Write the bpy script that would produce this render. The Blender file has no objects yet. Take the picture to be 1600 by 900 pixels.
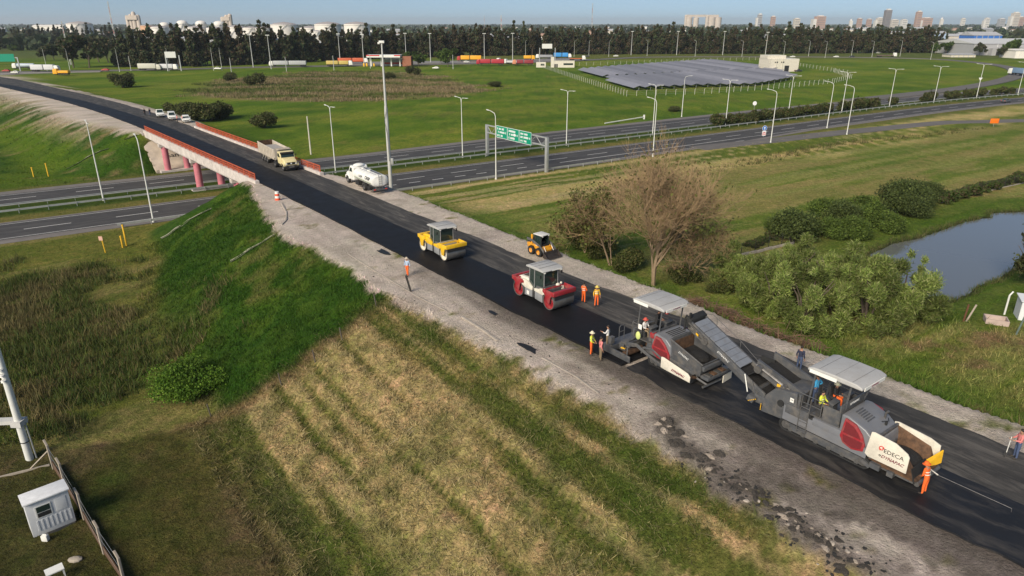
import bpy, bmesh, math, random
import numpy as np
from mathutils import Vector, Matrix
R = math.radians
random.seed(7); rng = np.random.default_rng(11)
scene = bpy.context.scene
COL = scene.collection

# ------------------------------------------------------------------ camera
CAM_Z = 28.3; PITCH = R(21.2); FPX = 1067.0
cd = bpy.data.cameras.new('camera'); cam = bpy.data.objects.new('camera', cd); COL.objects.link(cam)
cam.location = (0, 0, CAM_Z); cam.rotation_euler = (R(90) - PITCH, 0, 0)
cd.sensor_width = 36.0; cd.lens = FPX / 1600 * 36.0; cd.clip_start = 0.5; cd.clip_end = 60000
scene.camera = cam
scene.render.resolution_x = 1024; scene.render.resolution_y = 576

# ------------------------------------------------------------------ light
SUN_AZ = R(214); SUN_EL = R(33)          # azimuth clockwise from +Y, the sun stands behind the camera to the left
w = bpy.data.worlds.new('World'); scene.world = w; w.use_nodes = True
nt = w.node_tree; nt.nodes.clear()
sky = nt.nodes.new('ShaderNodeTexSky'); sky.sky_type = 'NISHITA'; sky.sun_disc = False
sky.sun_elevation = SUN_EL; sky.sun_rotation = SUN_AZ
sky.air_density = 1.0; sky.dust_density = 0.3; sky.ozone_density = 2.0; sky.altitude = 100
bg = nt.nodes.new('ShaderNodeBackground'); bg.inputs['Strength'].default_value = 0.076
wo = nt.nodes.new('ShaderNodeOutputWorld')
tcw = nt.nodes.new('ShaderNodeTexCoord'); lift = nt.nodes.new('ShaderNodeVectorMath'); lift.operation = 'ADD'; lift.inputs[1].default_value = (0, 0, 0.105)
nrm = nt.nodes.new('ShaderNodeVectorMath'); nrm.operation = 'NORMALIZE'        # clear blue air right down to the horizon
nt.links.new(tcw.outputs['Generated'], lift.inputs[0]); nt.links.new(lift.outputs[0], nrm.inputs[0]); nt.links.new(nrm.outputs[0], sky.inputs['Vector'])
nt.links.new(sky.outputs[0], bg.inputs[0]); nt.links.new(bg.outputs[0], wo.inputs[0])
sl = bpy.data.lights.new('sun', 'SUN'); sun = bpy.data.objects.new('sun', sl); COL.objects.link(sun)
sl.energy = 4.0; sl.angle = R(30.0); sl.color = (1.0, 0.895, 0.73)
sd = Vector((math.sin(SUN_AZ) * math.cos(SUN_EL), math.cos(SUN_AZ) * math.cos(SUN_EL), math.sin(SUN_EL)))
sun.rotation_euler = sd.to_track_quat('Z', 'Y').to_euler(); sun.location = (0, 0, 80)
scene.view_settings.view_transform = 'Standard'; scene.view_settings.look = 'None'
scene.view_settings.exposure = 0.42; scene.view_settings.gamma = 1.0
scene.render.engine = 'CYCLES'
scene.cycles.max_bounces = 6; scene.cycles.transparent_max_bounces = 8

# ------------------------------------------------------------------ naming helpers
def tag(o, label=None, cat=None, group=None, kind=None):
    if label: o['label'] = label
    if cat: o['category'] = cat
    if group: o['group'] = group
    if kind: o['kind'] = kind
    return o
def empty(name, loc=(0, 0, 0), rz=0, label=None, cat=None, group=None, scale=1.0):
    o = bpy.data.objects.new(name, None); COL.objects.link(o)
    o.location = loc; o.rotation_euler = (0, 0, rz); o.empty_display_size = 0.3
    if scale != 1.0: o.scale = (scale,) * 3
    return tag(o, label, cat, group)
def link(name, me, parent=None, loc=None, rot=None, scale=None):
    o = bpy.data.objects.new(name, me); COL.objects.link(o)
    if parent: o.parent = parent
    if loc is not None: o.location = loc
    if rot is not None: o.rotation_euler = rot
    if scale is not None: o.scale = scale if hasattr(scale, '__len__') else (scale,) * 3
    return o
KIDS = {}
def copy_tree(src, parent=None):
    c = src.copy(); COL.objects.link(c); c.parent = parent
    for ch in src.children: copy_tree(ch, c)
    return c

# ------------------------------------------------------------------ materials
MATS = {}
def mat(name, col, rough=0.6, metal=0.0, var=0.12, scale=3.0, bump=0.0, bscale=None, col2=None, spec=0.5, coat=0.0, detail=6.0, grime=0.0):
    if name in MATS: return MATS[name]
    m = bpy.data.materials.new(name); m.use_nodes = True; nt = m.node_tree; b = nt.nodes['Principled BSDF']
    b.inputs['Roughness'].default_value = rough; b.inputs['Metallic'].default_value = metal
    b.inputs['Specular IOR Level'].default_value = spec; b.inputs['Coat Weight'].default_value = coat
    tc = nt.nodes.new('ShaderNodeTexCoord'); nz = nt.nodes.new('ShaderNodeTexNoise')
    nz.inputs['Scale'].default_value = scale; nz.inputs['Detail'].default_value = detail; nz.inputs['Roughness'].default_value = 0.62
    nt.links.new(tc.outputs['Object'], nz.inputs['Vector'])
    rp = nt.nodes.new('ShaderNodeValToRGB'); rp.color_ramp.elements[0].position = 0.3; rp.color_ramp.elements[1].position = 0.72
    c1 = tuple(max(0, c * (1 - var)) for c in col); c2 = col2 or tuple(min(1, c * (1 + var)) for c in col)
    rp.color_ramp.elements[0].color = (*c1, 1); rp.color_ramp.elements[1].color = (*c2, 1)
    nt.links.new(nz.outputs['Fac'], rp.inputs[0]); src = rp.outputs[0]
    if grime:                                  # road dust and tar splashes lying on the paint
        for sc, c_, lo, hi, k in ((1.7, (.20, .175, .145), .46, .70, grime), (5.0, (.03, .028, .026), .60, .72, grime * .9)):
            n3 = nt.nodes.new('ShaderNodeTexNoise'); n3.inputs['Scale'].default_value = sc; n3.inputs['Detail'].default_value = 9; n3.inputs['Roughness'].default_value = .72; nt.links.new(tc.outputs['Object'], n3.inputs['Vector'])
            mr = nt.nodes.new('ShaderNodeMapRange'); mr.inputs[1].default_value = lo; mr.inputs[2].default_value = hi; mr.inputs[3].default_value = 0; mr.inputs[4].default_value = k; nt.links.new(n3.outputs['Fac'], mr.inputs[0])
            mg = nt.nodes.new('ShaderNodeMix'); mg.data_type = 'RGBA'; mg.inputs[7].default_value = (*c_, 1); nt.links.new(mr.outputs[0], mg.inputs[0]); nt.links.new(src, mg.inputs[6]); src = mg.outputs[2]
    nt.links.new(src, b.inputs['Base Color'])
    if bump:
        bn = nt.nodes.new('ShaderNodeBump'); bn.inputs['Strength'].default_value = bump; bn.inputs['Distance'].default_value = 0.1
        n2 = nt.nodes.new('ShaderNodeTexNoise'); n2.inputs['Scale'].default_value = bscale or scale * 6; n2.inputs['Detail'].default_value = 6
        nt.links.new(tc.outputs['Object'], n2.inputs['Vector']); nt.links.new(n2.outputs['Fac'], bn.inputs['Height'])
        nt.links.new(bn.outputs[0], b.inputs['Normal'])
    MATS[name] = m; return m
def attr_mat(name, rough=0.8, fine=8.0, var=0.35, transl=0.0, bump=0.0, bscale=12.0, stretch=None, spec=0.2, fine2=None, tint=None):
    """colour comes from the mesh's 'col' attribute, broken up by procedural noise"""
    m = bpy.data.materials.new(name); m.use_nodes = True; nt = m.node_tree; b = nt.nodes['Principled BSDF']
    b.inputs['Roughness'].default_value = rough; b.inputs['Specular IOR Level'].default_value = spec
    at = nt.nodes.new('ShaderNodeAttribute'); at.attribute_name = 'col'
    src = at.outputs['Color']
    tc = nt.nodes.new('ShaderNodeTexCoord'); vec = tc.outputs['Object']
    for sc in ([fine] if fine2 is None else [fine, fine2]):
        nz = nt.nodes.new('ShaderNodeTexNoise'); nz.inputs['Scale'].default_value = sc; nz.inputs['Detail'].default_value = 8; nz.inputs['Roughness'].default_value = 0.7
        nt.links.new(vec, nz.inputs['Vector'])
        mr = nt.nodes.new('ShaderNodeMapRange'); mr.inputs[1].default_value = 0.3; mr.inputs[2].default_value = 0.7
        mr.inputs[3].default_value = 1 - var; mr.inputs[4].default_value = 1 + var
        nt.links.new(nz.outputs['Fac'], mr.inputs[0])
        mx = nt.nodes.new('ShaderNodeMix'); mx.data_type = 'RGBA'; mx.blend_type = 'MULTIPLY'; mx.inputs[0].default_value = 1
        fa = nt.nodes.new('ShaderNodeMath'); fa.operation = 'MULTIPLY_ADD'; fa.inputs[1].default_value = .65; fa.inputs[2].default_value = .35; nt.links.new(at.outputs['Alpha'], fa.inputs[0]); nt.links.new(fa.outputs[0], mx.inputs[0])
        nt.links.new(src, mx.inputs[6]); nt.links.new(mr.outputs[0], mx.inputs[7]); src = mx.outputs[2]
    for sc, c1, c2 in (tint or ()):
        nz = nt.nodes.new('ShaderNodeTexNoise'); nz.inputs['Scale'].default_value = sc; nz.inputs['Detail'].default_value = 9; nz.inputs['Roughness'].default_value = 0.75; nz.inputs['Distortion'].default_value = .4
        nt.links.new(vec, nz.inputs['Vector']); rp = nt.nodes.new('ShaderNodeValToRGB'); rp.color_ramp.elements[0].position = .36; rp.color_ramp.elements[1].position = .64
        rp.color_ramp.elements[0].color = (*c1, 1); rp.color_ramp.elements[1].color = (*c2, 1); nt.links.new(nz.outputs['Fac'], rp.inputs[0])
        mx = nt.nodes.new('ShaderNodeMix'); mx.data_type = 'RGBA'; mx.blend_type = 'MULTIPLY'; nt.links.new(at.outputs['Alpha'], mx.inputs[0]); nt.links.new(src, mx.inputs[6]); nt.links.new(rp.outputs[0], mx.inputs[7]); src = mx.outputs[2]
    nt.links.new(src, b.inputs['Base Color'])
    if bump:
        bn = nt.nodes.new('ShaderNodeBump'); bn.inputs['Strength'].default_value = bump; bn.inputs['Distance'].default_value = 0.25
        n2 = nt.nodes.new('ShaderNodeTexNoise'); n2.inputs['Scale'].default_value = bscale; n2.inputs['Detail'].default_value = 7; n2.inputs['Roughness'].default_value = 0.7
        nt.links.new(vec, n2.inputs['Vector']); nt.links.new(n2.outputs['Fac'], bn.inputs['Height']); nt.links.new(bn.outputs[0], b.inputs['Normal'])
    if transl:
        out = nt.nodes['Material Output']; tr = nt.nodes.new('ShaderNodeBsdfTranslucent'); ms = nt.nodes.new('ShaderNodeMixShader')
        ms.inputs[0].default_value = transl; nt.links.new(src, tr.inputs[0])
        nt.links.new(b.outputs[0], ms.inputs[1]); nt.links.new(tr.outputs[0], ms.inputs[2]); nt.links.new(ms.outputs[0], out.inputs[0])
    MATS[name] = m; return m
def glass_mat(name, col, rough=0.05):
    m = mat(name, col, rough, 0.0, 0.05, 1.0, spec=0.8); return m

# ------------------------------------------------------------------ mesh builder
class MB:
    def __init__(self): self.v = []; self.f = []; self.mi = []; self.cur = 0
    def add(self, vs, fs):
        o = len(self.v); self.v += [tuple(p) for p in vs]
        for f in fs: self.f.append(tuple(o + i for i in f)); self.mi.append(self.cur)
        return self
    def box(self, c, s, rot=None, taper=None):
        x, y, z = (a / 2 for a in s); t = taper or (1, 1)
        vs = [Vector((sx * x * (t[0] if sz > 0 else 1), sy * y * (t[1] if sz > 0 else 1), sz * z)) for sz in (-1, 1) for sx, sy in ((-1, -1), (1, -1), (1, 1), (-1, 1))]
        if rot is not None:
            M = rot if isinstance(rot, Matrix) else Matrix.Rotation(rot[2], 3, 'Z') @ Matrix.Rotation(rot[1], 3, 'Y') @ Matrix.Rotation(rot[0], 3, 'X')
            vs = [M @ p for p in vs]
        c = Vector(c); vs = [p + c for p in vs]
        return self.add(vs, [(3, 2, 1, 0), (4, 5, 6, 7), (0, 1, 5, 4), (1, 2, 6, 5), (2, 3, 7, 6), (3, 0, 4, 7)])
    def bb(self, x0, x1, y0, y1, z0, z1): return self.box(((x0 + x1) / 2, (y0 + y1) / 2, (z0 + z1) / 2), (abs(x1 - x0), abs(y1 - y0), abs(z1 - z0)))
    def prism(self, poly, a0, a1, axis='y'):
        """polygon in the plane normal to axis, extruded from a0 to a1"""
        def P(u, v, a): return {'y': (u, a, v), 'x': (a, u, v), 'z': (u, v, a)}[axis]
        k = len(poly); vs = [P(u, v, a0) for u, v in poly] + [P(u, v, a1) for u, v in poly]
        fs = [tuple(range(k - 1, -1, -1)), tuple(range(k, 2 * k))] + [(i, (i + 1) % k, k + (i + 1) % k, k + i) for i in range(k)]
        return self.add(vs, fs)
    def cyl(self, p0, p1, r0, r1=None, n=12, cap=True):
        r1 = r0 if r1 is None else r1; p0 = Vector(p0); p1 = Vector(p1); a = (p1 - p0).normalized()
        u = a.orthogonal().normalized(); v = a.cross(u)
        vs = []
        for p, r in ((p0, r0), (p1, r1)):
            for i in range(n):
                t = 2 * math.pi * i / n; vs.append(p + (u * math.cos(t) + v * math.sin(t)) * r)
        fs = [(i, (i + 1) % n, n + (i + 1) % n, n + i) for i in range(n)]
        if cap: fs += [tuple(range(n - 1, -1, -1)), tuple(range(n, 2 * n))]
        return self.add(vs, fs)
    def tube(self, pts, r, n=6):
        pts = [Vector(p) for p in pts]; rs = r if hasattr(r, '__len__') else [r] * len(pts)
        vs = []; ref = None
        for i, p in enumerate(pts):
            a = (pts[min(i + 1, len(pts) - 1)] - pts[max(i - 1, 0)]).normalized()
            u = a.orthogonal().normalized() if ref is None else (ref - a * ref.dot(a)).normalized()
            ref = u; v = a.cross(u)
            for k in range(n):
                t = 2 * math.pi * k / n; vs.append(p + (u * math.cos(t) + v * math.sin(t)) * rs[i])
        fs = []
        for i in range(len(pts) - 1):
            for k in range(n): fs.append((i * n + k, i * n + (k + 1) % n, (i + 1) * n + (k + 1) % n, (i + 1) * n + k))
        fs += [tuple(range(n - 1, -1, -1)), tuple(range((len(pts) - 1) * n, len(pts) * n))]
        return self.add(vs, fs)
    def lathe(self, prof, c, axis='z', n=20):
        """profile of (radius, height) spun about an axis through c"""
        vs = []; c = Vector(c)
        for r, h in prof:
            for i in range(n):
                t = 2 * math.pi * i / n; a, b = r * math.cos(t), r * math.sin(t)
                vs.append(c + Vector({'z': (a, b, h), 'y': (a, h, b), 'x': (h, a, b)}[axis]))
        fs = []
        for j in range(len(prof) - 1):
            for i in range(n): fs.append((j * n + i, j * n + (i + 1) % n, (j + 1) * n + (i + 1) % n, (j + 1) * n + i))
        return self.add(vs, fs)
    def ball(self, c, r, n=10, m=6):
        r = r if hasattr(r, '__len__') else (r, r, r); vs = []; fs = []
        for j in range(m + 1):
            a = math.pi * j / m - math.pi / 2
            for i in range(n):
                t = 2 * math.pi * i / n
                vs.append((c[0] + r[0] * math.cos(a) * math.cos(t), c[1] + r[1] * math.cos(a) * math.sin(t), c[2] + r[2] * math.sin(a)))
        for j in range(m):
            for i in range(n): fs.append((j * n + i, j * n + (i + 1) % n, (j + 1) * n + (i + 1) % n, (j + 1) * n + i))
        return self.add(vs, fs)
    def slot(self, k): self.cur = k; return self
    def mesh(self, name, mats, smooth=False, bevel=0.0, seg=2):
        me = bpy.data.meshes.new(name); me.from_pydata(self.v, [], self.f)
        mats = mats if isinstance(mats, (list, tuple)) else [mats]
        for m in mats: me.materials.append(m)
        me.polygons.foreach_set('material_index', self.mi)
        bm = bmesh.new(); bm.from_mesh(me)
        bmesh.ops.recalc_face_normals(bm, faces=bm.faces)
        if bevel:
            es = [e for e in bm.edges if len(e.link_faces) == 2 and e.calc_face_angle(0) > 0.5]
            bmesh.ops.bevel(bm, geom=es, offset=bevel, segments=seg, affect='EDGES', profile=0.6, clamp_overlap=True)
        bm.to_mesh(me); bm.free()
        if smooth or bevel: 
            me.polygons.foreach_set('use_smooth', [True] * len(me.polygons))
            me.set_sharp_from_angle(angle=R(38))
        return me
    def build(self, name, mats, parent=None, smooth=False, bevel=0.0, loc=None, rot=None, seg=2):
        return link(name, self.mesh(name, mats, smooth, bevel, seg), parent, loc, rot)
def np_mesh(name, V, F, m, cols=None, smooth=False, alpha=None):
    """fast mesh from numpy arrays: F is (k, n) with n equal sides"""
    me = bpy.data.meshes.new(name); k, nn = F.shape
    me.vertices.add(len(V)); me.vertices.foreach_set('co', np.ascontiguousarray(V, dtype=np.float32).ravel())
    me.loops.add(k * nn); me.loops.foreach_set('vertex_index', np.ascontiguousarray(F, dtype=np.int32).ravel())
    me.polygons.add(k); me.polygons.foreach_set('loop_start', np.arange(0, k * nn, nn, dtype=np.int32))
    if smooth: me.polygons.foreach_set('use_smooth', np.ones(k, dtype=bool))
    if cols is not None:
        a = me.attributes.new('col', 'FLOAT_COLOR', 'POINT')
        c4 = np.ones((len(V), 4), dtype=np.float32); c4[:, :3] = cols
        if alpha is not None: c4[:, 3] = alpha
        a.data.foreach_set('color', c4.ravel())
    me.update(); me.validate()
    for x in (m if isinstance(m, (list, tuple)) else [m]): me.materials.append(x)
    return me
_fonts = {}
def text_mesh(txt, size, m, depth=0.004, shear=0.0, bold=0.0, name='lettering'):
    cu = bpy.data.curves.new('t', 'FONT'); cu.body = txt; cu.size = size; cu.extrude = depth; cu.shear = shear; cu.offset = bold
    cu.align_x = 'CENTER'; cu.align_y = 'CENTER'; cu.resolution_u = 3
    o = bpy.data.objects.new('t', cu); COL.objects.link(o)
    me = bpy.data.meshes.new_from_object(o.evaluated_get(bpy.context.evaluated_depsgraph_get())); me.name = name
    bpy.data.objects.remove(o); bpy.data.curves.remove(cu)
    me.materials.clear(); me.materials.append(m); return me

# ------------------------------------------------------------------ numpy value noise
def _h(ix, iy, seed):
    n = (ix.astype(np.int64) * 374761393 + iy.astype(np.int64) * 668265263 + seed * 1442695041) & 0x7fffffff
    n = ((n ^ (n >> 13)) * 1274126177) & 0x7fffffff
    n = n ^ (n >> 16); return (n & 0xffff) / 65535.0
def vn(x, y, seed=0):
    ix = np.floor(x); iy = np.floor(y); fx = x - ix; fy = y - iy; fx = fx * fx * (3 - 2 * fx); fy = fy * fy * (3 - 2 * fy)
    a = _h(ix, iy, seed); b = _h(ix + 1, iy, seed); c = _h(ix, iy + 1, seed); e = _h(ix + 1, iy + 1, seed)
    return (a * (1 - fx) + b * fx) * (1 - fy) + (c * (1 - fx) + e * fx) * fy
def fbm(x, y, seed=0, oct=4, g=0.5):
    t = 0; a = 1; tot = 0
    for k in range(oct): t = t + a * vn(x * 2 ** k + 17.3 * k, y * 2 ** k - 9.1 * k, seed + k); tot += a; a *= g
    return t / tot
def sstep(a, b, x): t = np.clip((x - a) / (b - a), 0, 1); return t * t * (3 - 2 * t)
# ================================================================== the lie of the land
# elevated road: s runs along it (away from the camera), o across it (to the right); highway below: t along, w across
DL = math.hypot(.602, .798); D0, D1 = -.602 / DL, .798 / DL; N0, N1 = .798 / DL, .602 / DL
ROAD_RZ = math.atan2(-D1, -D0)             # heading of traffic on the elevated road coming towards the camera
HU = (math.cos(R(34.2)), math.sin(R(34.2))); HV = (-HU[1], HU[0])
RTOP = 7.0
def road_z(s): return np.interp(s, [-1e4, 168, 200, 250, 300, 370, 430, 500, 540, 1e5], [7, 7, 6.8, 6.0, 4.8, 3.4, 2.3, .8, .35, .35])
_ks = [-60, 10, 50, 100, 130, 160, 175, 200, 225, 290, 370, 430, 500, 560]
def o_bound(s): return np.interp(s, _ks, [36.0, 35.25, 34.6, 34.0, 33.0, 31.8, 31.1, 29.6, 27.7, 21.9, 12.6, 1.0, -15, -31])
def o_left(s):  return o_bound(s) - np.interp(s, [-60, 10, 50, 100, 400], [4.7, 4.7, 4.75, 4.7, 5.2])
def o_right(s): return o_bound(s) + np.interp(s, [-60, 10, 50, 100, 180, 221, 290, 365, 430, 500], [5.0, 5.1, 4.5, 4.1, 4.5, 5.6, 7.4, 9.5, 16, 22])
def o_lsh(s):   return o_left(s) - np.interp(s, [-60, 10, 25, 40, 50, 70, 84, 98, 160, 172, 200, 240, 420], [5.6, 5.3, 4.6, 4.9, 5.6, 6.0, 4.6, 1.3, 1.0, 4.5, 9, 9.0, 6])
def o_rsh(s):   return o_right(s) + np.interp(s, [-60, 10, 25, 40, 60, 85, 96, 101, 161, 172, 420], [2.6, 2.6, 2.6, 3.2, 3.8, 4.4, 2.2, 0.8, 0.8, 3.8, 3.8])
def so_of(x, y): return x * D0 + y * D1, x * N0 + y * N1
def tw_of(x, y):
    t = x * HU[0] + y * HU[1]; w_ = x * HV[0] + y * HV[1]; return t, w_ + 6e-4 * np.maximum(0, t - 240) ** 2
def rd(s, o, z=None):
    return Vector((s * D0 + o * N0, s * D1 + o * N1, float(road_z(s)) if z is None else z))
def hw(t, w_, z=0.0):
    w_ = w_ - 6e-4 * max(0, t - 240) ** 2
    return Vector((t * HU[0] + w_ * HV[0], t * HU[1] + w_ * HV[1], z))
def px(x, y, z=0.0):
    """photo pixel -> point on the horizontal plane z"""
    u = (x - 800) / FPX; v = (450 - y) / FPX
    dx, dy, dz = u, math.cos(PITCH) + v * math.sin(PITCH), -math.sin(PITCH) + v * math.cos(PITCH)
    k = (z - CAM_Z) / dz; return Vector((dx * k, dy * k, z))
POND_Z = -0.55
pond_px = [(1358, 398), (1397, 380), (1431, 374), (1454, 366), (1510, 346), (1546, 340), (1549, 333), (1600, 331), (1680, 330), (1720, 345), (1700, 385), (1640, 408),
           (1582, 421), (1561, 437), (1525, 448), (1521, 457), (1483, 472), (1454, 476), (1415, 468), (1385, 440)]
POND = np.array([tuple(px(a, b, POND_Z))[:2] for a, b in pond_px])
def poly_sd(x, y, P):
    """signed distance to a polygon, negative inside"""
    x = np.asarray(x, float); y = np.asarray(y, float); dmin = np.full(x.shape, 1e18); ins = np.zeros(x.shape, bool); k = len(P)
    for i in range(k):
        ax, ay = P[i]; bx, by = P[(i + 1) % k]; ex, ey = bx - ax, by - ay
        h = np.clip(((x - ax) * ex + (y - ay) * ey) / (ex * ex + ey * ey), 0, 1)
        dmin = np.minimum(dmin, (x - ax - ex * h) ** 2 + (y - ay - ey * h) ** 2)
        c = ((ay > y) != (by > y)) & (x < (bx - ax) * (y - ay) / ((by - ay) if by != ay else 1e-9) + ax); ins ^= c
    r = np.sqrt(dmin); return np.where(ins, -r, r)
def P2(L, z=0.0): return np.array([tuple(px(a, b, z))[:2] for a, b in L])
REEDS = P2([(-120, 440), (60, 425), (150, 430), (205, 470), (255, 500), (285, 545), (245, 600), (130, 645), (-120, 690)])
BROWN = P2([(300, 150), (330, 128), (480, 113), (600, 112), (690, 122), (757, 141), (700, 150), (600, 157), (430, 158)])
COMPOUND = P2([(-200, 700), (60, 690), (110, 760), (190, 900), (190, 1000), (-300, 1000)], 0)
TORN = P2([(1035, 655), (1050, 680), (1078, 702), (1112, 728), (1150, 757), (1190, 782), (1240, 815), (1290, 850), (1350, 897)], 7.0)
SOLAR_C = P2([(890, 113), (985, 150), (1110, 147), (1300, 130), (1320, 117), (1180, 97), (1100, 95), (920, 104)])
def corridor(x, y):
    """height of the road embankment and distance outside its top"""
    s, o = so_of(x, y)
    wob = (fbm(x * .22, y * .22, 5, 3) - .5) * 2.2
    dl = o_lsh(s) - o + wob; dr = o - o_rsh(s) + wob * .5
    lat = np.maximum(np.maximum(dl, dr), 0)
    e1 = np.maximum(s - 101.5, 0) * 1.25; e2 = np.maximum(161.5 - s, 0) * 2.0
    slope = np.where(dl > dr, np.interp(s, [40, 60, 90, 200, 300], [.43, .45, .5, .5, .4]), .5)
    d1 = np.hypot(lat, e1); d2 = np.hypot(lat, e2)
    return np.where(d1 < d2, 7 - slope * d1, road_z(s) - slope * d2), np.minimum(d1, d2), s, o
def height(x, y, detail=True):
    x = np.asarray(x, float); y = np.asarray(y, float)
    ze, dist, s, o = corridor(x, y); t, w_ = tw_of(x, y)
    hwm = sstep(160, 154, w_) * sstep(104, 110, w_) * (t < 430)           # flat highway bed
    r = np.hypot(x, y)
    base = (fbm(x * .03, y * .03, 21, 3) - .5) * 1.2 * sstep(30, 80, r) * (1 - hwm) * sstep(420, 160, r)
    base = base - 0.5 * sstep(2, -6, poly_sd(x, y, REEDS)) * (r < 140)
    k = 1.2; hmx = np.clip(.5 + (ze - base) / (2 * k), 0, 1)              # smooth maximum at the toe
    z = base * (1 - hmx) + ze * hmx + k * hmx * (1 - hmx) * np.where((dist > .3), 1, 0)
    z = np.where(dist <= .3, road_z(s), z)
    off = sstep(0.2, 1.5, dist)
    nb = sstep(220, 60, r)
    rough = (fbm(x * .9, y * .9, 31, 3) - .5) * .34 * nb * off * (1 - hwm * .9) + (fbm(x * 3.1, y * 3.1, 33, 2) - .5) * .16 * sstep(90, 50, r) * off * (1 - hwm)
    rows = (fbm(o * 1.55 + (fbm(x * .45, y * .45, 53, 4) - .5) * .9, s * .05, 71, 3) - .5) * .7 * sstep(50, 46, s) * sstep(23, 20, o) * sstep(5, 9, o) * off
    z = z + rows
    top = (1 - off); carr = ((o > o_left(s) - .5) & (o < o_right(s) + .3))
    z = z + rough + top * np.where(carr, -.05, (fbm(x * .8, y * .8, 41, 4) - .5) * .13 - .03)
    z = z - 1.7 * (((s > 153) & (s < 162)) | ((s > 101.5) & (s < 113))) * (o > o_left(s) - 1.8) * (o < o_right(s) + 1.6)
    ps = poly_sd(x, y, POND); near = (r < 260)
    z = np.where(near & (ps < 7), np.minimum(z, np.where(ps > 0, POND_Z + .08 + ps * .16 + (z - base) * sstep(0, 7, ps), POND_Z - .02 + ps * .25)), z)
    z = np.where(hwm > .99, np.minimum(z, -.03 + np.where(ze > .0, ze + .6, 0) * (ze > .3)), z)
    return z
def hz(x, y): return float(height(np.array([x]), np.array([y]))[0])
def ground(x, y, it=6):
    """photo pixel -> point on the terrain (march the view ray down to the ground)"""
    z = 0.0
    lo = px(x, y, 0.0)
    a, b = 0.0, 1.0
    far = px(x, y, -1.2); near_ = px(x, y, 9.0)
    ts = np.linspace(0, 1, 200); P = np.array(near_)[None, :] * (1 - ts[:, None]) + np.array(far)[None, :] * ts[:, None]
    hh = height(P[:, 0], P[:, 1]); i = int(np.argmax(P[:, 2] <= hh)); q = P[i]
    return Vector((q[0], q[1], float(height(q[:1], q[1:2])[0])))

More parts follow.
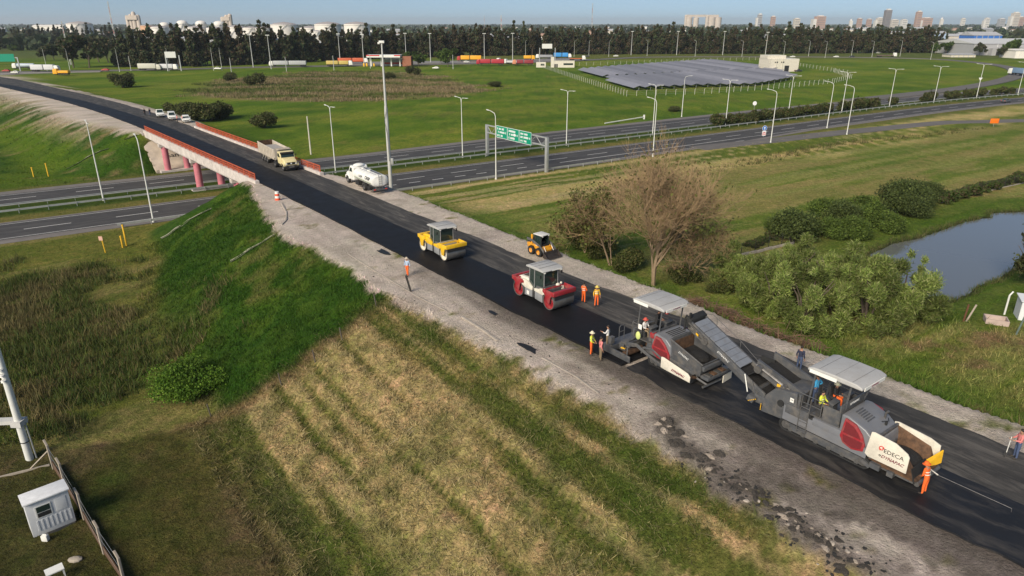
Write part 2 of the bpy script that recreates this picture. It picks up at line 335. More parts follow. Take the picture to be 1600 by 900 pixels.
# ------------------------------------------------------------------ colours of the ground
C_ = lambda *a: np.array(a)
def mixc(c, col, m): return c * (1 - m[:, None]) + col[None, :] * m[:, None]
def ground_col(x, y):
    """base colour and a 'bare dirt' mask for every point"""
    ze, dist, s, o = corridor(x, y); t, w_ = tw_of(x, y); r = np.hypot(x, y)
    n1 = fbm(x * .08, y * .08, 51, 4); n2 = fbm(x * .45, y * .45, 53, 4); n3 = fbm(x * 1.7, y * 1.7, 57, 3)
    lush = C_(.030, .074, .0075); lush2 = C_(.064, .115, .013); straw = C_(.27, .215, .095); olive = C_(.115, .125, .033); field = C_(.085, .150, .0115)
    dry = C_(.19, .165, .065); brown = C_(.125, .092, .05); dirt = C_(.58, .50, .43); dirtd = C_(.43, .365, .31)
    c = np.tile(olive, (len(x), 1))
    # far plain and the bright green field beyond the highway
    c = mixc(c, C_(.075, .105, .03), sstep(500, 900, r))
    fld = sstep(151, 155, w_) * sstep(640, 560, y) * sstep(.0, 1., o - o_rsh(s))
    c = mixc(c, field, fld); c = mixc(c, C_(.125, .175, .018), fld * sstep(.42, .68, n1) * .8); c = mixc(c, C_(.055, .110, .009), fld * sstep(.5, .3, n1) * .7)
    fst = fbm(t * .015, w_ * .09, 68, 4); fst2 = fbm(x * .35, y * .12, 69, 3); c = mixc(c, C_(.15, .185, .026), fld * sstep(.5, .62, fst) * .7); c = mixc(c, C_(.05, .098, .009), fld * sstep(.56, .68, fst2) * .5); c = mixc(c, C_(.17, .165, .045), fld * sstep(.62, .72, fst * .5 + fst2 * .5) * .5)
    bs = poly_sd(x, y, BROWN); bm_ = sstep(6, -6, bs + (n2 - .5) * 14) * (r < 620)
    c = mixc(c, C_(.22, .175, .095), bm_); c = mixc(c, C_(.10, .12, .032), bm_ * sstep(.44, .58, fbm(x * .05, y * .12, 61, 3)))
    # mown verge right of the road, stripes along the highway
    vg = sstep(112, 109, w_) * sstep(-.5, .5, o - o_rsh(s)) * sstep(-30, -10, t + 60)
    st = fbm(t * .012 + 3, w_ * .42, 63, 4); st2 = fbm(t * .05, w_ * .9, 65, 3)
    c = mixc(c, C_(.165, .195, .038), vg); c = mixc(c, C_(.40, .33, .15), vg * sstep(.47, .54, st) * .9); c = mixc(c, C_(.085, .125, .018), vg * sstep(.47, .41, st) * .95)
    c = mixc(c, C_(.42, .35, .19), vg * sstep(.58, .70, st2) * .6)
    track = vg * np.exp(-((w_ - 88 - 5 * np.sin(t * .03)) / .9) ** 2) * sstep(60, 75, t)
    c = mixc(c, C_(.30, .25, .15), track * .7)
    lowr = vg * sstep(93, 86, w_ + (n1 - .5) * 10); c = mixc(c, C_(.115, .165, .03), lowr * .7); c = mixc(c, C_(.22, .195, .075), lowr * sstep(.48, .62, fbm(t * .03, w_ * .3, 66, 4)) * .75)
    # left of the road
    lf = sstep(-.3, .3, o_lsh(s) - o)
    hv = sstep(116, 113, w_) * lf * (s > 46)                                # lush slope and verge up to the highway
    c = mixc(c, C_(.12, .135, .028), hv); c = mixc(c, C_(.21, .185, .075), hv * sstep(.5, .64, fbm(t * .03, w_ * .22, 67, 4)) * .75)
    slopem = hv * sstep(.2, 1.2, ze + .3)
    c = mixc(c, lush, slopem); c = mixc(c, lush2, slopem * sstep(.45, .62, n2) * .75); c = mixc(c, C_(.11, .115, .035), slopem * sstep(.6, .74, n1 * .5 + n2 * .5) * .8); c = mixc(c, C_(.022, .060, .006), slopem * sstep(.5, .36, n1) * .6)
    # mown dry grass in front of the fence line: windrows parallel to the road
    fl = 48.5 + 1.2 * (n2 - .5) + np.clip(12 - o, 0, 40) * .30
    mw = sstep(fl + .6, fl - .6, s) * lf
    row = fbm(o * 1.55 + (n2 - .5) * .9, s * .05, 71, 3); row2 = fbm(o * 1.9, s * .12, 73, 3)
    c = mixc(c, C_(.205, .175, .066), mw); c = mixc(c, C_(.37, .30, .15), mw * sstep(.47, .58, row) * .9); c = mixc(c, C_(.075, .10, .021), mw * sstep(.49, .42, row) * .92)
    c = mixc(c, C_(.075, .098, .022), mw * sstep(.57, .68, n2) * .5); c = mixc(c, C_(.31, .26, .14), mw * sstep(.6, .72, row2) * .45)
    c = mixc(c, C_(.052, .088, .015), mw * sstep(20.0, 23.3, o + (n2 - .5) * 6) * sstep(.46, .60, n3 * .4 + n2 * .6) * .6)
    flat = mw * sstep(9.5, 6.5, o + (n2 - .5) * 3)
    c = mixc(c, C_(.075, .073, .022), flat); c = mixc(c, C_(.045, .080, .013), flat * sstep(.47, .6, n1) * .9); c = mixc(c, C_(.12, .092, .05), flat * sstep(.5, .66, fbm(x * .13, y * .13, 75, 4)) * .8)  # dark soil and grass; colours also carry cloud shade and corner vignetting
    toe = mw * np.exp(-((o - 9.2) / .9) ** 2) * sstep(.4, .6, n2); c = mixc(c, C_(.06, .055, .028), toe * .6)
    cp = sstep(1, -1, poly_sd(x, y, COMPOUND)) * (r < 90); c = mixc(c, C_(.062, .062, .021), cp); c = mixc(c, C_(.105, .078, .045), cp * sstep(.46, .6, n2 * .5 + n1 * .5) * .85)
    fence_strip = np.exp(-((s - fl) / .8) ** 2) * lf * sstep(24, 18, o) * sstep(4, 8, o); c = mixc(c, C_(.17, .12, .062), fence_strip * .75)
    rs = sstep(4, -5, poly_sd(x, y, REEDS) + (n2 - .5) * 12) * (r < 140)
    c = mixc(c, C_(.075, .092, .022), rs); c = mixc(c, C_(.12, .095, .042), rs * sstep(.5, .62, n2) * .8)
    # far side of the bridge: left slope
    fs = lf * (s > 120) * sstep(152, 156, w_); c = mixc(c, lush, fs); c = mixc(c, C_(.075, .125, .011), fs * sstep(.42, .6, n1)); c = mixc(c, C_(.17, .14, .07), fs * sstep(.63, .74, n2) * .7)
    # highway median and verges
    md = sstep(125.5, 126.2, w_) * sstep(139.5, 138.5, w_) * (t < 420); c = mixc(c, C_(.045, .078, .011), md); c = mixc(c, C_(.17, .155, .05), md * sstep(131.5, 129.5, w_) * .8)
    # bright right slope and wet rim of the pond
    rsl = sstep(-.2, .4, o - o_rsh(s)) * sstep(22, 14, o - o_rsh(s)) * (s < 100)
    c = mixc(c, C_(.085, .145, .02), rsl * .9); c = mixc(c, C_(.17, .16, .05), rsl * sstep(.58, .7, n2) * .6); c = mixc(c, C_(.09, .062, .036), rsl * sstep(42, 30, s) * sstep(22, 32, s) * sstep(5, 2, o - o_rsh(s)) * .9)
    ps = poly_sd(x, y, POND); pn = (r < 260)
    c = mixc(c, C_(.062, .115, .013), sstep(9, 5, ps) * pn * .8); c = mixc(c, C_(.23, .19, .085), sstep(13, 10, ps) * sstep(7, 9, ps) * pn * sstep(.45, .6, n2) * .8); c = mixc(c, C_(.035, .04, .018), sstep(.8, .2, ps) * pn)
    rp = rsl * 0 + sstep(-.2, .4, o - o_rsh(s)) * sstep(58, 64, o) * sstep(36, 30, s) * sstep(2, 5, ps) * sstep(90, 70, w_); c = mixc(c, C_(.16, .115, .062), rp * sstep(.55, .68, n1 * .4 + n2 * .6) * .8)
    # bare earth on top of the embankment
    edge = dist + (n2 - .5) * 1.5 + (n3 - .5) * 1.0
    dm = sstep(.75, .25, edge)
    dcol = dirt[None, :] * (0.8 + .4 * n2[:, None]); gr = np.maximum(sstep(.52, .72, fbm(x * .5, y * .5, 81, 4)), sstep(.5, .68, fbm(s * .12, o * 2.1, 82, 4)) * .8)
    dcol = dcol * (1 - gr[:, None]) + dirtd[None, :] * gr[:, None]
    # tar stains and churned soil beside the fresh asphalt
    al = o_left(s) - o
    stn = sstep(2.9, .2, al + (fbm(s * .18, o * 1.3, 83, 4) - .5) * 3.4) * sstep(62, 40, s) * (al > -.5)
    stn = np.maximum(stn, sstep(.50, .62, fbm(s * .13, o * .95, 85, 4)) * sstep(24, 14, s) * (al > -.5) * .85)
    tar = np.exp(-((al - (4.3 - .06 * np.clip(s - 8, 0, 30)) + (n2 - .5) * 1.4) / .42) ** 2) * sstep(20, 16, s) * (al > 0)
    ed = np.full(x.shape, 1e9)
    for (ax, ay), (bx, by) in zip(TORN, TORN[1:]):
        ex, ey = bx - ax, by - ay; h_ = np.clip(((x - ax) * ex + (y - ay) * ey) / (ex * ex + ey * ey), 0, 1); ed = np.minimum(ed, np.hypot(x - ax - ex * h_, y - ay - ey * h_))
    stn = np.maximum(stn, sstep(1.0, .15, ed + (n3 - .5) * 1.3 + (n2 - .5) * .9) * .95)
    stn = np.maximum(stn, tar * .6); dcol = dcol * (1 - stn[:, None] * .78) + C_(.050, .042, .036)[None, :] * (stn * .78)[:, None]
    deb = sstep(.62, .72, n3) * sstep(30, 8, s) * sstep(1, 3, al); dcol = dcol * (1 - deb[:, None] * .5)
    far_sh = (s > 172); c = np.where(dm[:, None] > 0, c * (1 - dm[:, None]) + dcol * dm[:, None], c)
    clod = lf * far_sh * sstep(6.5, 4, dist + (n1 - .5) * 9) * sstep(380, 300, s); c = mixc(c, C_(.30, .25, .18), clod * sstep(.36, .5, n1) * .8)
    return c, dm

def axis(segs):
    out = []
    for a, b, st in segs: out += list(np.arange(a, b, st))
    return np.array(sorted(set(np.round(out, 3))) + [segs[-1][1]])
def grow(a, b, st, f=1.12):
    out = []; v = a
    while v < b: out.append(v); st *= f; v += st
    return np.array(out + [b])
xs = np.concatenate([-grow(70, 16000, 1.0, 1.07)[::-1], np.arange(-69.5, -35, .6), np.arange(-35, 45, .34), np.arange(45, 95, .6), grow(95, 16000, 1.0, 1.07)])
ys = np.concatenate([np.arange(-30, 16, 3.), np.arange(16, 62, .34), np.arange(62, 130, .6), grow(130, 22000, 1.0, 1.045)])
X, Y = np.meshgrid(xs, ys); sh = X.shape; X = X.ravel(); Y = Y.ravel()
Z = height(X, Y); GC, GD = ground_col(X, Y)
idx = np.arange(sh[0] * sh[1]).reshape(sh)
F = np.stack([idx[:-1, :-1], idx[:-1, 1:], idx[1:, 1:], idx[1:, :-1]], -1).reshape(-1, 4)
m_ground = attr_mat('ground_turf', rough=.95, fine=2.6, fine2=8.0, var=.46, bump=1.0, bscale=6.0, spec=.1, tint=((.9, (.72, .86, .6), (1.32, 1.14, 1.25)), (.16, (.82, .92, .75), (1.2, 1.08, 1.15)), (.035, (.84, .92, .78), (1.22, 1.1, 1.2))))
tag(link('ground', np_mesh('ground', np.stack([X, Y, Z], 1), F, m_ground, GC, True, 1 - .85 * GD)), 'grassy ground with bare earth along the raised road', 'ground', kind='structure')
# ================================================================== roads
def asphalt(name, col, var, rough, streak=0.0, dust=None, sp=0.4):
    """road surface: long streaks along local X of the ribbon's own UV, speckle and dusty wear"""
    m = bpy.data.materials.new(name); m.use_nodes = True; nt = m.node_tree; b = nt.nodes['Principled BSDF']; N = nt.nodes.new; K = nt.links.new
    uv = N('ShaderNodeUVMap'); uv.uv_map = 'along'
    mp = N('ShaderNodeMapping'); mp.inputs['Scale'].default_value = (.07, 1.1, 1); K(uv.outputs[0], mp.inputs[0])
    n1 = N('ShaderNodeTexNoise'); n1.inputs['Scale'].default_value = 1; n1.inputs['Detail'].default_value = 9; n1.inputs['Roughness'].default_value = .65; K(mp.outputs[0], n1.inputs[0])
    n2 = N('ShaderNodeTexNoise'); n2.inputs['Scale'].default_value = .5; n2.inputs['Detail'].default_value = 8; n2.inputs['Roughness'].default_value = .7; K(uv.outputs[0], n2.inputs[0])
    n3 = N('ShaderNodeTexNoise'); n3.inputs['Scale'].default_value = 14; n3.inputs['Detail'].default_value = 4; K(uv.outputs[0], n3.inputs[0])
    def rng_(src, lo, hi, a=.3, c=.7):
        r = N('ShaderNodeMapRange'); r.inputs[1].default_value = a; r.inputs[2].default_value = c; r.inputs[3].default_value = lo; r.inputs[4].default_value = hi; K(src, r.inputs[0]); return r.outputs[0]
    def mul(a, c):
        q = N('ShaderNodeMath'); q.operation = 'MULTIPLY'; K(a, q.inputs[0]); K(c, q.inputs[1]); return q.outputs[0]
    v = mul(mul(rng_(n1.outputs['Fac'], 1 - streak, 1 + streak), rng_(n2.outputs['Fac'], 1 - var, 1 + var)), rng_(n3.outputs['Fac'], .85, 1.15))
    rgb = N('ShaderNodeRGB'); rgb.outputs[0].default_value = (*col, 1)
    mx = N('ShaderNodeMix'); mx.data_type = 'RGBA'; mx.blend_type = 'MULTIPLY'; mx.inputs[0].default_value = 1; K(rgb.outputs[0], mx.inputs[6]); K(v, mx.inputs[7]); src = mx.outputs[2]
    if dust:
        md = N('ShaderNodeMix'); md.data_type = 'RGBA'; md.inputs[7].default_value = (*dust[0], 1)
        n4 = N('ShaderNodeTexNoise'); n4.inputs['Scale'].default_value = dust[1]; n4.inputs['Detail'].default_value = 10; n4.inputs['Roughness'].default_value = .72; n4.inputs['Distortion'].default_value = .8; mp2 = N('ShaderNodeMapping'); mp2.inputs['Scale'].default_value = (.16, .7, 1); mp2.inputs['Rotation'].default_value = (0, 0, .06); K(uv.outputs[0], mp2.inputs[0]); K(mp2.outputs[0], n4.inputs[0])
        K(rng_(n4.outputs['Fac'], 0, dust[2], .48, .72), md.inputs[0]); K(src, md.inputs[6]); src = md.outputs[2]
    K(src, b.inputs['Base Color']); b.inputs['Specular IOR Level'].default_value = sp
    K(rng_(n2.outputs['Fac'], rough - .1, rough + .12), b.inputs['Roughness'])
    bn = N('ShaderNodeBump'); bn.inputs['Strength'].default_value = .25; bn.inputs['Distance'].default_value = .02; K(n3.outputs['Fac'], bn.inputs['Height']); K(bn.outputs[0], b.inputs['Normal'])
    MATS[name] = m; return m
M_NEW = asphalt('fresh_asphalt', (.0075, .0074, .0085), .22, .62, .12, sp=.28)
M_OLD = asphalt('primed_asphalt', (.046, .0435, .041), .34, .78, .2, dust=((.20, .18, .158), 1.3, .7), sp=.25)
M_TACK = asphalt('wet_tack_coat', (.012, .012, .0135), .22, .58, .25, dust=((.10, .088, .075), 1.8, .6))
M_HWY = asphalt('highway_asphalt', (.058, .056, .056), .18, .85, .26, dust=((.16, .15, .14), 1.2, .35), sp=.25)
M_SHLD = asphalt('highway_shoulder', (.17, .155, .145), .15, .9, .15, sp=.2)
M_RAMP = asphalt('ramp_asphalt', (.14, .13, .122), .15, .9, .18, sp=.2)
def ribbon(name, pts, m, parent=None, thick=.06, step=None, label=None, kind='structure'):
    """pts: list of (left Vector, right Vector); a slab with a top sheet and side skirts; UV 'along' in metres"""
    V = []; F = []; k = len(pts); al = [0.0]
    for i in range(1, k): al.append(al[-1] + ((pts[i][0] + pts[i][1]) / 2 - (pts[i - 1][0] + pts[i - 1][1]) / 2).length)
    for a, b in pts: V += [a, b, a - Vector((0, 0, thick)), b - Vector((0, 0, thick))]
    for i in range(k - 1):
        q = 4 * i; F += [(q, q + 1, q + 5, q + 4), (q + 2, q, q + 4, q + 6), (q + 1, q + 3, q + 7, q + 5)]
    F += [(0, 2, 3, 1), (4 * k - 4, 4 * k - 3, 4 * k - 1, 4 * k - 2)]
    me = bpy.data.meshes.new(name); me.from_pydata(V, [], F); me.materials.append(m)
    uv = me.uv_layers.new(name='along'); mw_ = sum((b - a).length for a, b in pts) / k
    for lp in me.loops:
        i = lp.vertex_index // 4; side = lp.vertex_index % 2; uv.data[lp.index].uv = (al[i], mw_ * side)
    me.update(); o = link(name, me, parent)
    if parent is None: tag(o, label, None, kind=kind)
    return o
def jag(s, k, a=.12): return (float(vn(np.array([s * 1.3]), np.array([k * 7.7]), 5)[0]) - .5) * 2 * a + (float(vn(np.array([s * .35]), np.array([k * 3.1]), 6)[0]) - .5) * 2 * a
S = list(np.arange(-30, 60, .4)) + list(np.arange(60, 545, 2.0))
def ep(s, f, z, j=0, k=0): return rd(s, float(f(s)) + (jag(s, k, j) if j else 0), float(road_z(s)) + z)
ribbon('old_lane', [(ep(s, o_bound, .035), ep(s, o_right, .035, .16, 2)) for s in S], M_OLD, thick=.3, label='worn grey lane waiting for new asphalt')
ribbon('fresh_lane', [(ep(s, o_left, .085, .07, 1), ep(s, o_bound, .085, .02, 3)) for s in S if s > 27.6], M_NEW, thick=.3, label='freshly laid black asphalt lane')
ribbon('tack_coated_lane', [(ep(s, o_left, .036, .16, 1), ep(s, o_bound, .036, .05, 3)) for s in S if s <= 27.7], M_TACK, thick=.3, label='lane sprayed with dark tack coat')
# ------------------------------------------------------------------ the highway under the bridge
M_WHITE = mat('road_paint', (.62, .61, .58), .7, var=.15, scale=2)
T = list(np.arange(-170, 425, 5.0))
def hrib(name, w0, w1, z, m, t0=-170, t1=424, thick=.12, parent=None, label=None, f0=None, f1=None):
    ts = [t for t in T if t0 < t < t1]; ts = [t0] + ts + [t1]
    return ribbon(name, [(hw(t, f1(t) if f1 else w1, z), hw(t, f0(t) if f0 else w0, z)) for t in ts], m, parent, thick, label=label)
w0n = lambda t: float(np.interp(t, [-170, 20, 45, 95, 150, 180, 430], [113.6, 113.6, 112.0, 111.6, 112.2, 114.5, 114.5]))
w1f = lambda t: float(np.interp(t, [-170, 60, 110, 200, 300, 430], [151.3, 151.3, 154.5, 155.5, 153, 152]))
for nm, a, b, fa, fb, lb in (('highway_shoulder', 113.6, 126.6, w0n, None, 'pale shoulder strip of the near highway carriageway'), ('highway_shoulder', 138.8, 151.3, None, w1f, 'pale shoulder strip of the far highway carriageway')):
    hrib(nm, a, b, .004, M_SHLD, f0=fa, f1=fb, label=lb)
c_near = hrib('highway_carriageway', 115.8, 125.9, .008, M_HWY, label='near grey carriageway of the highway', f0=lambda t: w0n(t) + float(np.interp(t, [20, 45, 150, 180], [2.2, 1.2, 1.2, 2])))
c_far = hrib('highway_carriageway', 139.6, 148.6, .008, M_HWY, label='far grey carriageway of the highway', f1=lambda t: float(np.interp(t, [60, 110, 200, 300], [148.6, 151.5, 152, 149])))
def dash_mesh(L, wd=.18):
    return MB().bb(-L / 2, L / 2, -wd / 2, wd / 2, -.004, .004).mesh('lane_dash', M_WHITE)
dm9 = dash_mesh(6.0); dm3 = dash_mesh(2.4, .22)
def dashes(par, w_, t0, t1, gap, me, name='lane_dash'):
    t = t0
    while t < t1:
        p = hw(t, w_, .016); q = hw(t + 1, w_, .016); link(name, me, par, p, (0, 0, math.atan2(q.y - p.y, q.x - p.x))); t += gap
dashes(c_near, 120.6, -62, 400, 12.0, dm9); dashes(c_far, 144.0, -66, 400, 12.0, dm9); dashes(c_near, 116.9, 52, 90, 5.0, dm3)
def edge_line(par, w_, t0=-160, t1=420, z=.014, wd=.16, f=None):
    g_ = f or (lambda t: w_)
    ts = list(np.arange(t0, t1, 5.0)) + [t1]
    V = []; F = []
    for i, t in enumerate(ts): V += [hw(t, g_(t) - wd / 2, z), hw(t, g_(t) + wd / 2, z)]
    for i in range(len(ts) - 1): F.append((2 * i, 2 * i + 2, 2 * i + 3, 2 * i + 1))
    me = bpy.data.meshes.new('edge_line'); me.from_pydata(V, [], F); me.materials.append(M_WHITE); link('edge_line', me, par)
edge_line(c_near, 125.2); edge_line(c_near, 116.4, -160, 48); edge_line(c_near, 116.9, 92, 150, wd=.24); edge_line(c_near, 117.0, 150, 420)
edge_line(c_near, 0, 48, 150, f=lambda t: w0n(t) + 1.7); edge_line(c_far, 140.3); edge_line(c_far, 147.8, -160, 420)
dt = MB()                                                                     # raised dots along the outer edge
dme = MB().box((0, 0, 0), (.25, .18, .02)).mesh('marker_dot', M_WHITE)
# slip road leaving towards the right
rp = [px(1090, 232), px(1150, 225.5), px(1200, 220.5), px(1275, 211.5), px(1350, 203.5), px(1420, 197), px(1475, 192.5), px(1540, 190), px(1600, 188.5), px(1700, 187)]
def smooth_path(P, n=8):
    out = []; P = [Vector(p) for p in P]
    for i in range(len(P) - 1):
        a, b, c, e = P[max(i - 1, 0)], P[i], P[i + 1], P[min(i + 2, len(P) - 1)]
        for k in range(n):
            t = k / n; out.append(.5 * ((2 * b) + (c - a) * t + (2 * a - 5 * b + 4 * c - e) * t * t + (3 * b - a - 3 * c + e) * t ** 3))
    return out + [P[-1]]
def path_ribbon(name, P, half, z, m, label, thick=.12, n=8):
    P = smooth_path(P, n); pr = []
    for i, p in enumerate(P):
        a = (P[min(i + 1, len(P) - 1)] - P[max(i - 1, 0)]); a.z = 0; a.normalize(); nn = Vector((-a.y, a.x, 0)); zz = Vector((p.x, p.y, max(0, hz(p.x, p.y)) + z if half < 20 else z))
        h = half if not callable(half) else half(i / len(P)); pr.append((zz + nn * h, zz - nn * h))
    return ribbon(name, pr, m, thick=thick, label=label)
path_ribbon('slip_road', rp, 2.9, .07, M_RAMP, 'narrow slip road curving away from the highway', .5)
lp = [px(1330, 158), px(1437, 146.5), px(1500, 138.5), px(1550, 130), px(1582, 121.5), px(1590, 113), px(1568, 104), px(1515, 97), px(1440, 92), px(1300, 89.5), px(1100, 89), px(1000, 90), px(950, 92.5)]
path_ribbon('loop_road', lp, 4.2, .35, M_RAMP, 'loop road bending round the green field', 1.5)
lr = [px(-200, 116), px(0, 113.5), px(150, 111), px(300, 108), px(400, 105.5), px(550, 103), px(640, 101.5), px(720, 100), px(800, 98.5), px(880, 96), px(950, 92.5), px(1000, 90)]
path_ribbon('service_road', lr, 6.0, .33, M_RAMP, 'grey service road in front of the dark tree belt', 1.5)
yd = [px(545, 99.5), px(640, 98), px(720, 97), px(800, 95.5), px(905, 92)]
path_ribbon('truck_yard', yd, 17, .30, mat('yard_paving', (.21, .2, .19), .9, var=.15, scale=.1), 'paved yard where trucks are parked', 1.4)
# junction apron far left where the raised road comes down
path_ribbon('junction_apron', [px(-60, 119), px(20, 115.5), px(90, 113), px(160, 111.5)], 9.0, .30, mat('apron', (.24, .22, .2), .9, var=.2, scale=.15), 'pale junction apron at the foot of the raised road', 1.4)
# water
wm = bpy.data.materials.new('pond_water'); wm.use_nodes = True; b = wm.node_tree.nodes['Principled BSDF']
b.inputs['Base Color'].default_value = (.125, .13, .13, 1); b.inputs['Roughness'].default_value = .05; b.inputs['IOR'].default_value = 1.5; b.inputs['Specular IOR Level'].default_value = .9
nz = wm.node_tree.nodes.new('ShaderNodeTexNoise'); nz.inputs['Scale'].default_value = 1.3; nz.inputs['Detail'].default_value = 3; tcn = wm.node_tree.nodes.new('ShaderNodeTexCoord'); wm.node_tree.links.new(tcn.outputs['Object'], nz.inputs[0])
bn = wm.node_tree.nodes.new('ShaderNodeBump'); bn.inputs['Strength'].default_value = .03; bn.inputs['Distance'].default_value = .05; wm.node_tree.links.new(nz.outputs['Fac'], bn.inputs['Height']); wm.node_tree.links.new(bn.outputs[0], b.inputs['Normal'])
c = POND.mean(0); V = [(*(p + (p - c) / np.linalg.norm(p - c) * 1.2), POND_Z) for p in POND]
me = bpy.data.meshes.new('pond'); me.from_pydata(V, [], [tuple(range(len(V)))]); me.materials.append(wm); tag(link('pond', me), 'still grey-blue pond', 'pond', kind='structure')

# ------------------------------------------------------------------ the bridge
M_CONC = mat('pale_concrete', (.56, .50, .46), .85, var=.22, scale=.6, bump=.1, bscale=9, grime=.4)
M_PINK = mat('pink_paint', (.56, .17, .21), .7, var=.16, scale=.9, bump=.05, grime=.3)
M_ORNG = mat('orange_rail_paint', (.50, .095, .035), .6, var=.25, scale=1, grime=.3)
M_STAIN = mat('stained_concrete', (.50, .42, .34), .9, var=.25, scale=.35, bump=.1, bscale=6)
S0, S1 = 99.0, 162.0
bridge = empty('bridge', rd(130, 33, 0), 0, 'road bridge with pink round columns and orange railings over the highway', 'bridge')
org = Vector(bridge.location)
def bl(s, o, z): return rd(s, o, z) - org
def bar_part(name, prof, m, s0, s1, oref, n=10, bevel=0):
    """profile (o offset, z) swept along the road"""
    mb = MB(); k = len(prof); V = []; F = []
    for i in range(n + 1):
        s = s0 + (s1 - s0) * i / n
        V += [bl(s, float(oref(s)) + a, z) for a, z in prof]
    for i in range(n): F += [(i * k + j, i * k + (j + 1) % k, (i + 1) * k + (j + 1) % k, (i + 1) * k + j) for j in range(k)]
    F += [tuple(range(k)), tuple(range(n * k, n * k + k))]
    return mb.add(V, F).build(name, m, bridge)
ol_b = lambda s: np.interp(s, [S0, S1], [28.85, 26.05]); or_b = lambda s: np.interp(s, [S0, S1], [38.55, 36.2])
dk = []
bar_part('deck', [(0, 6.2), (0, 6.93), (9.7, 6.93), (9.7, 6.2)], M_CONC, S0, S1, ol_b)
for a in (1.2, 3.6, 6.0, 8.4): bar_part('girder', [(a - .25, 5.05), (a - .25, 6.2), (a + .25, 6.2), (a + .25, 5.05)], M_CONC, S0 + 2, S1 - 2, ol_b)
for side, of, sg in ((0, ol_b, 1), (1, or_b, -1)):
    bar_part('edge_beam', [(-.25 * sg, 6.02), (-.25 * sg, 7.42), (.32 * sg, 7.42), (.32 * sg, 6.94), (0, 6.94), (0, 6.02)], M_CONC, S0 - .6, S1 + .6, of)
    r_ = lambda z, h=.05, a=0: bar_part('rail_bar', [(-.04 + a, z), (-.04 + a, z + h * 2), (.04 + a, z + h * 2), (.04 + a, z)], M_ORNG, S0, S1, of, 6)
    r_(8.26, .055); r_(7.92, .03); r_(7.66, .03)
    pm = MB().box((0, 0, .47), (.12, .1, .95)).box((0, 0, .02), (.22, .2, .04)).mesh('railing_post', M_ORNG)
    bm_ = MB().box((0, 0, .4), (.035, .03, .8)).mesh('baluster', M_ORNG)
    k = 0; s = S0 + .1
    while s < S1:
        link('railing_post', pm, bridge, bl(s, float(of(s)), 7.42), (0, 0, ROAD_RZ)); s += 2.25
    mbal = MB()                                                                # close-set balusters, too fine to pick apart
    s = S0 + .3
    while s < S1: c_ = bl(s, float(of(s)), 7.85); mbal.box(c_, (.035, .035, .84), (0, 0, ROAD_RZ)); s += .28
    tag(mbal.build('balusters', M_ORNG, bridge), kind='stuff')
colm = MB().lathe([(0.0, -.3), (.62, -.3), (.62, 5.02), (0, 5.02)], (0, 0, 0), n=20).mesh('column', M_PINK, smooth=True)
for sb in (110.6, 131.9, 153.2):
    cen = float(ol_b(sb))
    for a in (1.1, 4.85, 8.6): p = bl(sb, cen + a, 0); link('column', colm, bridge, (p.x, p.y, 0 - org.z))
    q = bl(sb, cen + 4.85, 5.35); MB().box((0, 0, 0), (1.1, 9.6, .7)).build('crosshead', M_CONC, bridge, bevel=.05, loc=q, rot=(0, 0, ROAD_RZ))
    q = bl(sb, cen + 4.85, .1); MB().box((0, 0, 0), (1.7, 10.4, .5)).build('plinth', M_CONC, bridge, loc=q, rot=(0, 0, ROAD_RZ))
for s_a, s_t, nm in ((162.0, 154.6, 1), (99.5, 111.0, 0)):                      # sloping concrete paving under each end, abutment wall above
    c0 = float(ol_b(s_a)); V = [bl(s_a, c0 - 1.2, 5.6), bl(s_a, c0 + 10.8, 5.6), bl(s_t, float(ol_b(s_t)) + 10.3, .25), bl(s_t, float(ol_b(s_t)) - .8, .25)]
    V += [v - Vector((0, 0, .9)) for v in V]
    MB().add(V, [(0, 1, 2, 3), (7, 6, 5, 4), (0, 4, 5, 1), (1, 5, 6, 2), (2, 6, 7, 3), (3, 7, 4, 0)]).build('slope_paving', M_STAIN, bridge)
    c = bl(s_a + (.7 if nm else -.7), c0 + 4.85, 5.9); MB().box((0, 0, 0), (1.3, 10.8, 1.9)).build('abutment', M_CONC, bridge, loc=c, rot=(0, 0, ROAD_RZ))
    for a in (-.55, 10.25): c = bl(s_a + (2.2 if nm else -1.6), c0 + a, 6.2); MB().prism([(-2.2, -.9), (-2.2, .72), (1.6, .72), (1.6, .0)], -.15, .15, 'y').build('wing_wall', M_CONC, bridge, loc=c, rot=(0, 0, ROAD_RZ + (0 if nm == 0 else math.pi)))
tm = text_mesh('San', 1.7, mat('graffiti_black', (.03, .03, .03), .9), .01)
p0 = bl(157.6, float(ol_b(157)) + 3.4, 0); ang = math.atan2(5.35, 7.4); fz = 5.6 - (162 - 157.6) / 7.4 * 5.35
link('lettering', tm, bridge, (p0.x, p0.y, fz + .06 - org.z), (ang, 0, ROAD_RZ + R(90)))
# ================================================================== machines on the raised road
M_DGREY = mat('machine_grey', (.075, .078, .084), .45, var=.25, scale=1.5, bump=.03, grime=0.61)
M_MGREY = mat('hood_grey', (.16, .165, .18), .35, var=.12, scale=1.2, grime=0.35)
M_BLACK = mat('rubber_black', (.018, .018, .018), .7, var=.3, scale=4)
M_STEEL = mat('worn_steel', (.22, .21, .20), .4, .7, var=.25, scale=5)
M_DRUM = mat('drum_steel', (.19, .185, .175), .38, .55, var=.22, scale=2.5, grime=0.48)
M_RED = mat('machine_red', (.30, .02, .028), .4, var=.15, scale=2, grime=0.48)
M_REDMESH = mat('red_grille_mesh', (.15, .014, .018), .6, var=.3, scale=30)
M_CREAM = mat('machine_cream', (.68, .63, .53), .45, var=.07, scale=1.2, grime=0.35)
M_WHITEP = mat('white_paint', (.78, .77, .72), .35, var=.06, scale=1, grime=0.21)
M_CANOPY = mat('canopy_grey', (.40, .395, .385), .55, var=.07, scale=.8, grime=0.35)
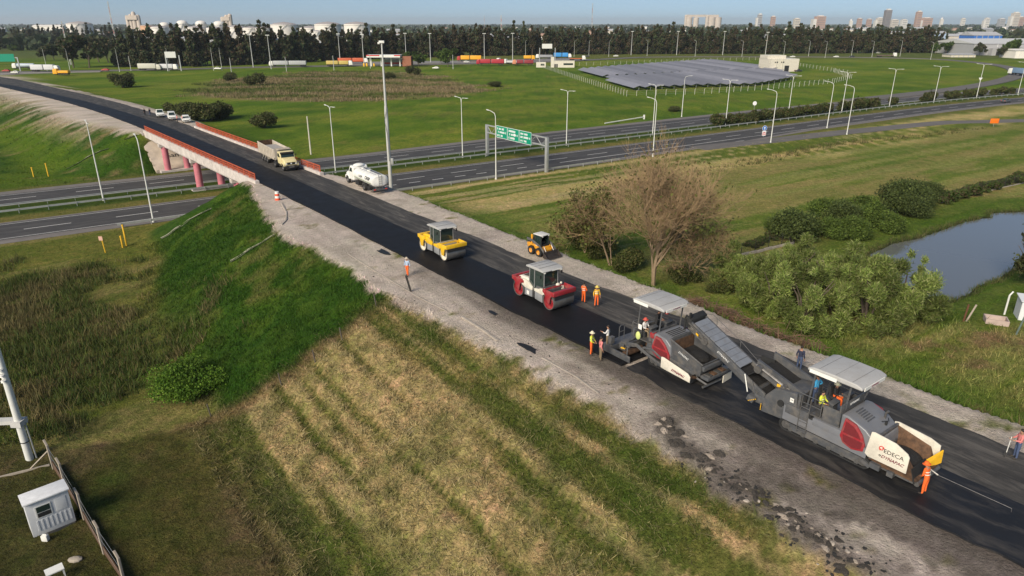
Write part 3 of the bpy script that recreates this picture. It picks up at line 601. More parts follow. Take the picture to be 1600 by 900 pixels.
M_YEL = mat('machine_yellow', (.78, .46, .012), .4, var=.1, scale=2, grime=0.48)
M_ORY = mat('loader_yellow', (.70, .31, .015), .45, var=.12, scale=2, grime=0.56)
M_SAFE = mat('warning_yellow', (.75, .42, .02), .5)
M_RUST = mat('asphalt_caked_rust', (.095, .05, .026), .85, var=.6, scale=3, bump=.3, bscale=10)
M_MIX = mat('loose_asphalt_mix', (.014, .013, .013), .75, var=.4, scale=8, bump=.8, bscale=22)
M_GLASS = glass_mat('cab_glass', (.018, .034, .030), .06)
M_TEXT = mat('lettering_black', (.02, .02, .022), .6); M_TEXTW = mat('lettering_white', (.75, .75, .74), .6); M_TEXTR = mat('lettering_red', (.55, .04, .03), .6); M_MAROON = mat('lettering_maroon', (.16, .02, .04), .6)
M_BELT = mat('conveyor_cover_steel', (.27, .285, .31), .35, .3, var=.12, scale=2, grime=0.40)
M_SEAT = mat('seat_black', (.03, .03, .032), .8)
def part(p, name, m, fn, bevel=0.0, smooth=False, seg=2):
    mb = MB(); fn(mb); return mb.build(name, m, p, smooth=smooth, bevel=bevel, seg=seg)
def text_on(p, txt, size, m, loc, rot, **k): return link('lettering', text_mesh(txt, size, m, **k), p, loc, rot)
SIDE = (R(90), 0, 0)                                           # lettering that reads from the machine's right-hand side (-y)
def crawler(p, x0, x1, yc, wd=.36, h=.78):
    r = h / 2; pts = []
    for i in range(9): a = R(90 + 180 * i / 8); pts.append((x0 + r + r * math.cos(a), r + r * math.sin(a)))
    for i in range(9): a = R(-90 + 180 * i / 8); pts.append((x1 - r + r * math.cos(a), r + r * math.sin(a)))
    inner = [((x - (x0 + x1) / 2) * (1 - .13 * 2 / (x1 - x0)) + (x0 + x1) / 2, r + (z - r) * .70) for x, z in pts]
    tr = empty('crawler_track'); tr.parent = p; tr.location = (0, yc, 0)
    mb = MB(); k = len(pts)
    V = [(x, y, z) for y in (-wd / 2, wd / 2) for L in (pts, inner) for x, z in L]
    F = [] 
    for i in range(k):
        j = (i + 1) % k; F += [(i, j, 2 * k + j, 2 * k + i), (k + i, 3 * k + i, 3 * k + j, k + j), (i, k + i, k + j, j), (2 * k + i, 2 * k + j, 3 * k + j, 3 * k + i)]
    mb.add(V, F)
    n = int((x1 - x0) / .19)
    for i in range(n): mb.box((x0 + r + (x1 - x0 - 2 * r) * i / (n - 1), 0, .012), (.09, wd + .03, .03)); mb.box((x0 + r + (x1 - x0 - 2 * r) * i / (n - 1), 0, h - .0), (.09, wd + .03, .03))
    mb.build('track_chain', M_BLACK, tr)
    part(tr, 'track_frame', M_DGREY, lambda q: q.bb(x0 + .5, x1 - .5, -wd * .35, wd * .35, .16, h - .2))
    wm = MB().cyl((0, -wd * .42, 0), (0, wd * .42, 0), r - .15, n=16).cyl((0, -wd * .48, 0), (0, wd * .48, 0), .1, n=10).mesh('sprocket', M_STEEL)
    link('sprocket', wm, tr, (x0 + r, 0, r)); link('sprocket', wm, tr, (x1 - r, 0, r))
    rm = MB().cyl((0, -wd * .4, 0), (0, wd * .4, 0), .13, n=12).mesh('track_roller', M_STEEL)
    for i in range(6): link('track_roller', rm, tr, (x0 + .7 + (x1 - x0 - 1.4) * i / 5, 0, .22))
    return tr
def seat(p, loc, rz=0):
    s_ = part(p, 'operator_seat', M_SEAT, lambda q: (q.box((0, 0, .45), (.5, .5, .14)), q.box((-.24, 0, .8), (.12, .48, .62), (0, -.12, 0)), q.box((0, 0, .2), (.3, .3, .4))), bevel=.03); s_.location = loc; s_.rotation_euler = (0, 0, rz); return s_
def console(p, loc, rz=0):
    c = part(p, 'control_console', M_DGREY, lambda q: (q.box((0, 0, .45), (.22, .5, .9)), q.box((.02, 0, .95), (.3, .7, .14), (0, .3, 0))), bevel=.02); c.location = loc; c.rotation_euler = (0, 0, rz); return c
def canopy(p, xc, yc, z, lx, ly, name='canopy_roof'):
    cn = part(p, name, M_CANOPY, lambda q: q.prism([(-lx / 2, -.13), (-lx / 2 + .02, .02), (-lx / 2 + .35, .13), (0, .16), (lx / 2 - .35, .13), (lx / 2 - .02, .02), (lx / 2, -.13)], -ly / 2, ly / 2, 'y'), bevel=.07, seg=3)
    cn.location = (xc, yc, z)
    for k in (-.9, 0, .9): r_ = part(cn, 'roof_seam', M_DGREY, lambda q: q.tube([(k - .0 * 0, -ly / 2 + .08, .152 - abs(k) * .02), (k, ly / 2 - .08, .152 - abs(k) * .02)], .012, 5))
    part(cn, 'fascia', M_WHITEP, lambda q: (q.bb(-lx / 2 + .15, lx / 2 - 1.35, -ly / 2 - .02, -ly / 2 + .02, -.2, .0)))
    part(cn, 'fascia', M_WHITEP, lambda q: (q.bb(lx / 2 - .02, lx / 2 + .02, -ly / 2 + .25, ly / 2 - .25, -.2, -.02)))
    text_on(cn, 'DYNAPAC', .16, M_MAROON, (lx / 2 + .026, 0, -.11), (R(90), 0, R(90)), shear=.3)
    return cn
def railing(p, pts, h=1.0, name='handrail'):
    def f(q):
        for a, b in zip(pts, pts[1:]):
            q.tube([(*a, pts_z + h), (*b, pts_z + h)], .025, 6); q.tube([(*a, pts_z + h * .5), (*b, pts_z + h * .5)], .02, 6)
        for a in pts: q.tube([(*a, pts_z), (*a, pts_z + h)], .025, 6)
    pts_z = railing.z; return part(p, name, M_DGREY, f)
def logo_edeca(p, loc):
    e = empty('company_emblem'); e.parent = p; e.location = loc; e.rotation_euler = SIDE
    for k, (r0, a0, a1) in enumerate(((.12, 20, 250), (.07, 200, 430))):
        pts = [(math.cos(R(a)) * r0, math.sin(R(a)) * r0, 0) for a in np.linspace(a0, a1, 12)]
        part(e, 'emblem_arc', M_TEXTR, lambda q: q.tube(pts, [.022] * 12, 6))
# ---------------------------------------------------------------- material feeder with swing conveyor
def make_feeder():
    p = empty('material_feeder', rd(14.0, 33.2), ROAD_RZ, 'large dark grey crawler material feeder with white hopper wing, red grille and long covered conveyor', 'feeder')
    for sg in (-1, 1): crawler(p, -3.4, 1.75, sg * 1.08)
    part(p, 'chassis', M_DGREY, lambda q: (q.bb(-3.6, 2.0, -.85, .85, .45, 1.3), q.bb(-3.3, 1.5, -1.28, 1.28, .86, 1.32)), bevel=.04)
    for sg in (-1, 1):
        part(p, 'side_skirt', M_MGREY, lambda q: q.prism([(-3.2, .74), (1.5, .70), (1.5, 1.25), (.2, 1.42), (-1.6, 1.42), (-3.2, 1.62)], sg * 1.29, sg * 1.34, 'y'))
        part(p, 'locker', M_DGREY, lambda q: q.bb(-3.1, -1.75, sg * .55, sg * 1.36, 1.2, 1.75), bevel=.03)
        part(p, 'storage_box', M_MGREY, lambda q: q.bb(-1.5, .1, sg * .9, sg * 1.36, 1.2, 1.6), bevel=.04)
        # red radiator grille
        g_ = part(p, 'side_grille', M_RED, lambda q: q.prism([(.05, 1.35), (.25, 1.02), (.75, .86), (1.32, 1.02), (1.36, 1.35), (1.15, 1.85), (.75, 2.3), (.18, 2.42)], sg * 1.25, sg * 1.37, 'y'), bevel=.02)
        part(g_, 'grille_mesh', M_REDMESH, lambda q: (q.prism([(.2, 1.62), (1.12, 1.62), (.95, 1.9), (.68, 2.15), (.26, 2.28)], sg * 1.36, sg * 1.385, 'y'), q.prism([(.28, 1.12), (.75, .97), (1.2, 1.1), (1.24, 1.5), (.2, 1.5)], sg * 1.36, sg * 1.385, 'y')))
    part(p, 'engine_hood', M_MGREY, lambda q: q.prism([(-.1, 1.2), (-.1, 2.5), (.25, 2.52), (1.2, 2.18), (1.75, 1.75), (1.95, 1.2)], -1.24, 1.24, 'y'), bevel=.1, seg=3)
    for i in range(6): part(p, 'hood_louvre', M_DGREY, lambda q: q.box((.28 + .13 * i, -.2, 2.535 - .047 * i), (.06, .72, .05), (0, .35, 0)))
    part(p, 'exhaust_pipe', M_STEEL, lambda q: q.tube([(1.2, .75, 2.05), (1.2, .75, 2.45), (1.32, .75, 2.62)], .06, 8), smooth=True)
    part(p, 'bonnet_latch', M_BLACK, lambda q: (q.tube([(1.3, .2, 2.2), (1.5, .55, 2.2), (1.3, .9, 2.16)], .02, 5), q.box((1.45, .4, 2.1), (.1, .1, .2))))
    # receiving hopper
    hp = empty('receiving_hopper'); hp.parent = p
    part(hp, 'hopper_floor', M_RUST, lambda q: q.bb(1.75, 3.95, -1.15, 1.15, .55, .75))
    part(hp, 'hopper_wing', M_CREAM, lambda q: q.prism([(1.42, 1.02), (1.55, 2.32), (1.7, 2.36), (2.75, 2.26), (3.35, 1.98), (3.46, 1.82), (3.46, .92), (1.6, .9)], -1.36, -1.29, 'y'), bevel=.025)
    part(hp, 'hopper_wing', M_CREAM, lambda q: q.prism([(1.45, .8), (1.5, 1.9), (1.7, 1.95), (3.3, 1.8), (3.8, 1.62), (3.85, .8)], 1.3, 1.38, 'y'), bevel=.025)
    for sg, zt in ((-1, 2.2), (1, 1.8)): part(hp, 'wing_lining', M_RUST, lambda q: q.add([(1.6, sg * 1.285, zt), (3.4, sg * 1.285, zt - .42), (3.75, sg * .75, .76), (1.6, sg * .75, .76), (1.6, sg * 1.32, zt), (3.4, sg * 1.32, zt - .42), (3.75, sg * 1.2, .7), (1.6, sg * 1.2, .7)], [(0, 1, 2, 3), (7, 6, 5, 4), (0, 4, 5, 1), (1, 5, 6, 2), (2, 6, 7, 3), (3, 7, 4, 0)]))
    part(hp, 'hopper_back', M_DGREY, lambda q: q.bb(1.62, 1.74, -1.28, 1.28, .8, 1.9))
    part(hp, 'asphalt_load', M_MIX, lambda q: q.ball((2.6, .05, .78), (1.05, 1.0, .48), 18, 8), smooth=True)
    part(hp, 'front_flap', M_SAFE, lambda q: q.add([(3.5, .15, .95), (3.95, 1.25, 1.5), (4.0, 1.2, .8), (3.6, .15, .6), (3.54, .15, .95), (3.99, 1.25, 1.5), (4.04, 1.2, .8), (3.64, .15, .6)], [(0, 1, 2, 3), (7, 6, 5, 4), (0, 4, 5, 1), (1, 5, 6, 2), (2, 6, 7, 3), (3, 7, 4, 0)]))
    part(hp, 'front_apron', M_BLACK, lambda q: q.box((3.72, -.45, .85), (.06, 1.5, .75), (0, -.35, 0)))
    part(p, 'push_roller', M_STEEL, lambda q: (q.cyl((3.95, -1.15, .52), (3.95, -.15, .52), .13), q.cyl((3.95, .15, .52), (3.95, 1.15, .52), .13), q.bb(3.6, 3.9, -1.1, 1.1, .42, .62)))
    part(p, 'front_frame', M_DGREY, lambda q: (q.bb(1.7, 3.7, -1.0, -.8, .35, .62), q.bb(1.7, 3.7, .8, 1.0, .35, .62), q.bb(2.6, 2.9, -1.3, 1.3, .3, .6), q.box((2.0, -1.25, .5), (.5, .2, .3)), q.box((1.55, -1.3, .45), (.5, .12, .2), (0, .4, 0))))
    text_on(p, 'EDECA', .31, M_TEXT, (2.76, -1.372, 1.62), SIDE); logo_edeca(p, (2.17, -1.372, 1.68))
    text_on(p, 'DYNAPAC', .23, M_MAROON, (2.74, -1.372, 1.27), SIDE, bold=.004, shear=.35)
    part(p, 'brand_diamond', M_TEXT, lambda q: q.add([(2.08, -1.375, 1.28), (2.15, -1.375, 1.21), (2.22, -1.375, 1.28), (2.15, -1.375, 1.35), (2.12, -1.375, 1.28), (2.15, -1.375, 1.25), (2.18, -1.375, 1.28), (2.15, -1.375, 1.31)], [(0, 1, 5, 4), (1, 2, 6, 5), (2, 3, 7, 6), (3, 0, 4, 7)]))
    # operator stand
    part(p, 'platform_floor', M_STEEL, lambda q: q.bb(-2.55, -.15, -1.2, 1.2, 1.62, 1.7))
    part(p, 'platform_side', M_DGREY, lambda q: (q.bb(-.3, -.16, -1.2, 1.2, 1.7, 2.55), q.bb(-.25, -.16, -1.24, 1.24, 2.5, 2.9), q.bb(-1.1, -.2, -1.22, -1.16, 1.65, 2.55), q.bb(-1.1, -.2, 1.16, 1.22, 1.65, 2.55), q.bb(-2.5, -2.4, -1.2, -.5, 1.65, 2.5)), bevel=.015)
    text_on(p, 'DYNAPAC', .2, M_TEXTW, (-.152, .1, 2.72), (R(90), 0, R(90)))
    part(p, 'storage_crate', mat('cardboard', (.36, .2, .08), .9), lambda q: q.bb(-.75, -.4, -1.1, -.8, 1.7, 2.0))
    for y in (-.72, .72): seat(p, (-1.5, y, 1.7)); console(p, (-.85, y, 1.7))
    canopy(p, -.95, .3, 4.12, 3.0, 2.55)
    part(p, 'canopy_post', M_DGREY, lambda q: q.tube([(-.2, -.75, 2.5), (-.12, -.7, 4.05)], .055, 6)); part(p, 'canopy_post', M_DGREY, lambda q: q.tube([(-.2, 1.15, 2.5), (.2, 1.3, 4.05)], .055, 6))
    part(p, 'canopy_post', M_DGREY, lambda q: q.tube([(-2.2, -.8, 1.7), (-2.05, -.7, 4.05)], .055, 6)); part(p, 'canopy_post', M_DGREY, lambda q: q.tube([(-2.2, 1.15, 1.7), (-2.05, 1.3, 4.05)], .055, 6))
    railing.z = 1.7; railing(p, [(-2.5, -1.2), (-1.2, -1.2)], .95); railing(p, [(-2.5, 1.2), (-.3, 1.2)], .95)
    part(p, 'work_light', M_TEXTR, lambda q: q.ball((.15, -.3, 3.9), (.12, .09, .09)), smooth=True)
    ld = part(p, 'ladder', M_STEEL, lambda q: ([q.tube([(-2.25 + a, -1.42, .45), (-2.25 + a, -1.30, 2.6)], .025, 6) for a in (0, .5)], [q.tube([(-2.25, -1.41 + .02 * k, .55 + .28 * k), (-1.75, -1.41 + .02 * k, .55 + .28 * k)], .022, 6) for k in range(6)]))
    part(p, 'notice_plate', M_WHITEP, lambda q: q.bb(-2.9, -2.68, -1.37, -1.35, 1.95, 2.2)); part(p, 'notice_plate', M_WHITEP, lambda q: q.bb(-3.5, -3.3, -1.30, -1.28, 1.4, 1.55))
    text_on(p, 'MF', .12, M_TEXT, (-2.79, -1.373, 2.08), SIDE)
    # rear tower, primary conveyor trough
    part(p, 'rear_tower', M_DGREY, lambda q: (q.prism([(-4.6, .5), (-4.45, 1.6), (-3.9, 2.3), (-2.6, 2.5), (-2.5, 1.3), (-3.3, .6)], -1.25, -.95, 'y'), q.prism([(-4.6, .5), (-4.45, 1.6), (-3.9, 2.3), (-2.6, 2.5), (-2.5, 1.3), (-3.3, .6)], .95, 1.25, 'y'), q.bb(-3.6, -2.6, -1.0, 1.0, 1.2, 2.3)), bevel=.04)
    part(p, 'cable_drum', M_BLACK, lambda q: q.cyl((-3.45, -1.32, 1.55), (-3.45, -1.22, 1.55), .2, n=14))
    tr = empty('primary_conveyor'); tr.parent = p
    def slab(q, s0, z0, s1, z1, y0, y1, dz): q.add([(s0, y0, z0), (s1, y0, z1), (s1, y1, z1), (s0, y1, z0), (s0, y0, z0 - dz), (s1, y0, z1 - dz), (s1, y1, z1 - dz), (s0, y1, z0 - dz)], [(0, 1, 2, 3), (7, 6, 5, 4), (0, 4, 5, 1), (1, 5, 6, 2), (2, 6, 7, 3), (3, 7, 4, 0)])
    part(tr, 'conveyor_bed', M_MIX, lambda q: slab(q, -2.7, 1.95, -5.4, 2.75, -.55, .95, .12))
    for y0, y1 in ((-.72, -.55), (.95, 1.1)): part(tr, 'trough_side', M_DGREY, lambda q: slab(q, -2.6, 2.4, -5.55, 3.22, y0, y1, .75))
    for y in (-.86, -.79): part(tr, 'side_bar', M_STEEL, lambda q: q.tube([(-3.2, y, 2.2), (-4.2, y, 2.55), (-5.5, y, 2.95)], .06, 6))
    part(tr, 'drive_motor', M_STEEL, lambda q: q.cyl((-5.3, -1.05, 2.8), (-5.3, -.6, 2.8), .24, n=14))
    part(tr, 'drive_motor', M_STEEL, lambda q: (q.cyl((-3.6, -1.05, 2.35), (-3.6, -.75, 2.35), .16, n=12), q.cyl((-3.6, -1.1, 2.35), (-3.6, -1.05, 2.35), .05)))
    part(tr, 'amber_reflector', M_SAFE, lambda q: q.box((-3.9, -.95, 2.35), (.22, .06, .16)))
    part(tr, 'chute', M_BLACK, lambda q: (slab(q, -5.3, 2.7, -6.2, 1.9, -.7, .6, .05), q.box((-5.7, .62, 2.4), (.9, .05, 1.0))))
    # swing conveyor with steel covers
    sc = empty('swing_conveyor'); sc.parent = p; sc.location = (-5.0, -.1, 1.35); sc.rotation_euler = (0, 0, R(2))
    A = math.atan2(1.62, 3.35); L0, L1 = -.3, 6.0
    U = lambda l, y, h: (-math.cos(A) * l - math.sin(A) * h * -1 * 0 - 0, y, math.sin(A) * l + math.cos(A) * h)
    def cb(q, l0, l1, y0, y1, h0, h1): q.add([U(l0, y0, h0), U(l1, y0, h0), U(l1, y1, h0), U(l0, y1, h0), U(l0, y0, h1), U(l1, y0, h1), U(l1, y1, h1), U(l0, y1, h1)], [(3, 2, 1, 0), (4, 5, 6, 7), (0, 1, 5, 4), (1, 2, 6, 5), (2, 3, 7, 6), (3, 0, 4, 7)])
    for y0, y1 in ((-.78, -.66), (.66, .78)): part(sc, 'conveyor_beam', M_DGREY, lambda q: (cb(q, L0, L1, y0, y1, -.42, .22), cb(q, L0 + .4, L1 - .3, y0 - .04 if y0 < 0 else y1, y0 if y0 < 0 else y1 + .04, -.1, .05)), bevel=.02)
    part(sc, 'conveyor_belt', M_MIX, lambda q: cb(q, L0, L1, -.62, .62, -.12, -.05))
    part(sc, 'return_belt', M_BLACK, lambda q: cb(q, L0 + .5, L1, -.62, .62, -.40, -.36))
    for k in range(9): part(sc, 'cover_plate', M_BELT, lambda q: (cb(q, 1.75 + .43 * k, 2.15 + .43 * k, -.63, .63, .2, .245 + .012 * (k % 2))))
    for l in (.4, 5.7): part(sc, 'end_roller', M_STEEL, lambda q: q.cyl(U(l, -.8, -.2), U(l, .8, -.2), .17, n=14))
    part(sc, 'tension_frame', M_STEEL, lambda q: (cb(q, 4.6, 5.9, -.9, -.82, -.36, -.22), cb(q, 4.6, 5.9, -.9, -.82, .02, .12), q.cyl(U(4.5, -.92, -.15), U(4.5, -.80, -.15), .22, n=14), q.cyl(U(5.3, -.92, -.15), U(5.3, -.80, -.15), .15, n=12)))
    part(sc, 'amber_reflector', M_SAFE, lambda q: cb(q, 5.0, 5.2, -.93, -.9, -.2, -.06))
    part(sc, 'discharge_hood', M_BLACK, lambda q: (cb(q, 5.75, 6.15, -.8, .8, -.35, .35), cb(q, 5.9, 6.0, -.8, -.6, .3, .7)), bevel=.02)
    part(sc, 'service_rail', M_STEEL, lambda q: (q.tube([U(1.5, .95, .3), U(3.0, .95, .55), U(5.4, .95, .55), U(5.8, .85, .3)], .02, 5), q.tube([U(3.0, .95, .0), U(3.0, .95, .55)], .02, 5), q.tube([U(5.0, .95, .0), U(5.0, .95, .55)], .02, 5)))
    text_on(sc, 'DYNAPAC', .2, M_TEXTW, U(3.0, -.83, .0), (R(90), A, 0), shear=.3)
    part(p, 'swing_bracket', M_DGREY, lambda q: (q.box((-4.9, -.7, .95), (.9, .5, .5)), q.box((-4.8, .5, .95), (.9, .5, .5)), q.bb(-5.0, -4.2, -.6, .6, .6, 1.0), q.tube([(-5.2, -.9, 1.0), (-5.6, -1.02, 2.0)], .05, 6), q.box((-5.35, -1.05, .95), (.45, .5, .35), (0, .3, 0))), bevel=.03)
    for k in range(5): part(p, 'hazard_stripe', M_SAFE, lambda q: q.box((-5.42 + .11 * k, -1.31, .82 + .07 * k), (.05, .03, .05)))
    for k in range(5): part(p, 'hazard_stripe', M_SAFE, lambda q: q.box((-4.62, -1.28, .6 + .09 * k), (.04, .03, .05)))
    part(p, 'support_ram', M_WHITEP, lambda q: q.tube([(-5.75, -1.0, 1.15), (-6.1, -.95, 2.15)], .035, 6))
    part(p, 'distance_sensor_pole', M_STEEL, lambda q: (q.tube([(3.9, .3, .75), (4.3, .3, .62)], .05, 6), q.tube([(4.2, .3, .62), (7.4, .55, .5)], .014, 6), q.tube([(7.4, .55, .5), (7.42, .55, .32)], .014, 5)))
    return p
make_feeder()
# ---------------------------------------------------------------- paver
def make_paver():
    p = empty('asphalt_paver', rd(25.6, 33.05), ROAD_RZ, 'grey crawler asphalt paver with grey canopy, screed and deep hopper box under the conveyor end', 'paver')
    for sg in (-1, 1): crawler(p, -1.6, 2.2, sg * .98, .34, .72)
    part(p, 'chassis', M_DGREY, lambda q: (q.bb(-1.9, 2.2, -.8, .8, .4, 1.2), q.prism([(-1.9, .8), (-1.7, 1.5), (-1.0, 1.62), (-.2, 1.3), (2.0, .95), (2.2, .75)], -1.22, 1.22, 'y')), bevel=.05)
    for sg in (-1, 1):
        part(p, 'fender', M_DGREY, lambda q: q.prism([(-2.0, .62), (-1.85, 1.05), (-1.2, 1.2), (-.5, .95), (0, .66), (2.1, .60), (2.1, .70), (.1, .80), (-.4, 1.1), (-1.15, 1.36), (-1.95, 1.15), (-2.1, .64)], sg * 1.16, sg * 1.36, 'y'), bevel=.03)
        g_ = part(p, 'side_grille', M_RED, lambda q: q.prism([(-1.2, 1.5), (-1.1, 1.1), (-.7, .85), (.1, .82), (.3, 1.0), (.28, 1.35), (-.1, 1.9), (-.55, 2.28), (-.95, 2.3)], sg * 1.2, sg * 1.33, 'y'), bevel=.02)
        part(g_, 'grille_mesh', M_REDMESH, lambda q: (q.prism([(-1.02, 1.62), (-.02, 1.62), (-.25, 1.9), (-.6, 2.15), (-.88, 2.16)], sg * 1.32, sg * 1.345, 'y'), q.prism([(-1.05, 1.5), (-.98, 1.15), (-.65, .94), (.05, .92), (.2, 1.05), (.12, 1.5)], sg * 1.32, sg * 1.345, 'y')))
    part(p, 'engine_hood', M_MGREY, lambda q: q.prism([(-1.35, 1.2), (-1.3, 2.3), (-1.0, 2.42), (-.2, 2.32), (.25, 1.95), (.3, 1.2)], -1.19, 1.19, 'y'), bevel=.1, seg=3)
    for i in range(5): part(p, 'hood_louvre', M_BLACK, lambda q: q.box((-.75 + .16 * i, .15, 2.395 - .022 * i), (.05, 1.4, .05), (0, .14, 0)))
    # hopper with tall insert
    hp = empty('hopper'); hp.parent = p
    rim = [(.15, -1.12, 2.42), (.15, 1.18, 2.42), (2.75, 1.18, 1.62), (2.75, -1.12, 1.62)]
    def walls(q):
        t = .05
        for (a, b) in ((0, 1), (1, 2), (2, 3), (3, 0)):
            A_, B_ = Vector(rim[a]), Vector(rim[b]); cen = Vector((1.4, 0.03, 0)); 
            na = (cen - (A_ + B_) / 2); na.z = 0; na.normalize(); na *= t
            lo = lambda v: Vector((1.4 + (v.x - 1.4) * .86, v.y * .86, .72))
            q.add([A_, B_, lo(B_), lo(A_), A_ + na, B_ + na, lo(B_) + na, lo(A_) + na], [(0, 1, 2, 3), (7, 6, 5, 4), (0, 4, 5, 1), (1, 5, 6, 2), (2, 6, 7, 3), (3, 7, 4, 0)])
    part(hp, 'hopper_insert', [M_DGREY], walls)
    part(hp, 'hopper_rim', M_STEEL, lambda q: q.tube([Vector(r_) + Vector((0, 0, .02)) for r_ in rim + rim[:1]], .055, 6))
    part(hp, 'insert_lining', M_RUST, lambda q: q.add([(.28, -.95, 2.3), (.28, 1.05, 2.3), (.42, .95, 1.2), (.42, -.9, 1.2), (.26, -.95, 2.3), (.26, 1.05, 2.3), (.40, .95, 1.2), (.40, -.9, 1.2)], [(0, 1, 2, 3), (7, 6, 5, 4), (0, 4, 5, 1), (1, 5, 6, 2), (2, 6, 7, 3), (3, 7, 4, 0)]))
    part(hp, 'asphalt_load', M_MIX, lambda q: (q.add([(.4, -.95, 1.55), (.4, 1.0, 1.55), (2.6, 1.0, 1.2), (2.6, -.95, 1.2), (.4, -.95, .8), (.4, 1.0, .8), (2.6, 1.0, .8), (2.6, -.95, .8)], [(3, 2, 1, 0), (4, 5, 6, 7), (0, 1, 5, 4), (1, 2, 6, 5), (2, 3, 7, 6), (3, 0, 4, 7)]), q.ball((1.4, .1, 1.35), (.85, .75, .35), 14, 6)))
    part(hp, 'front_beam', M_DGREY, lambda q: (q.bb(2.78, 2.98, -1.2, 1.2, 1.3, 1.6), q.bb(2.7, 3.3, -1.15, 1.15, .75, .95)), bevel=.03)
    part(hp, 'hopper_wing', M_CREAM, lambda q: q.prism([(-.05, .55), (-.05, 1.28), (.15, 1.3), (2.1, .98), (2.32, .8), (2.32, .42), (.2, .5)], -1.66, -1.60, 'y'), bevel=.02)
    part(hp, 'hopper_wing', M_CREAM, lambda q: q.prism([(-.05, .55), (-.05, 1.28), (.15, 1.3), (2.1, .98), (2.32, .8), (2.32, .42), (.2, .5)], 1.60, 1.66, 'y'), bevel=.02)
    for sg in (-1, 1): part(hp, 'wing_floor', M_RUST, lambda q: q.add([(0, sg * 1.58, 1.1), (2.3, sg * 1.58, .75), (2.3, sg * .9, .55), (0, sg * .9, .7), (0, sg * 1.58, 1.02), (2.3, sg * 1.58, .67), (2.3, sg * .9, .47), (0, sg * .9, .62)], [(0, 1, 2, 3), (7, 6, 5, 4), (0, 4, 5, 1), (1, 5, 6, 2), (2, 6, 7, 3), (3, 7, 4, 0)]))
    part(hp, 'front_plate', M_CREAM, lambda q: q.box((3.2, .95, .38), (.05, 1.0, .5), (0, 0, .1)))
    for k in range(5): part(hp, 'apron_slat', M_RUST if k % 2 else M_STEEL, lambda q: q.bb(2.85, 3.25, -.95 + .42 * k, -.65 + .42 * k, .96, 1.04))
    part(p, 'push_roller_bar', M_STEEL, lambda q: (q.tube([(3.1, -1.35, .35), (3.1, 1.5, .35)], .08, 8), q.tube([(2.2, -.9, .5), (3.1, -.9, .35)], .08, 6), q.tube([(2.2, .9, .5), (3.1, .9, .35)], .08, 6)))
    text_on(p, 'DYNAPAC', .22, M_MAROON, (1.35, -1.672, .68), (R(90), R(5), 0), shear=.35, bold=.01); text_on(p, 'DYNAPAC', .18, M_TEXTW, (1.3, -1.20, 1.75), (R(80), R(17), 0), shear=.3)
    # operator stand
    part(p, 'platform_floor', M_STEEL, lambda q: q.bb(-3.0, -1.25, -1.2, 1.2, 1.5, 1.58)); part(p, 'platform_side', M_DGREY, lambda q: (q.bb(-1.4, -1.28, -1.2, 1.2, 1.58, 2.4), q.bb(-3.0, -2.9, -1.2, 1.2, 1.58, 2.1)), bevel=.02)
    for y in (-.75, .75): seat(p, (-2.4, y, 1.58)); console(p, (-1.7, y, 1.58))
    part(p, 'red_toolbox', M_RED, lambda q: q.bb(-1.5, -1.15, -1.25, -.9, 2.0, 2.35), bevel=.03); part(p, 'lime_jacket', mat('lime_cloth', (.55, .62, .2), .9), lambda q: q.ball((-2.5, -1.25, 1.75), (.2, .12, .3)), smooth=True)
    part(p, 'notice_plate', M_WHITEP, lambda q: q.bb(-2.55, -2.25, -1.24, -1.22, 2.25, 2.6))
    canopy(p, -2.1, .28, 4.05, 2.75, 2.5)
    for x, y in ((-1.2, -.75), (-1.1, 1.2), (-3.0, -.8), (-2.9, 1.2)): part(p, 'canopy_post', M_DGREY, lambda q: q.tube([(x, y, 1.55), (x + .1, y + .08, 4.0)], .05, 6))
    part(p, 'beacon', M_TEXTR, lambda q: q.cyl((-.85, -.5, 3.72), (-.85, -.5, 3.95), .1, .08, 10))
    part(p, 'exhaust_stack', M_BLACK, lambda q: (q.tube([(-.45, .95, 2.2), (-.45, .95, 3.2), (-.35, .95, 3.4)], .07, 8),))
    railing.z = 1.58; railing(p, [(-3.0, -1.2), (-2.3, -1.2)], .95); railing(p, [(-3.0, 1.2), (-1.4, 1.2)], .95)
    # screed
    sc = empty('screed'); sc.parent = p
    part(sc, 'screed_body', M_DGREY, lambda q: (q.bb(-4.15, -3.35, -1.3, 1.3, .13, .62), q.bb(-4.0, -3.4, -1.3, 1.3, .62, .78)), bevel=.04)
    for sg in (-1, 1):
        part(sc, 'screed_extension', M_DGREY, lambda q: q.bb(-4.55, -4.1, sg * .9, sg * 2.2, .13, .58), bevel=.03)
        part(sc, 'end_gate', M_DGREY, lambda q: (q.bb(-4.7, -2.2, sg * 2.2, sg * 2.26, .1, .55), q.bb(-4.5, -2.6, sg * 2.2, sg * 2.32, .5, .58)), bevel=.015)
        part(sc, 'tow_arm', M_DGREY, lambda q: (q.prism([(-3.6, .55), (-3.5, .95), (-2.4, 1.25), (-1.0, .8), (.3, .55), (.3, .4), (-1.0, .6), (-2.4, 1.0)], sg * 1.38, sg * 1.48, 'y')), bevel=.02)
        part(sc, 'hydraulic_ram', M_STEEL, lambda q: (q.tube([(-2.7, sg * 2.0, .4), (-2.7, sg * 1.95, 1.15)], .05, 8), q.box((-2.7, sg * 1.95, 1.05), (.3, .1, .1)), q.box((-2.7, sg * 2.0, .2), (.12, .1, .3))))
        part(sc, 'auger', M_RUST, lambda q: q.cyl((-2.95, sg * .3, .4), (-2.95, sg * 2.0, .4), .2, n=12))
        part(sc, 'side_console', M_DGREY, lambda q: (q.box((-4.2, sg * 2.0, 1.0), (.3, .35, .5)), q.tube([(-4.2, sg * 2.0, .5), (-4.2, sg * 2.0, 1.0)], .04, 6)), bevel=.02)
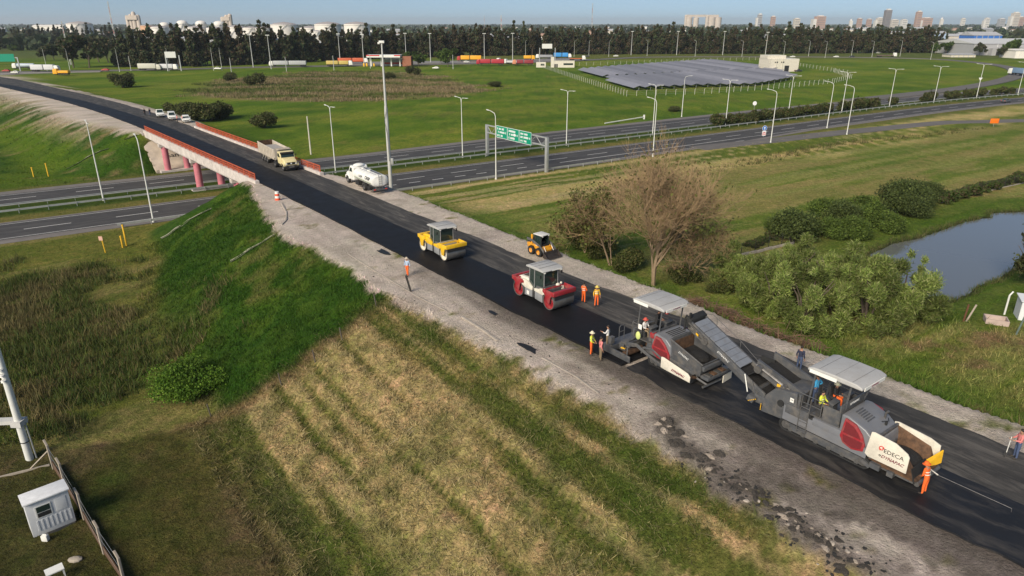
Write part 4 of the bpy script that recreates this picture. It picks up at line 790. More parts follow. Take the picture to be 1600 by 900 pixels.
        part(sc, 'handrail', M_DGREY, lambda q: (q.tube([(-4.55, sg * .9, .6), (-4.55, sg * .9, 1.5), (-4.5, sg * .85, 1.65), (-4.5, sg * .45, 1.65), (-4.55, sg * .4, 1.5), (-4.55, sg * .4, .6)], .03, 6), q.tube([(-4.55, sg * .9, 1.15), (-4.55, sg * .4, 1.15)], .025, 6)))
    part(sc, 'walkway', M_STEEL, lambda q: q.bb(-5.0, -4.2, -2.0, 2.0, .42, .48)); part(sc, 'hose_bundle', M_BLACK, lambda q: ([q.tube([(-3.0, y, 1.3), (-3.3, y + .1, 1.0), (-3.6, y, .8)], .035, 5) for y in (-.9, -.5, .2, .6, 1.0)], q.tube([(-3.5, -1.4, .75), (-3.2, -1.8, .8), (-2.9, -1.9, .7)], .03, 5)))
    part(sc, 'marker_reflector', M_SAFE, lambda q: q.box((-3.2, -1.85, .72), (.35, .12, .06), (0, 0, .3)))
    return p
make_paver()
# ---------------------------------------------------------------- tandem rollers
def make_roller(name, s, o, paint, paint2, label, dynapac):
    p = empty(name, rd(s, o, RTOP + .085), ROAD_RZ, label, 'roller')
    for sg in (-1, 1):
        d_ = empty('drum'); d_.parent = p; d_.location = (sg * 1.95, 0, .68)
        part(d_, 'drum_shell', M_DRUM, lambda q: q.lathe([(.60, -1.06), (.66, -1.07), (.68, -1.03), (.68, 1.03), (.66, 1.07), (.60, 1.06)], (0, 0, 0), 'y', 40), smooth=True)
        part(d_, 'drum_disc', paint2 if dynapac else M_CREAM, lambda q: (q.lathe([(0, -.9), (.30, -.92), (.34, -.86), (.6, -.86), (.6, -1.04)], (0, 0, 0), 'y', 24)), smooth=True)
        part(d_, 'drum_disc', paint2 if dynapac else M_CREAM, lambda q: q.lathe([(0, .9), (.30, .92), (.34, .86), (.6, .86), (.6, 1.04)], (0, 0, 0), 'y', 24), smooth=True)
        part(d_, 'hub_motor', M_DGREY, lambda q: (q.cyl((0, -1.0, 0), (0, -.88, 0), .2, n=14), q.cyl((0, .88, 0), (0, 1.0, 0), .2, n=14)))
        for sy in (-1, 1):
            part(d_, 'drum_yoke', paint2, lambda q: q.prism([(-.62, .68), (-.62, .98), (.62, .98), (.62, .68), (.34, .5), (.2, -.12), (-.2, -.12), (-.34, .5)] if sg > 0 else [(-.62, .68), (-.62, .98), (.62, .98), (.62, .68), (.34, .5), (.2, -.12), (-.2, -.12), (-.34, .5)], sy * 1.08, sy * 1.16, 'y'), bevel=.03)
        part(d_, 'drum_frame', paint2, lambda q: (q.bb(.50, .76, -1.17, 1.17, .62, .98) if sg > 0 else q.bb(-.76, -.50, -1.17, 1.17, .62, .98), q.bb(-.74, -.58, -1.1, 1.1, .64, .86) if sg > 0 else q.bb(.58, .74, -1.1, 1.1, .64, .86)), bevel=.05)
        part(d_, 'water_spray_bar', M_BLACK, lambda q: q.tube([(sg * .70, -1.0, .56), (sg * .70, 1.0, .56)], .03, 6))
        part(d_, 'scraper', M_BLACK, lambda q: q.bb(sg * .62, sg * .72, -1.0, 1.0, .30, .52))
    # front frame (under the cab) and rear engine frame, joined by the articulation
    part(p, 'front_frame', M_DGREY, lambda q: q.bb(.12, 1.15, -.95, .95, .35, 1.05), bevel=.05)
    part(p, 'rear_frame', M_DGREY, lambda q: q.bb(-1.15, -.12, -.95, .95, .35, 1.05), bevel=.05)
    part(p, 'articulation_joint', M_BLACK, lambda q: q.cyl((0, 0, .45), (0, 0, 1.0), .25, n=14))
    for sy in (-1, 1):
        part(p, 'tank_cover', mat('tank_grey', (.24, .245, .25), .5), lambda q: (q.prism([(.18, .4), (.18, 1.1), (1.1, 1.02), (1.15, .32)], sy * .95, sy * 1.02, 'y'), q.prism([(-1.15, .36), (-1.1, 1.05), (-.18, 1.1), (-.18, .42)], sy * .95, sy * 1.02, 'y')), bevel=.03)
        part(p, 'shoulder_panel', paint, lambda q: q.prism([(.12, 1.05), (.12, 1.28), (.55, 1.32), (.9, 1.5), (1.35, 1.52), (1.45, 1.2), (1.2, .98)], sy * .72, sy * 1.05, 'y'), bevel=.04)
        part(p, 'rear_panel', paint, lambda q: q.prism([(-2.1, 1.25), (-2.0, 1.62), (-1.2, 1.68), (-.75, 1.6), (-.15, 1.25), (-.15, 1.0), (-1.1, 1.0), (-1.5, 1.15)], sy * .85, sy * 1.05, 'y'), bevel=.05)
        part(p, 'filler_cap', M_BLACK, lambda q: q.cyl((1.0, sy * .88, 1.5), (1.0, sy * .88, 1.56), .08, n=10))
    part(p, 'engine_hood', paint, lambda q: q.prism([(-2.25, 1.3), (-2.2, 1.66), (-1.9, 1.78), (-1.0, 1.82), (-.8, 1.7), (-.8, 1.1), (-2.0, 1.1)], -.86, .86, 'y'), bevel=.1, seg=3)
    part(p, 'hood_grille', M_BLACK, lambda q: [q.box((-1.75 + .14 * k, 0, 1.815), (.05, 1.2, .03)) for k in range(5)])
    part(p, 'front_tank', mat('dusty_tank', (.36, .31, .22), .7) if not dynapac else M_DGREY, lambda q: (q.bb(1.05, 1.42, -.85, .85, 1.05, 1.42), q.bb(1.0, 1.1, -.95, .95, 1.05, 1.6)), bevel=.04)
    if dynapac:
        part(p, 'edge_cutter_arm', M_RED, lambda q: (q.tube([(-2.4, .7, 1.75), (-.8, .95, 2.25)], .05, 6), q.ball((-1.9, -1.0, 1.55), (.22, .16, .2)), q.ball((1.5, -1.08, 1.45), (.2, .12, .18))))
        part(p, 'headlamp_cluster', M_CREAM, lambda q: (q.ball((1.2, .55, 1.55), (.16, .2, .16)), q.ball((1.3, .8, 1.7), (.1, .1, .1))), smooth=True)
        part(p, 'notice_plate', M_WHITEP, lambda q: q.bb(-.85, -.55, -1.03, -1.025, .5, .82))
    # cab
    cb = empty('cab'); cb.parent = p
    part(cb, 'cab_base', M_DGREY, lambda q: q.prism([(-.72, 1.05), (-.72, 1.5), (.95, 1.5), (1.0, 1.05)], -.88, .88, 'y'), bevel=.03)
    posts = [(-.72, -.86), (.0, -.92), (.98, -.72), (.98, .72), (.0, .92), (-.72, .86)]
    for a, b_ in posts: part(cb, 'cab_pillar', mat('pillar_grey', (.2, .2, .2), .5), lambda q: q.tube([(a, b_, 1.3), (a * .97, b_ * .97, 2.86)], .045, 6))
    for i in range(6):
        (a, b_), (c_, e_) = posts[i], posts[(i + 1) % 6]; lowz = 1.25 if i in (0, 1, 3, 4) else 1.5
        part(cb, 'window', M_GLASS, lambda q: q.add([(a, b_, lowz), (c_, e_, lowz), (c_ * .97, e_ * .97, 2.82), (a * .97, b_ * .97, 2.82), (a * .985, b_ * .985, lowz), (c_ * .985, e_ * .985, lowz), (c_ * .955, e_ * .955, 2.82), (a * .955, b_ * .955, 2.82)], [(0, 1, 2, 3), (7, 6, 5, 4), (0, 4, 5, 1), (1, 5, 6, 2), (2, 6, 7, 3), (3, 7, 4, 0)]))
    rf = part(cb, 'cab_roof', M_CANOPY, lambda q: q.prism([(-.95, 2.86), (-.98, 2.98), (-.6, 3.08), (.3, 3.1), (1.0, 3.04), (1.25, 2.94), (1.22, 2.86)], -1.05, 1.05, 'y'), bevel=.06)
    for x in (-.45, .1, .65): part(rf, 'roof_rib', M_DGREY, lambda q: q.tube([(x, -.98, 3.105 - .02 * abs(x)), (x, .98, 3.105 - .02 * abs(x))], .012, 5))
    part(rf, 'roof_visor', M_WHITEP, lambda q: q.bb(1.19, 1.24, -.1, .85, 2.86, 2.95)); part(rf, 'work_lamp', M_WHITEP, lambda q: (q.box((1.2, -.85, 2.82), (.1, .14, .1)), q.box((1.2, .85, 2.82), (.1, .14, .1))))
    for y in (-1.1, 1.1): part(cb, 'wing_mirror', M_BLACK, lambda q: (q.box((1.0, y, 2.5), (.05, .12, .26)), q.tube([(.98, y * .68, 2.7), (1.0, y, 2.62)], .015, 5)))
    sd_ = seat(cb, (-.1, 0, 1.35)); part(cb, 'steering_wheel', M_BLACK, lambda q: q.lathe([(.17, -.015), (.19, 0), (.17, .015)], (.5, 0, 1.95), 'z', 14))
    return p
make_roller('tandem_roller', 40.05, 33.4, M_CREAM, M_RED, 'cream and dark red tandem roller with glazed cab beside two workers', True)
make_roller('tandem_roller', 55.3, 33.1, M_YEL, M_YEL, 'yellow tandem roller with grey roofed cab on fresh black asphalt', False)
# ---------------------------------------------------------------- wheels
def wheel(p, loc, r, wd, rim=M_STEEL, hubs=True, tyre=M_BLACK, tread=0):
    w_ = empty('wheel'); w_.parent = p; w_.location = loc; sy = -1 if loc[1] < 0 else 1
    def ft(q):
        q.lathe([(r * .56, -wd / 2), (r * .93, -wd / 2), (r, -wd * .36), (r, wd * .36), (r * .93, wd / 2), (r * .56, wd / 2)], (0, 0, 0), 'y', 24)
        for k in range(tread): a = 2 * math.pi * k / tread; q.box((r * math.cos(a), 0, r * math.sin(a)), (.05, wd * .92, .06), (0, -a, 0))
    part(w_, 'tyre', tyre, ft, smooth=True)
    part(w_, 'rim', rim, lambda q: (q.lathe([(0, sy * wd * .2), (r * .25, sy * wd * .22), (r * .3, sy * wd * .34), (r * .42, sy * wd * .2), (r * .54, sy * wd * .3), (r * .57, sy * wd * .5), (r * .57, -sy * wd * .5), (0, -sy * wd * .2)], (0, 0, 0), 'y', 20)), smooth=True)
    return w_
# ---------------------------------------------------------------- skid steer loader
def make_skid():
    p = empty('skid_steer_loader', rd(49.6, 41.05), ROAD_RZ + R(3), 'small orange-yellow skid steer loader with black cab and dark bucket', 'loader')
    for x in (-.62, .48):
        for y in (-.72, .72): wheel(p, (x, y, .42), .42, .34, M_ORY, tread=18)
    part(p, 'body', M_ORY, lambda q: q.prism([(-1.35, .45), (-1.4, 1.0), (-1.25, 1.12), (-.3, 1.1), (.5, .95), (.95, .62), (.95, .3), (-1.2, .28)], -.55, .55, 'y'), bevel=.05)
    for y in (-1, 1):
        part(p, 'side_panel', M_ORY, lambda q: q.prism([(-1.35, .62), (-1.38, 1.05), (-.2, 1.08), (.5, .98), (.92, .75), (.92, .62), (.7, .85), (.25, .85), (.1, .62), (-.2, .62), (-.4, .86), (-.85, .86), (-1.0, .62)], y * .55, y * .66, 'y'), bevel=.02)
        part(p, 'lift_arm', M_DGREY, lambda q: q.prism([(-1.3, 1.35), (-1.25, 1.6), (-.5, 1.55), (.6, 1.18), (1.2, .75), (1.38, .3), (1.25, .22), (1.05, .62), (.5, 1.0), (-.6, 1.32)], y * .72, y * .82, 'y'), bevel=.02)
        part(p, 'arm_upright', M_ORY, lambda q: q.bb(-.75, -.55, y * .6, y * .72, 1.0, 2.0), bevel=.02)
        part(p, 'tilt_ram', M_STEEL, lambda q: q.tube([(.9, y * .5, 1.05), (1.3, y * .5, .45)], .04, 6))
    part(p, 'engine_cover', M_BLACK, lambda q: q.prism([(-1.42, 1.05), (-1.4, 1.35), (-1.1, 1.52), (-.55, 1.5), (-.55, 1.05)], -.55, .55, 'y'), bevel=.05)
    cb = empty('cab'); cb.parent = p
    part(cb, 'cab_frame', M_BLACK, lambda q: ([q.tube([(a, b_, 1.0), (a * .95, b_ * .98, 2.0)], .05, 6) for a, b_ in ((-.5, -.5), (-.5, .5), (.5, -.5), (.5, .5))], q.bb(-.5, .55, -.52, .52, .85, 1.05)))
    part(cb, 'cab_glass', M_GLASS, lambda q: (q.bb(-.45, .42, -.5, -.48, 1.05, 1.98), q.bb(-.45, .42, .48, .5, 1.05, 1.98), q.bb(-.5, -.48, -.45, .45, 1.1, 1.98)))
    part(cb, 'cab_roof', mat('roof_white', (.62, .60, .56), .6), lambda q: q.bb(-.62, .62, -.56, .56, 1.99, 2.08), bevel=.04); seat(cb, (0, 0, .75)); part(cb, 'roof_lamp', M_WHITEP, lambda q: (q.box((.6, -.4, 1.95), (.07, .12, .08)), q.box((.6, .4, 1.95), (.07, .12, .08))))
    part(p, 'name_stripe', M_WHITEP, lambda q: q.bb(-.1, .35, -.665, -.655, .98, 1.04))
    bk = part(p, 'bucket', mat('bucket_steel', (.05, .04, .036), .6, .3, var=.4), lambda q: (q.prism([(1.25, .1), (1.3, .62), (1.38, .66), (1.42, .3), (1.55, .12), (2.05, .06), (2.05, .02), (1.45, .03)], -.92, .92, 'y'), q.prism([(1.3, .1), (1.35, .62), (1.6, .45), (2.0, .06)], -.94, -.9, 'y'), q.prism([(1.3, .1), (1.35, .62), (1.6, .45), (2.0, .06)], .9, .94, 'y')))
    part(bk, 'cutting_edge', M_STEEL, lambda q: q.bb(1.95, 2.12, -.93, .93, .015, .045))
make_skid()
# ---------------------------------------------------------------- trucks on the raised road
M_CREAMT = mat('truck_cream', (.70, .60, .32), .4, var=.08, scale=1, grime=0.32); M_DUMP = mat('dusty_tipper_body', (.50, .44, .36), .75, var=.2, scale=1.2, bump=.04, grime=0.64)
def make_dump():
    p = empty('tipper_truck', rd(110.6, 37.0 - .75, RTOP + .035), ROAD_RZ - R(2.5), 'old cream truck pulling a dusty beige tipper trailer across the bridge', 'truck')
    xf = 5.9
    for x in (xf, 2.1):
        for y in (-.98, .98): wheel(p, (x, y, .52), .52, .3 if x > 3 else .5)
    for x in (-2.2, -3.5, -4.8):
        for y in (-.95, .95): wheel(p, (x, y, .52), .52, .5)
    part(p, 'chassis', M_DGREY, lambda q: (q.bb(.9, xf + .9, -.42, .42, .55, .85), q.bb(-6.0, 1.6, -.5, .5, .8, 1.05)))
    cb = empty('cab'); cb.parent = p
    part(cb, 'cab_body', M_CREAMT, lambda q: (q.prism([(3.6, 1.0), (3.55, 1.75), (3.75, 2.65), (4.1, 2.78), (4.75, 2.74), (4.95, 2.62), (5.3, 1.9), (5.3, .9), (3.7, .9)], -1.12, 1.12, 'y')), bevel=.12, seg=3)
    part(cb, 'bonnet', M_CREAMT, lambda q: q.prism([(5.1, .8), (5.1, 1.88), (6.1, 1.72), (6.6, 1.45), (6.66, 1.0), (6.6, .8)], -.98, .98, 'y'), bevel=.16, seg=3)
    for y in (-1, 1):
        part(cb, 'front_fender', M_CREAMT, lambda q: q.prism([(5.2, .75), (5.25, 1.15), (5.6, 1.32), (6.2, 1.3), (6.6, 1.1), (6.62, .8), (6.5, .8), (6.4, .98), (6.1, 1.15), (5.7, 1.15), (5.4, .98), (5.35, .75)], y * .82, y * 1.2, 'y'), bevel=.05)
        part(cb, 'headlamp', M_WHITEP, lambda q: q.cyl((6.6, y * .72, 1.15), (6.7, y * .72, 1.15), .12, n=12)); part(cb, 'side_window', M_GLASS, lambda q: (q.prism([(4.0, 1.95), (4.05, 2.5), (4.65, 2.5), (4.95, 1.95)], y * 1.115, y * 1.13, 'y'), q.prism([(3.65, 2.0), (3.75, 2.45), (3.9, 2.45), (3.88, 2.0)], y * 1.115, y * 1.13, 'y')))
        part(cb, 'wing_mirror', M_BLACK, lambda q: (q.box((5.05, y * 1.35, 2.2), (.05, .12, .3)), q.tube([(5.1, y * 1.1, 2.2), (5.05, y * 1.35, 2.2)], .015, 5)))
    part(cb, 'windscreen', M_GLASS, lambda q: q.add([(5.31, -1.0, 1.96), (5.31, 1.0, 1.96), (5.03, .96, 2.52), (5.03, -.96, 2.52), (5.25, -1.0, 1.96), (5.25, 1.0, 1.96), (4.97, .96, 2.52), (4.97, -.96, 2.52)], [(0, 1, 2, 3), (7, 6, 5, 4), (0, 4, 5, 1), (1, 5, 6, 2), (2, 6, 7, 3), (3, 7, 4, 0)]))
    part(cb, 'sun_visor', M_BLACK, lambda q: q.box((5.12, 0, 2.58), (.3, 2.1, .16), (0, .5, 0))); part(cb, 'radiator_grille', M_BLACK, lambda q: q.box((6.655, 0, 1.2), (.05, 1.3, .34))); part(cb, 'grille_badge', M_WHITEP, lambda q: q.cyl((6.66, 0, 1.2), (6.70, 0, 1.2), .12, n=12))
    part(cb, 'bumper', M_BLACK, lambda q: q.bb(6.45, 6.75, -1.15, 1.15, .5, .78), bevel=.03)
    bd = empty('tipper_body'); bd.parent = p
    part(bd, 'side_wall', M_DUMP, lambda q: q.prism([(-6.5, 1.2), (-6.6, 2.9), (2.55, 2.75), (2.6, 1.6), (2.0, 1.2)], -1.25, -1.17, 'y')); part(bd, 'side_wall', M_DUMP, lambda q: q.prism([(-6.5, 1.2), (-6.6, 2.9), (2.55, 2.75), (2.6, 1.6), (2.0, 1.2)], 1.17, 1.25, 'y'))
    part(bd, 'front_wall', M_DUMP, lambda q: (q.bb(2.5, 2.6, -1.2, 1.2, 1.3, 3.0), q.box((2.95, .2, 2.85), (.9, 2.0, .07), (0, -.1, 0)))); part(bd, 'tail_gate', M_RUST, lambda q: q.box((-6.55, 0, 2.1), (.08, 2.4, 1.9), (0, .06, 0)))
    part(bd, 'floor', M_DUMP, lambda q: q.bb(-6.5, 2.5, -1.18, 1.18, 1.15, 1.25)); part(bd, 'load_tarp', mat('tarp_grey', (.33, .31, .29), .9, var=.1), lambda q: q.bb(-4.4, 2.4, -1.16, 1.16, 2.45, 2.55)); part(bd, 'top_rail', M_DUMP, lambda q: (q.tube([(-6.6, -1.22, 2.92), (2.55, -1.22, 2.77)], .06, 6), q.tube([(-6.6, 1.22, 2.92), (2.55, 1.22, 2.77)], .06, 6)))
    rb = MB().box((0, 0, 0), (.1, .1, 1.55)).mesh('wall_rib', M_DUMP)
    for k in range(11):
        for y in (-1.29, 1.29): link('wall_rib', rb, bd, (-6.2 + .85 * k, y, 2.02))
    for x in (-2.2, -3.5, -4.8):
        for y in (-1, 1): part(bd, 'mudguard', M_DUMP, lambda q: q.box((x + .62, y * .98, .95), (.06, .5, .5)))
    part(p, 'hoist_ram', M_STEEL, lambda q: q.cyl((2.85, 0, 1.0), (2.85, 0, 2.7), .14, n=12))
make_dump()
def make_tanker():
    p = empty('water_tank_truck', rd(87.2, 40.35), ROAD_RZ + R(180 - 3), 'white bonneted tank truck with lettered tank parked on the dirt shoulder', 'truck')
    for y in (-.98, .98): wheel(p, (4.0, y, .5), .5, .32); wheel(p, (-1.9, y * .92, .5), .5, .52)
    part(p, 'chassis', M_DGREY, lambda q: (q.bb(-4.6, 4.6, -.42, .42, .6, .85), q.bb(-4.9, -4.5, -1.0, 1.0, .45, .65)))
    cb = empty('cab'); cb.parent = p
    part(cb, 'cab_body', M_WHITEP, lambda q: q.prism([(1.7, .8), (1.7, 2.5), (1.95, 2.72), (2.7, 2.7), (2.95, 2.6), (3.5, 1.85), (3.5, .7), (1.9, .7)], -1.08, 1.08, 'y'), bevel=.12, seg=3)
    part(cb, 'bonnet', M_WHITEP, lambda q: q.prism([(3.3, .75), (3.3, 1.84), (4.3, 1.66), (4.85, 1.4), (4.95, .95), (4.9, .6)], -.95, .95, 'y'), bevel=.16, seg=3)
    for y in (-1, 1):
        part(cb, 'front_fender', M_WHITEP, lambda q: q.prism([(3.35, .7), (3.4, 1.1), (3.75, 1.28), (4.3, 1.26), (4.75, 1.05), (4.8, .7), (4.62, .7), (4.5, .95), (4.2, 1.1), (3.8, 1.1), (3.52, .95), (3.48, .7)], y * .8, y * 1.16, 'y'), bevel=.05)
        part(cb, 'side_window', M_GLASS, lambda q: (q.prism([(2.2, 1.85), (2.2, 2.42), (2.75, 2.42), (3.15, 1.85)], y * 1.075, y * 1.09, 'y'))); part(cb, 'headlamp', M_GLASS, lambda q: q.box((4.86, y * .75, 1.05), (.08, .25, .18)))
        part(cb, 'wing_mirror', M_BLACK, lambda q: (q.box((3.2, y * 1.32, 2.1), (.06, .12, .34)), q.tube([(3.2, y * 1.05, 2.1), (3.2, y * 1.32, 2.1)], .015, 5)))
    part(cb, 'windscreen', M_GLASS, lambda q: q.add([(3.46, -.95, 1.92), (3.46, .95, 1.92), (3.02, .9, 2.52), (3.02, -.9, 2.52), (3.4, -.95, 1.92), (3.4, .95, 1.92), (2.96, .9, 2.52), (2.96, -.9, 2.52)], [(0, 1, 2, 3), (7, 6, 5, 4), (0, 4, 5, 1), (1, 5, 6, 2), (2, 6, 7, 3), (3, 7, 4, 0)]))
    part(cb, 'bumper', M_STEEL, lambda q: q.bb(4.75, 5.0, -1.1, 1.1, .42, .68), bevel=.03); part(cb, 'roof_deflector', M_WHITEP, lambda q: q.ball((2.2, 0, 2.72), (.6, .85, .28), 14, 6), smooth=True)
    tk = empty('tank'); tk.parent = p
    n = 24; V = []; F = []
    for x, k in ((1.45, .80), (1.35, 1.0), (-4.75, 1.0), (-4.95, .78)):
        for i in range(n):
            a = 2 * math.pi * i / n; V.append((x, 1.22 * k * math.copysign(abs(math.cos(a)) ** .8, math.cos(a)), 1.72 + .80 * k * math.copysign(abs(math.sin(a)) ** .8, math.sin(a))))
    for j in range(3): F += [(j * n + i, j * n + (i + 1) % n, (j + 1) * n + (i + 1) % n, (j + 1) * n + i) for i in range(n)]
    F += [tuple(range(n)), tuple(range(3 * n, 4 * n))]
    part(tk, 'tank_shell', M_WHITEP, lambda q: q.add(V, F), smooth=True)
    part(tk, 'tank_walkway', M_STEEL, lambda q: (q.bb(-4.6, 1.2, -.35, -.05, 2.50, 2.56), q.tube([(-4.6, .35, 2.5), (1.2, .35, 2.5)], .03, 5))); part(tk, 'manhole', M_WHITEP, lambda q: (q.cyl((-1.6, .1, 2.45), (-1.6, .1, 2.68), .26, n=14), q.cyl((.6, .1, 2.45), (.6, .1, 2.62), .2, n=12)))
    part(tk, 'green_stripe', mat('olive_stripe', (.2, .26, .12), .5), lambda q: (q.bb(-4.6, 1.3, -1.235, -1.215, 1.42, 1.48), q.bb(-4.6, 1.3, 1.215, 1.235, 1.42, 1.48)))
    part(tk, 'rear_ladder', M_STEEL, lambda q: ([q.tube([(-5.02, y, .7), (-5.02, y, 2.4), (-4.8, y, 2.62)], .022, 5) for y in (-.2, .2)], [q.tube([(-5.02, -.2, .8 + .3 * k), (-5.02, .2, .8 + .3 * k)], .018, 5) for k in range(6)])); part(tk, 'tail_lamp', M_TEXTR, lambda q: (q.box((-4.93, -.8, .62), (.06, .3, .12)), q.box((-4.93, .8, .62), (.06, .3, .12))))
    for y, rz in ((1, 180), (-1, 0)): text_on(tk, 'CADP', .62, M_TEXT, (-3.5, y * 1.235, 1.95), (R(90 - 12 if y < 0 else 90 - 12), 0, R(rz)), bold=.01); text_on(tk, 'CADP', .45, M_TEXT, (-1.1, y * 1.235, 1.85), (R(80), 0, R(rz)))
    part(p, 'spray_bar', M_BLACK, lambda q: (q.tube([(-4.8, -1.1, .35), (-4.8, 1.1, .35)], .06, 6), q.box((-3.6, .9, .6), (.9, .5, .4)), q.box((.6, .85, .6), (1.2, .5, .5)), q.box((.6, -.85, .6), (1.2, .5, .5))))
make_tanker()
# ---------------------------------------------------------------- cars
def make_car(name, loc, rz, paint, label, group=None, pickup=False, suv=False, L=4.4, detail=True):
    p = empty(name, loc, rz, label, 'pickup' if pickup else 'car', group)
    h = 1.78 if (pickup or suv) else 1.45; g0 = .32 if not (pickup or suv) else .45; a = L / 2
    for x in (-a * .6, a * .62):
        for y in (-.74, .74):
            if detail: wheel(p, (x, y, .34), .34, .22)
            else: part(p, 'wheel', M_BLACK, lambda q: q.cyl((x, y - .11, .34), (x, y + .11, .34), .34, n=12))
    bt = .98 if not (pickup or suv) else 1.1
    prof = [(-a, g0), (-a - .02, bt - .12), (-a + .12, bt), (a * .42, bt), (a * .86, bt - .1), (a, bt - .32), (a + .02, g0)]
    part(p, 'body', paint, lambda q: q.prism(prof, -.86, .86, 'y'), bevel=.1, seg=2)
    c0, c1 = ((-a * .12, a * .40) if pickup else (-a * .92, a * .42) if suv else (-a * .78, a * .42))
    cabp = [(c0, bt - .05), (c0 + .12 + (.25 if not (pickup or suv) else .05), h - .08), (c0 + .4 + (.2 if not (pickup or suv) else 0), h), (c1 - .75, h), (c1 - .55, h - .05), (c1, bt - .05)]
    part(p, 'roof', paint, lambda q: q.prism(cabp, -.74, .74, 'y'), bevel=.09, seg=2)
    sx = lambda f: c0 + (c1 - c0) * f
    for y in (-.745, .745): part(p, 'side_window', M_GLASS, lambda q: q.prism([(sx(.08) + .1, bt + .02), (sx(.15) + .15, h - .14), (c1 - .78, h - .14), (c1 - .3, bt + .02)], y - .012, y + .012, 'y'))
    part(p, 'windscreen', M_GLASS, lambda q: q.add([(c1 + .0, -.66, bt + .0), (c1 + .0, .66, bt + .0), (c1 - .52, .6, h - .09), (c1 - .52, -.6, h - .09), (c1 - .05, -.66, bt), (c1 - .05, .66, bt), (c1 - .57, .6, h - .09), (c1 - .57, -.6, h - .09)], [(0, 1, 2, 3), (7, 6, 5, 4), (0, 4, 5, 1), (1, 5, 6, 2), (2, 6, 7, 3), (3, 7, 4, 0)]))
    if not pickup: part(p, 'rear_window', M_GLASS, lambda q: q.box((c0 + .2, 0, (bt + h) / 2 - .02), (.06, 1.2, .36), (0, .55 if not suv else .2, 0)))
    else: part(p, 'load_bed', M_DGREY, lambda q: q.bb(-a + .12, c0 - .06, -.7, .7, bt - .05, bt + .01))
    for y in (-.62, .62): part(p, 'headlamp', M_WHITEP if paint is not M_WHITEP else M_STEEL, lambda q: q.box((a - .02, y, bt - .34), (.08, .32, .14))); part(p, 'tail_lamp', M_TEXTR, lambda q: q.box((-a - .02, y, bt - .25), (.06, .22, .22)))
    part(p, 'grille', M_BLACK, lambda q: (q.box((a + .01, 0, g0 + .22), (.06, .9, .16)),)); part(p, 'number_plate', M_TEXTW, lambda q: q.box((a + .04, 0, g0 + .08), (.02, .4, .1)))
    if detail:
        for y in (-.93, .93): part(p, 'wing_mirror', paint, lambda q: q.box((c1 - .22, y, bt + .1), (.12, .16, .12)))
    return p
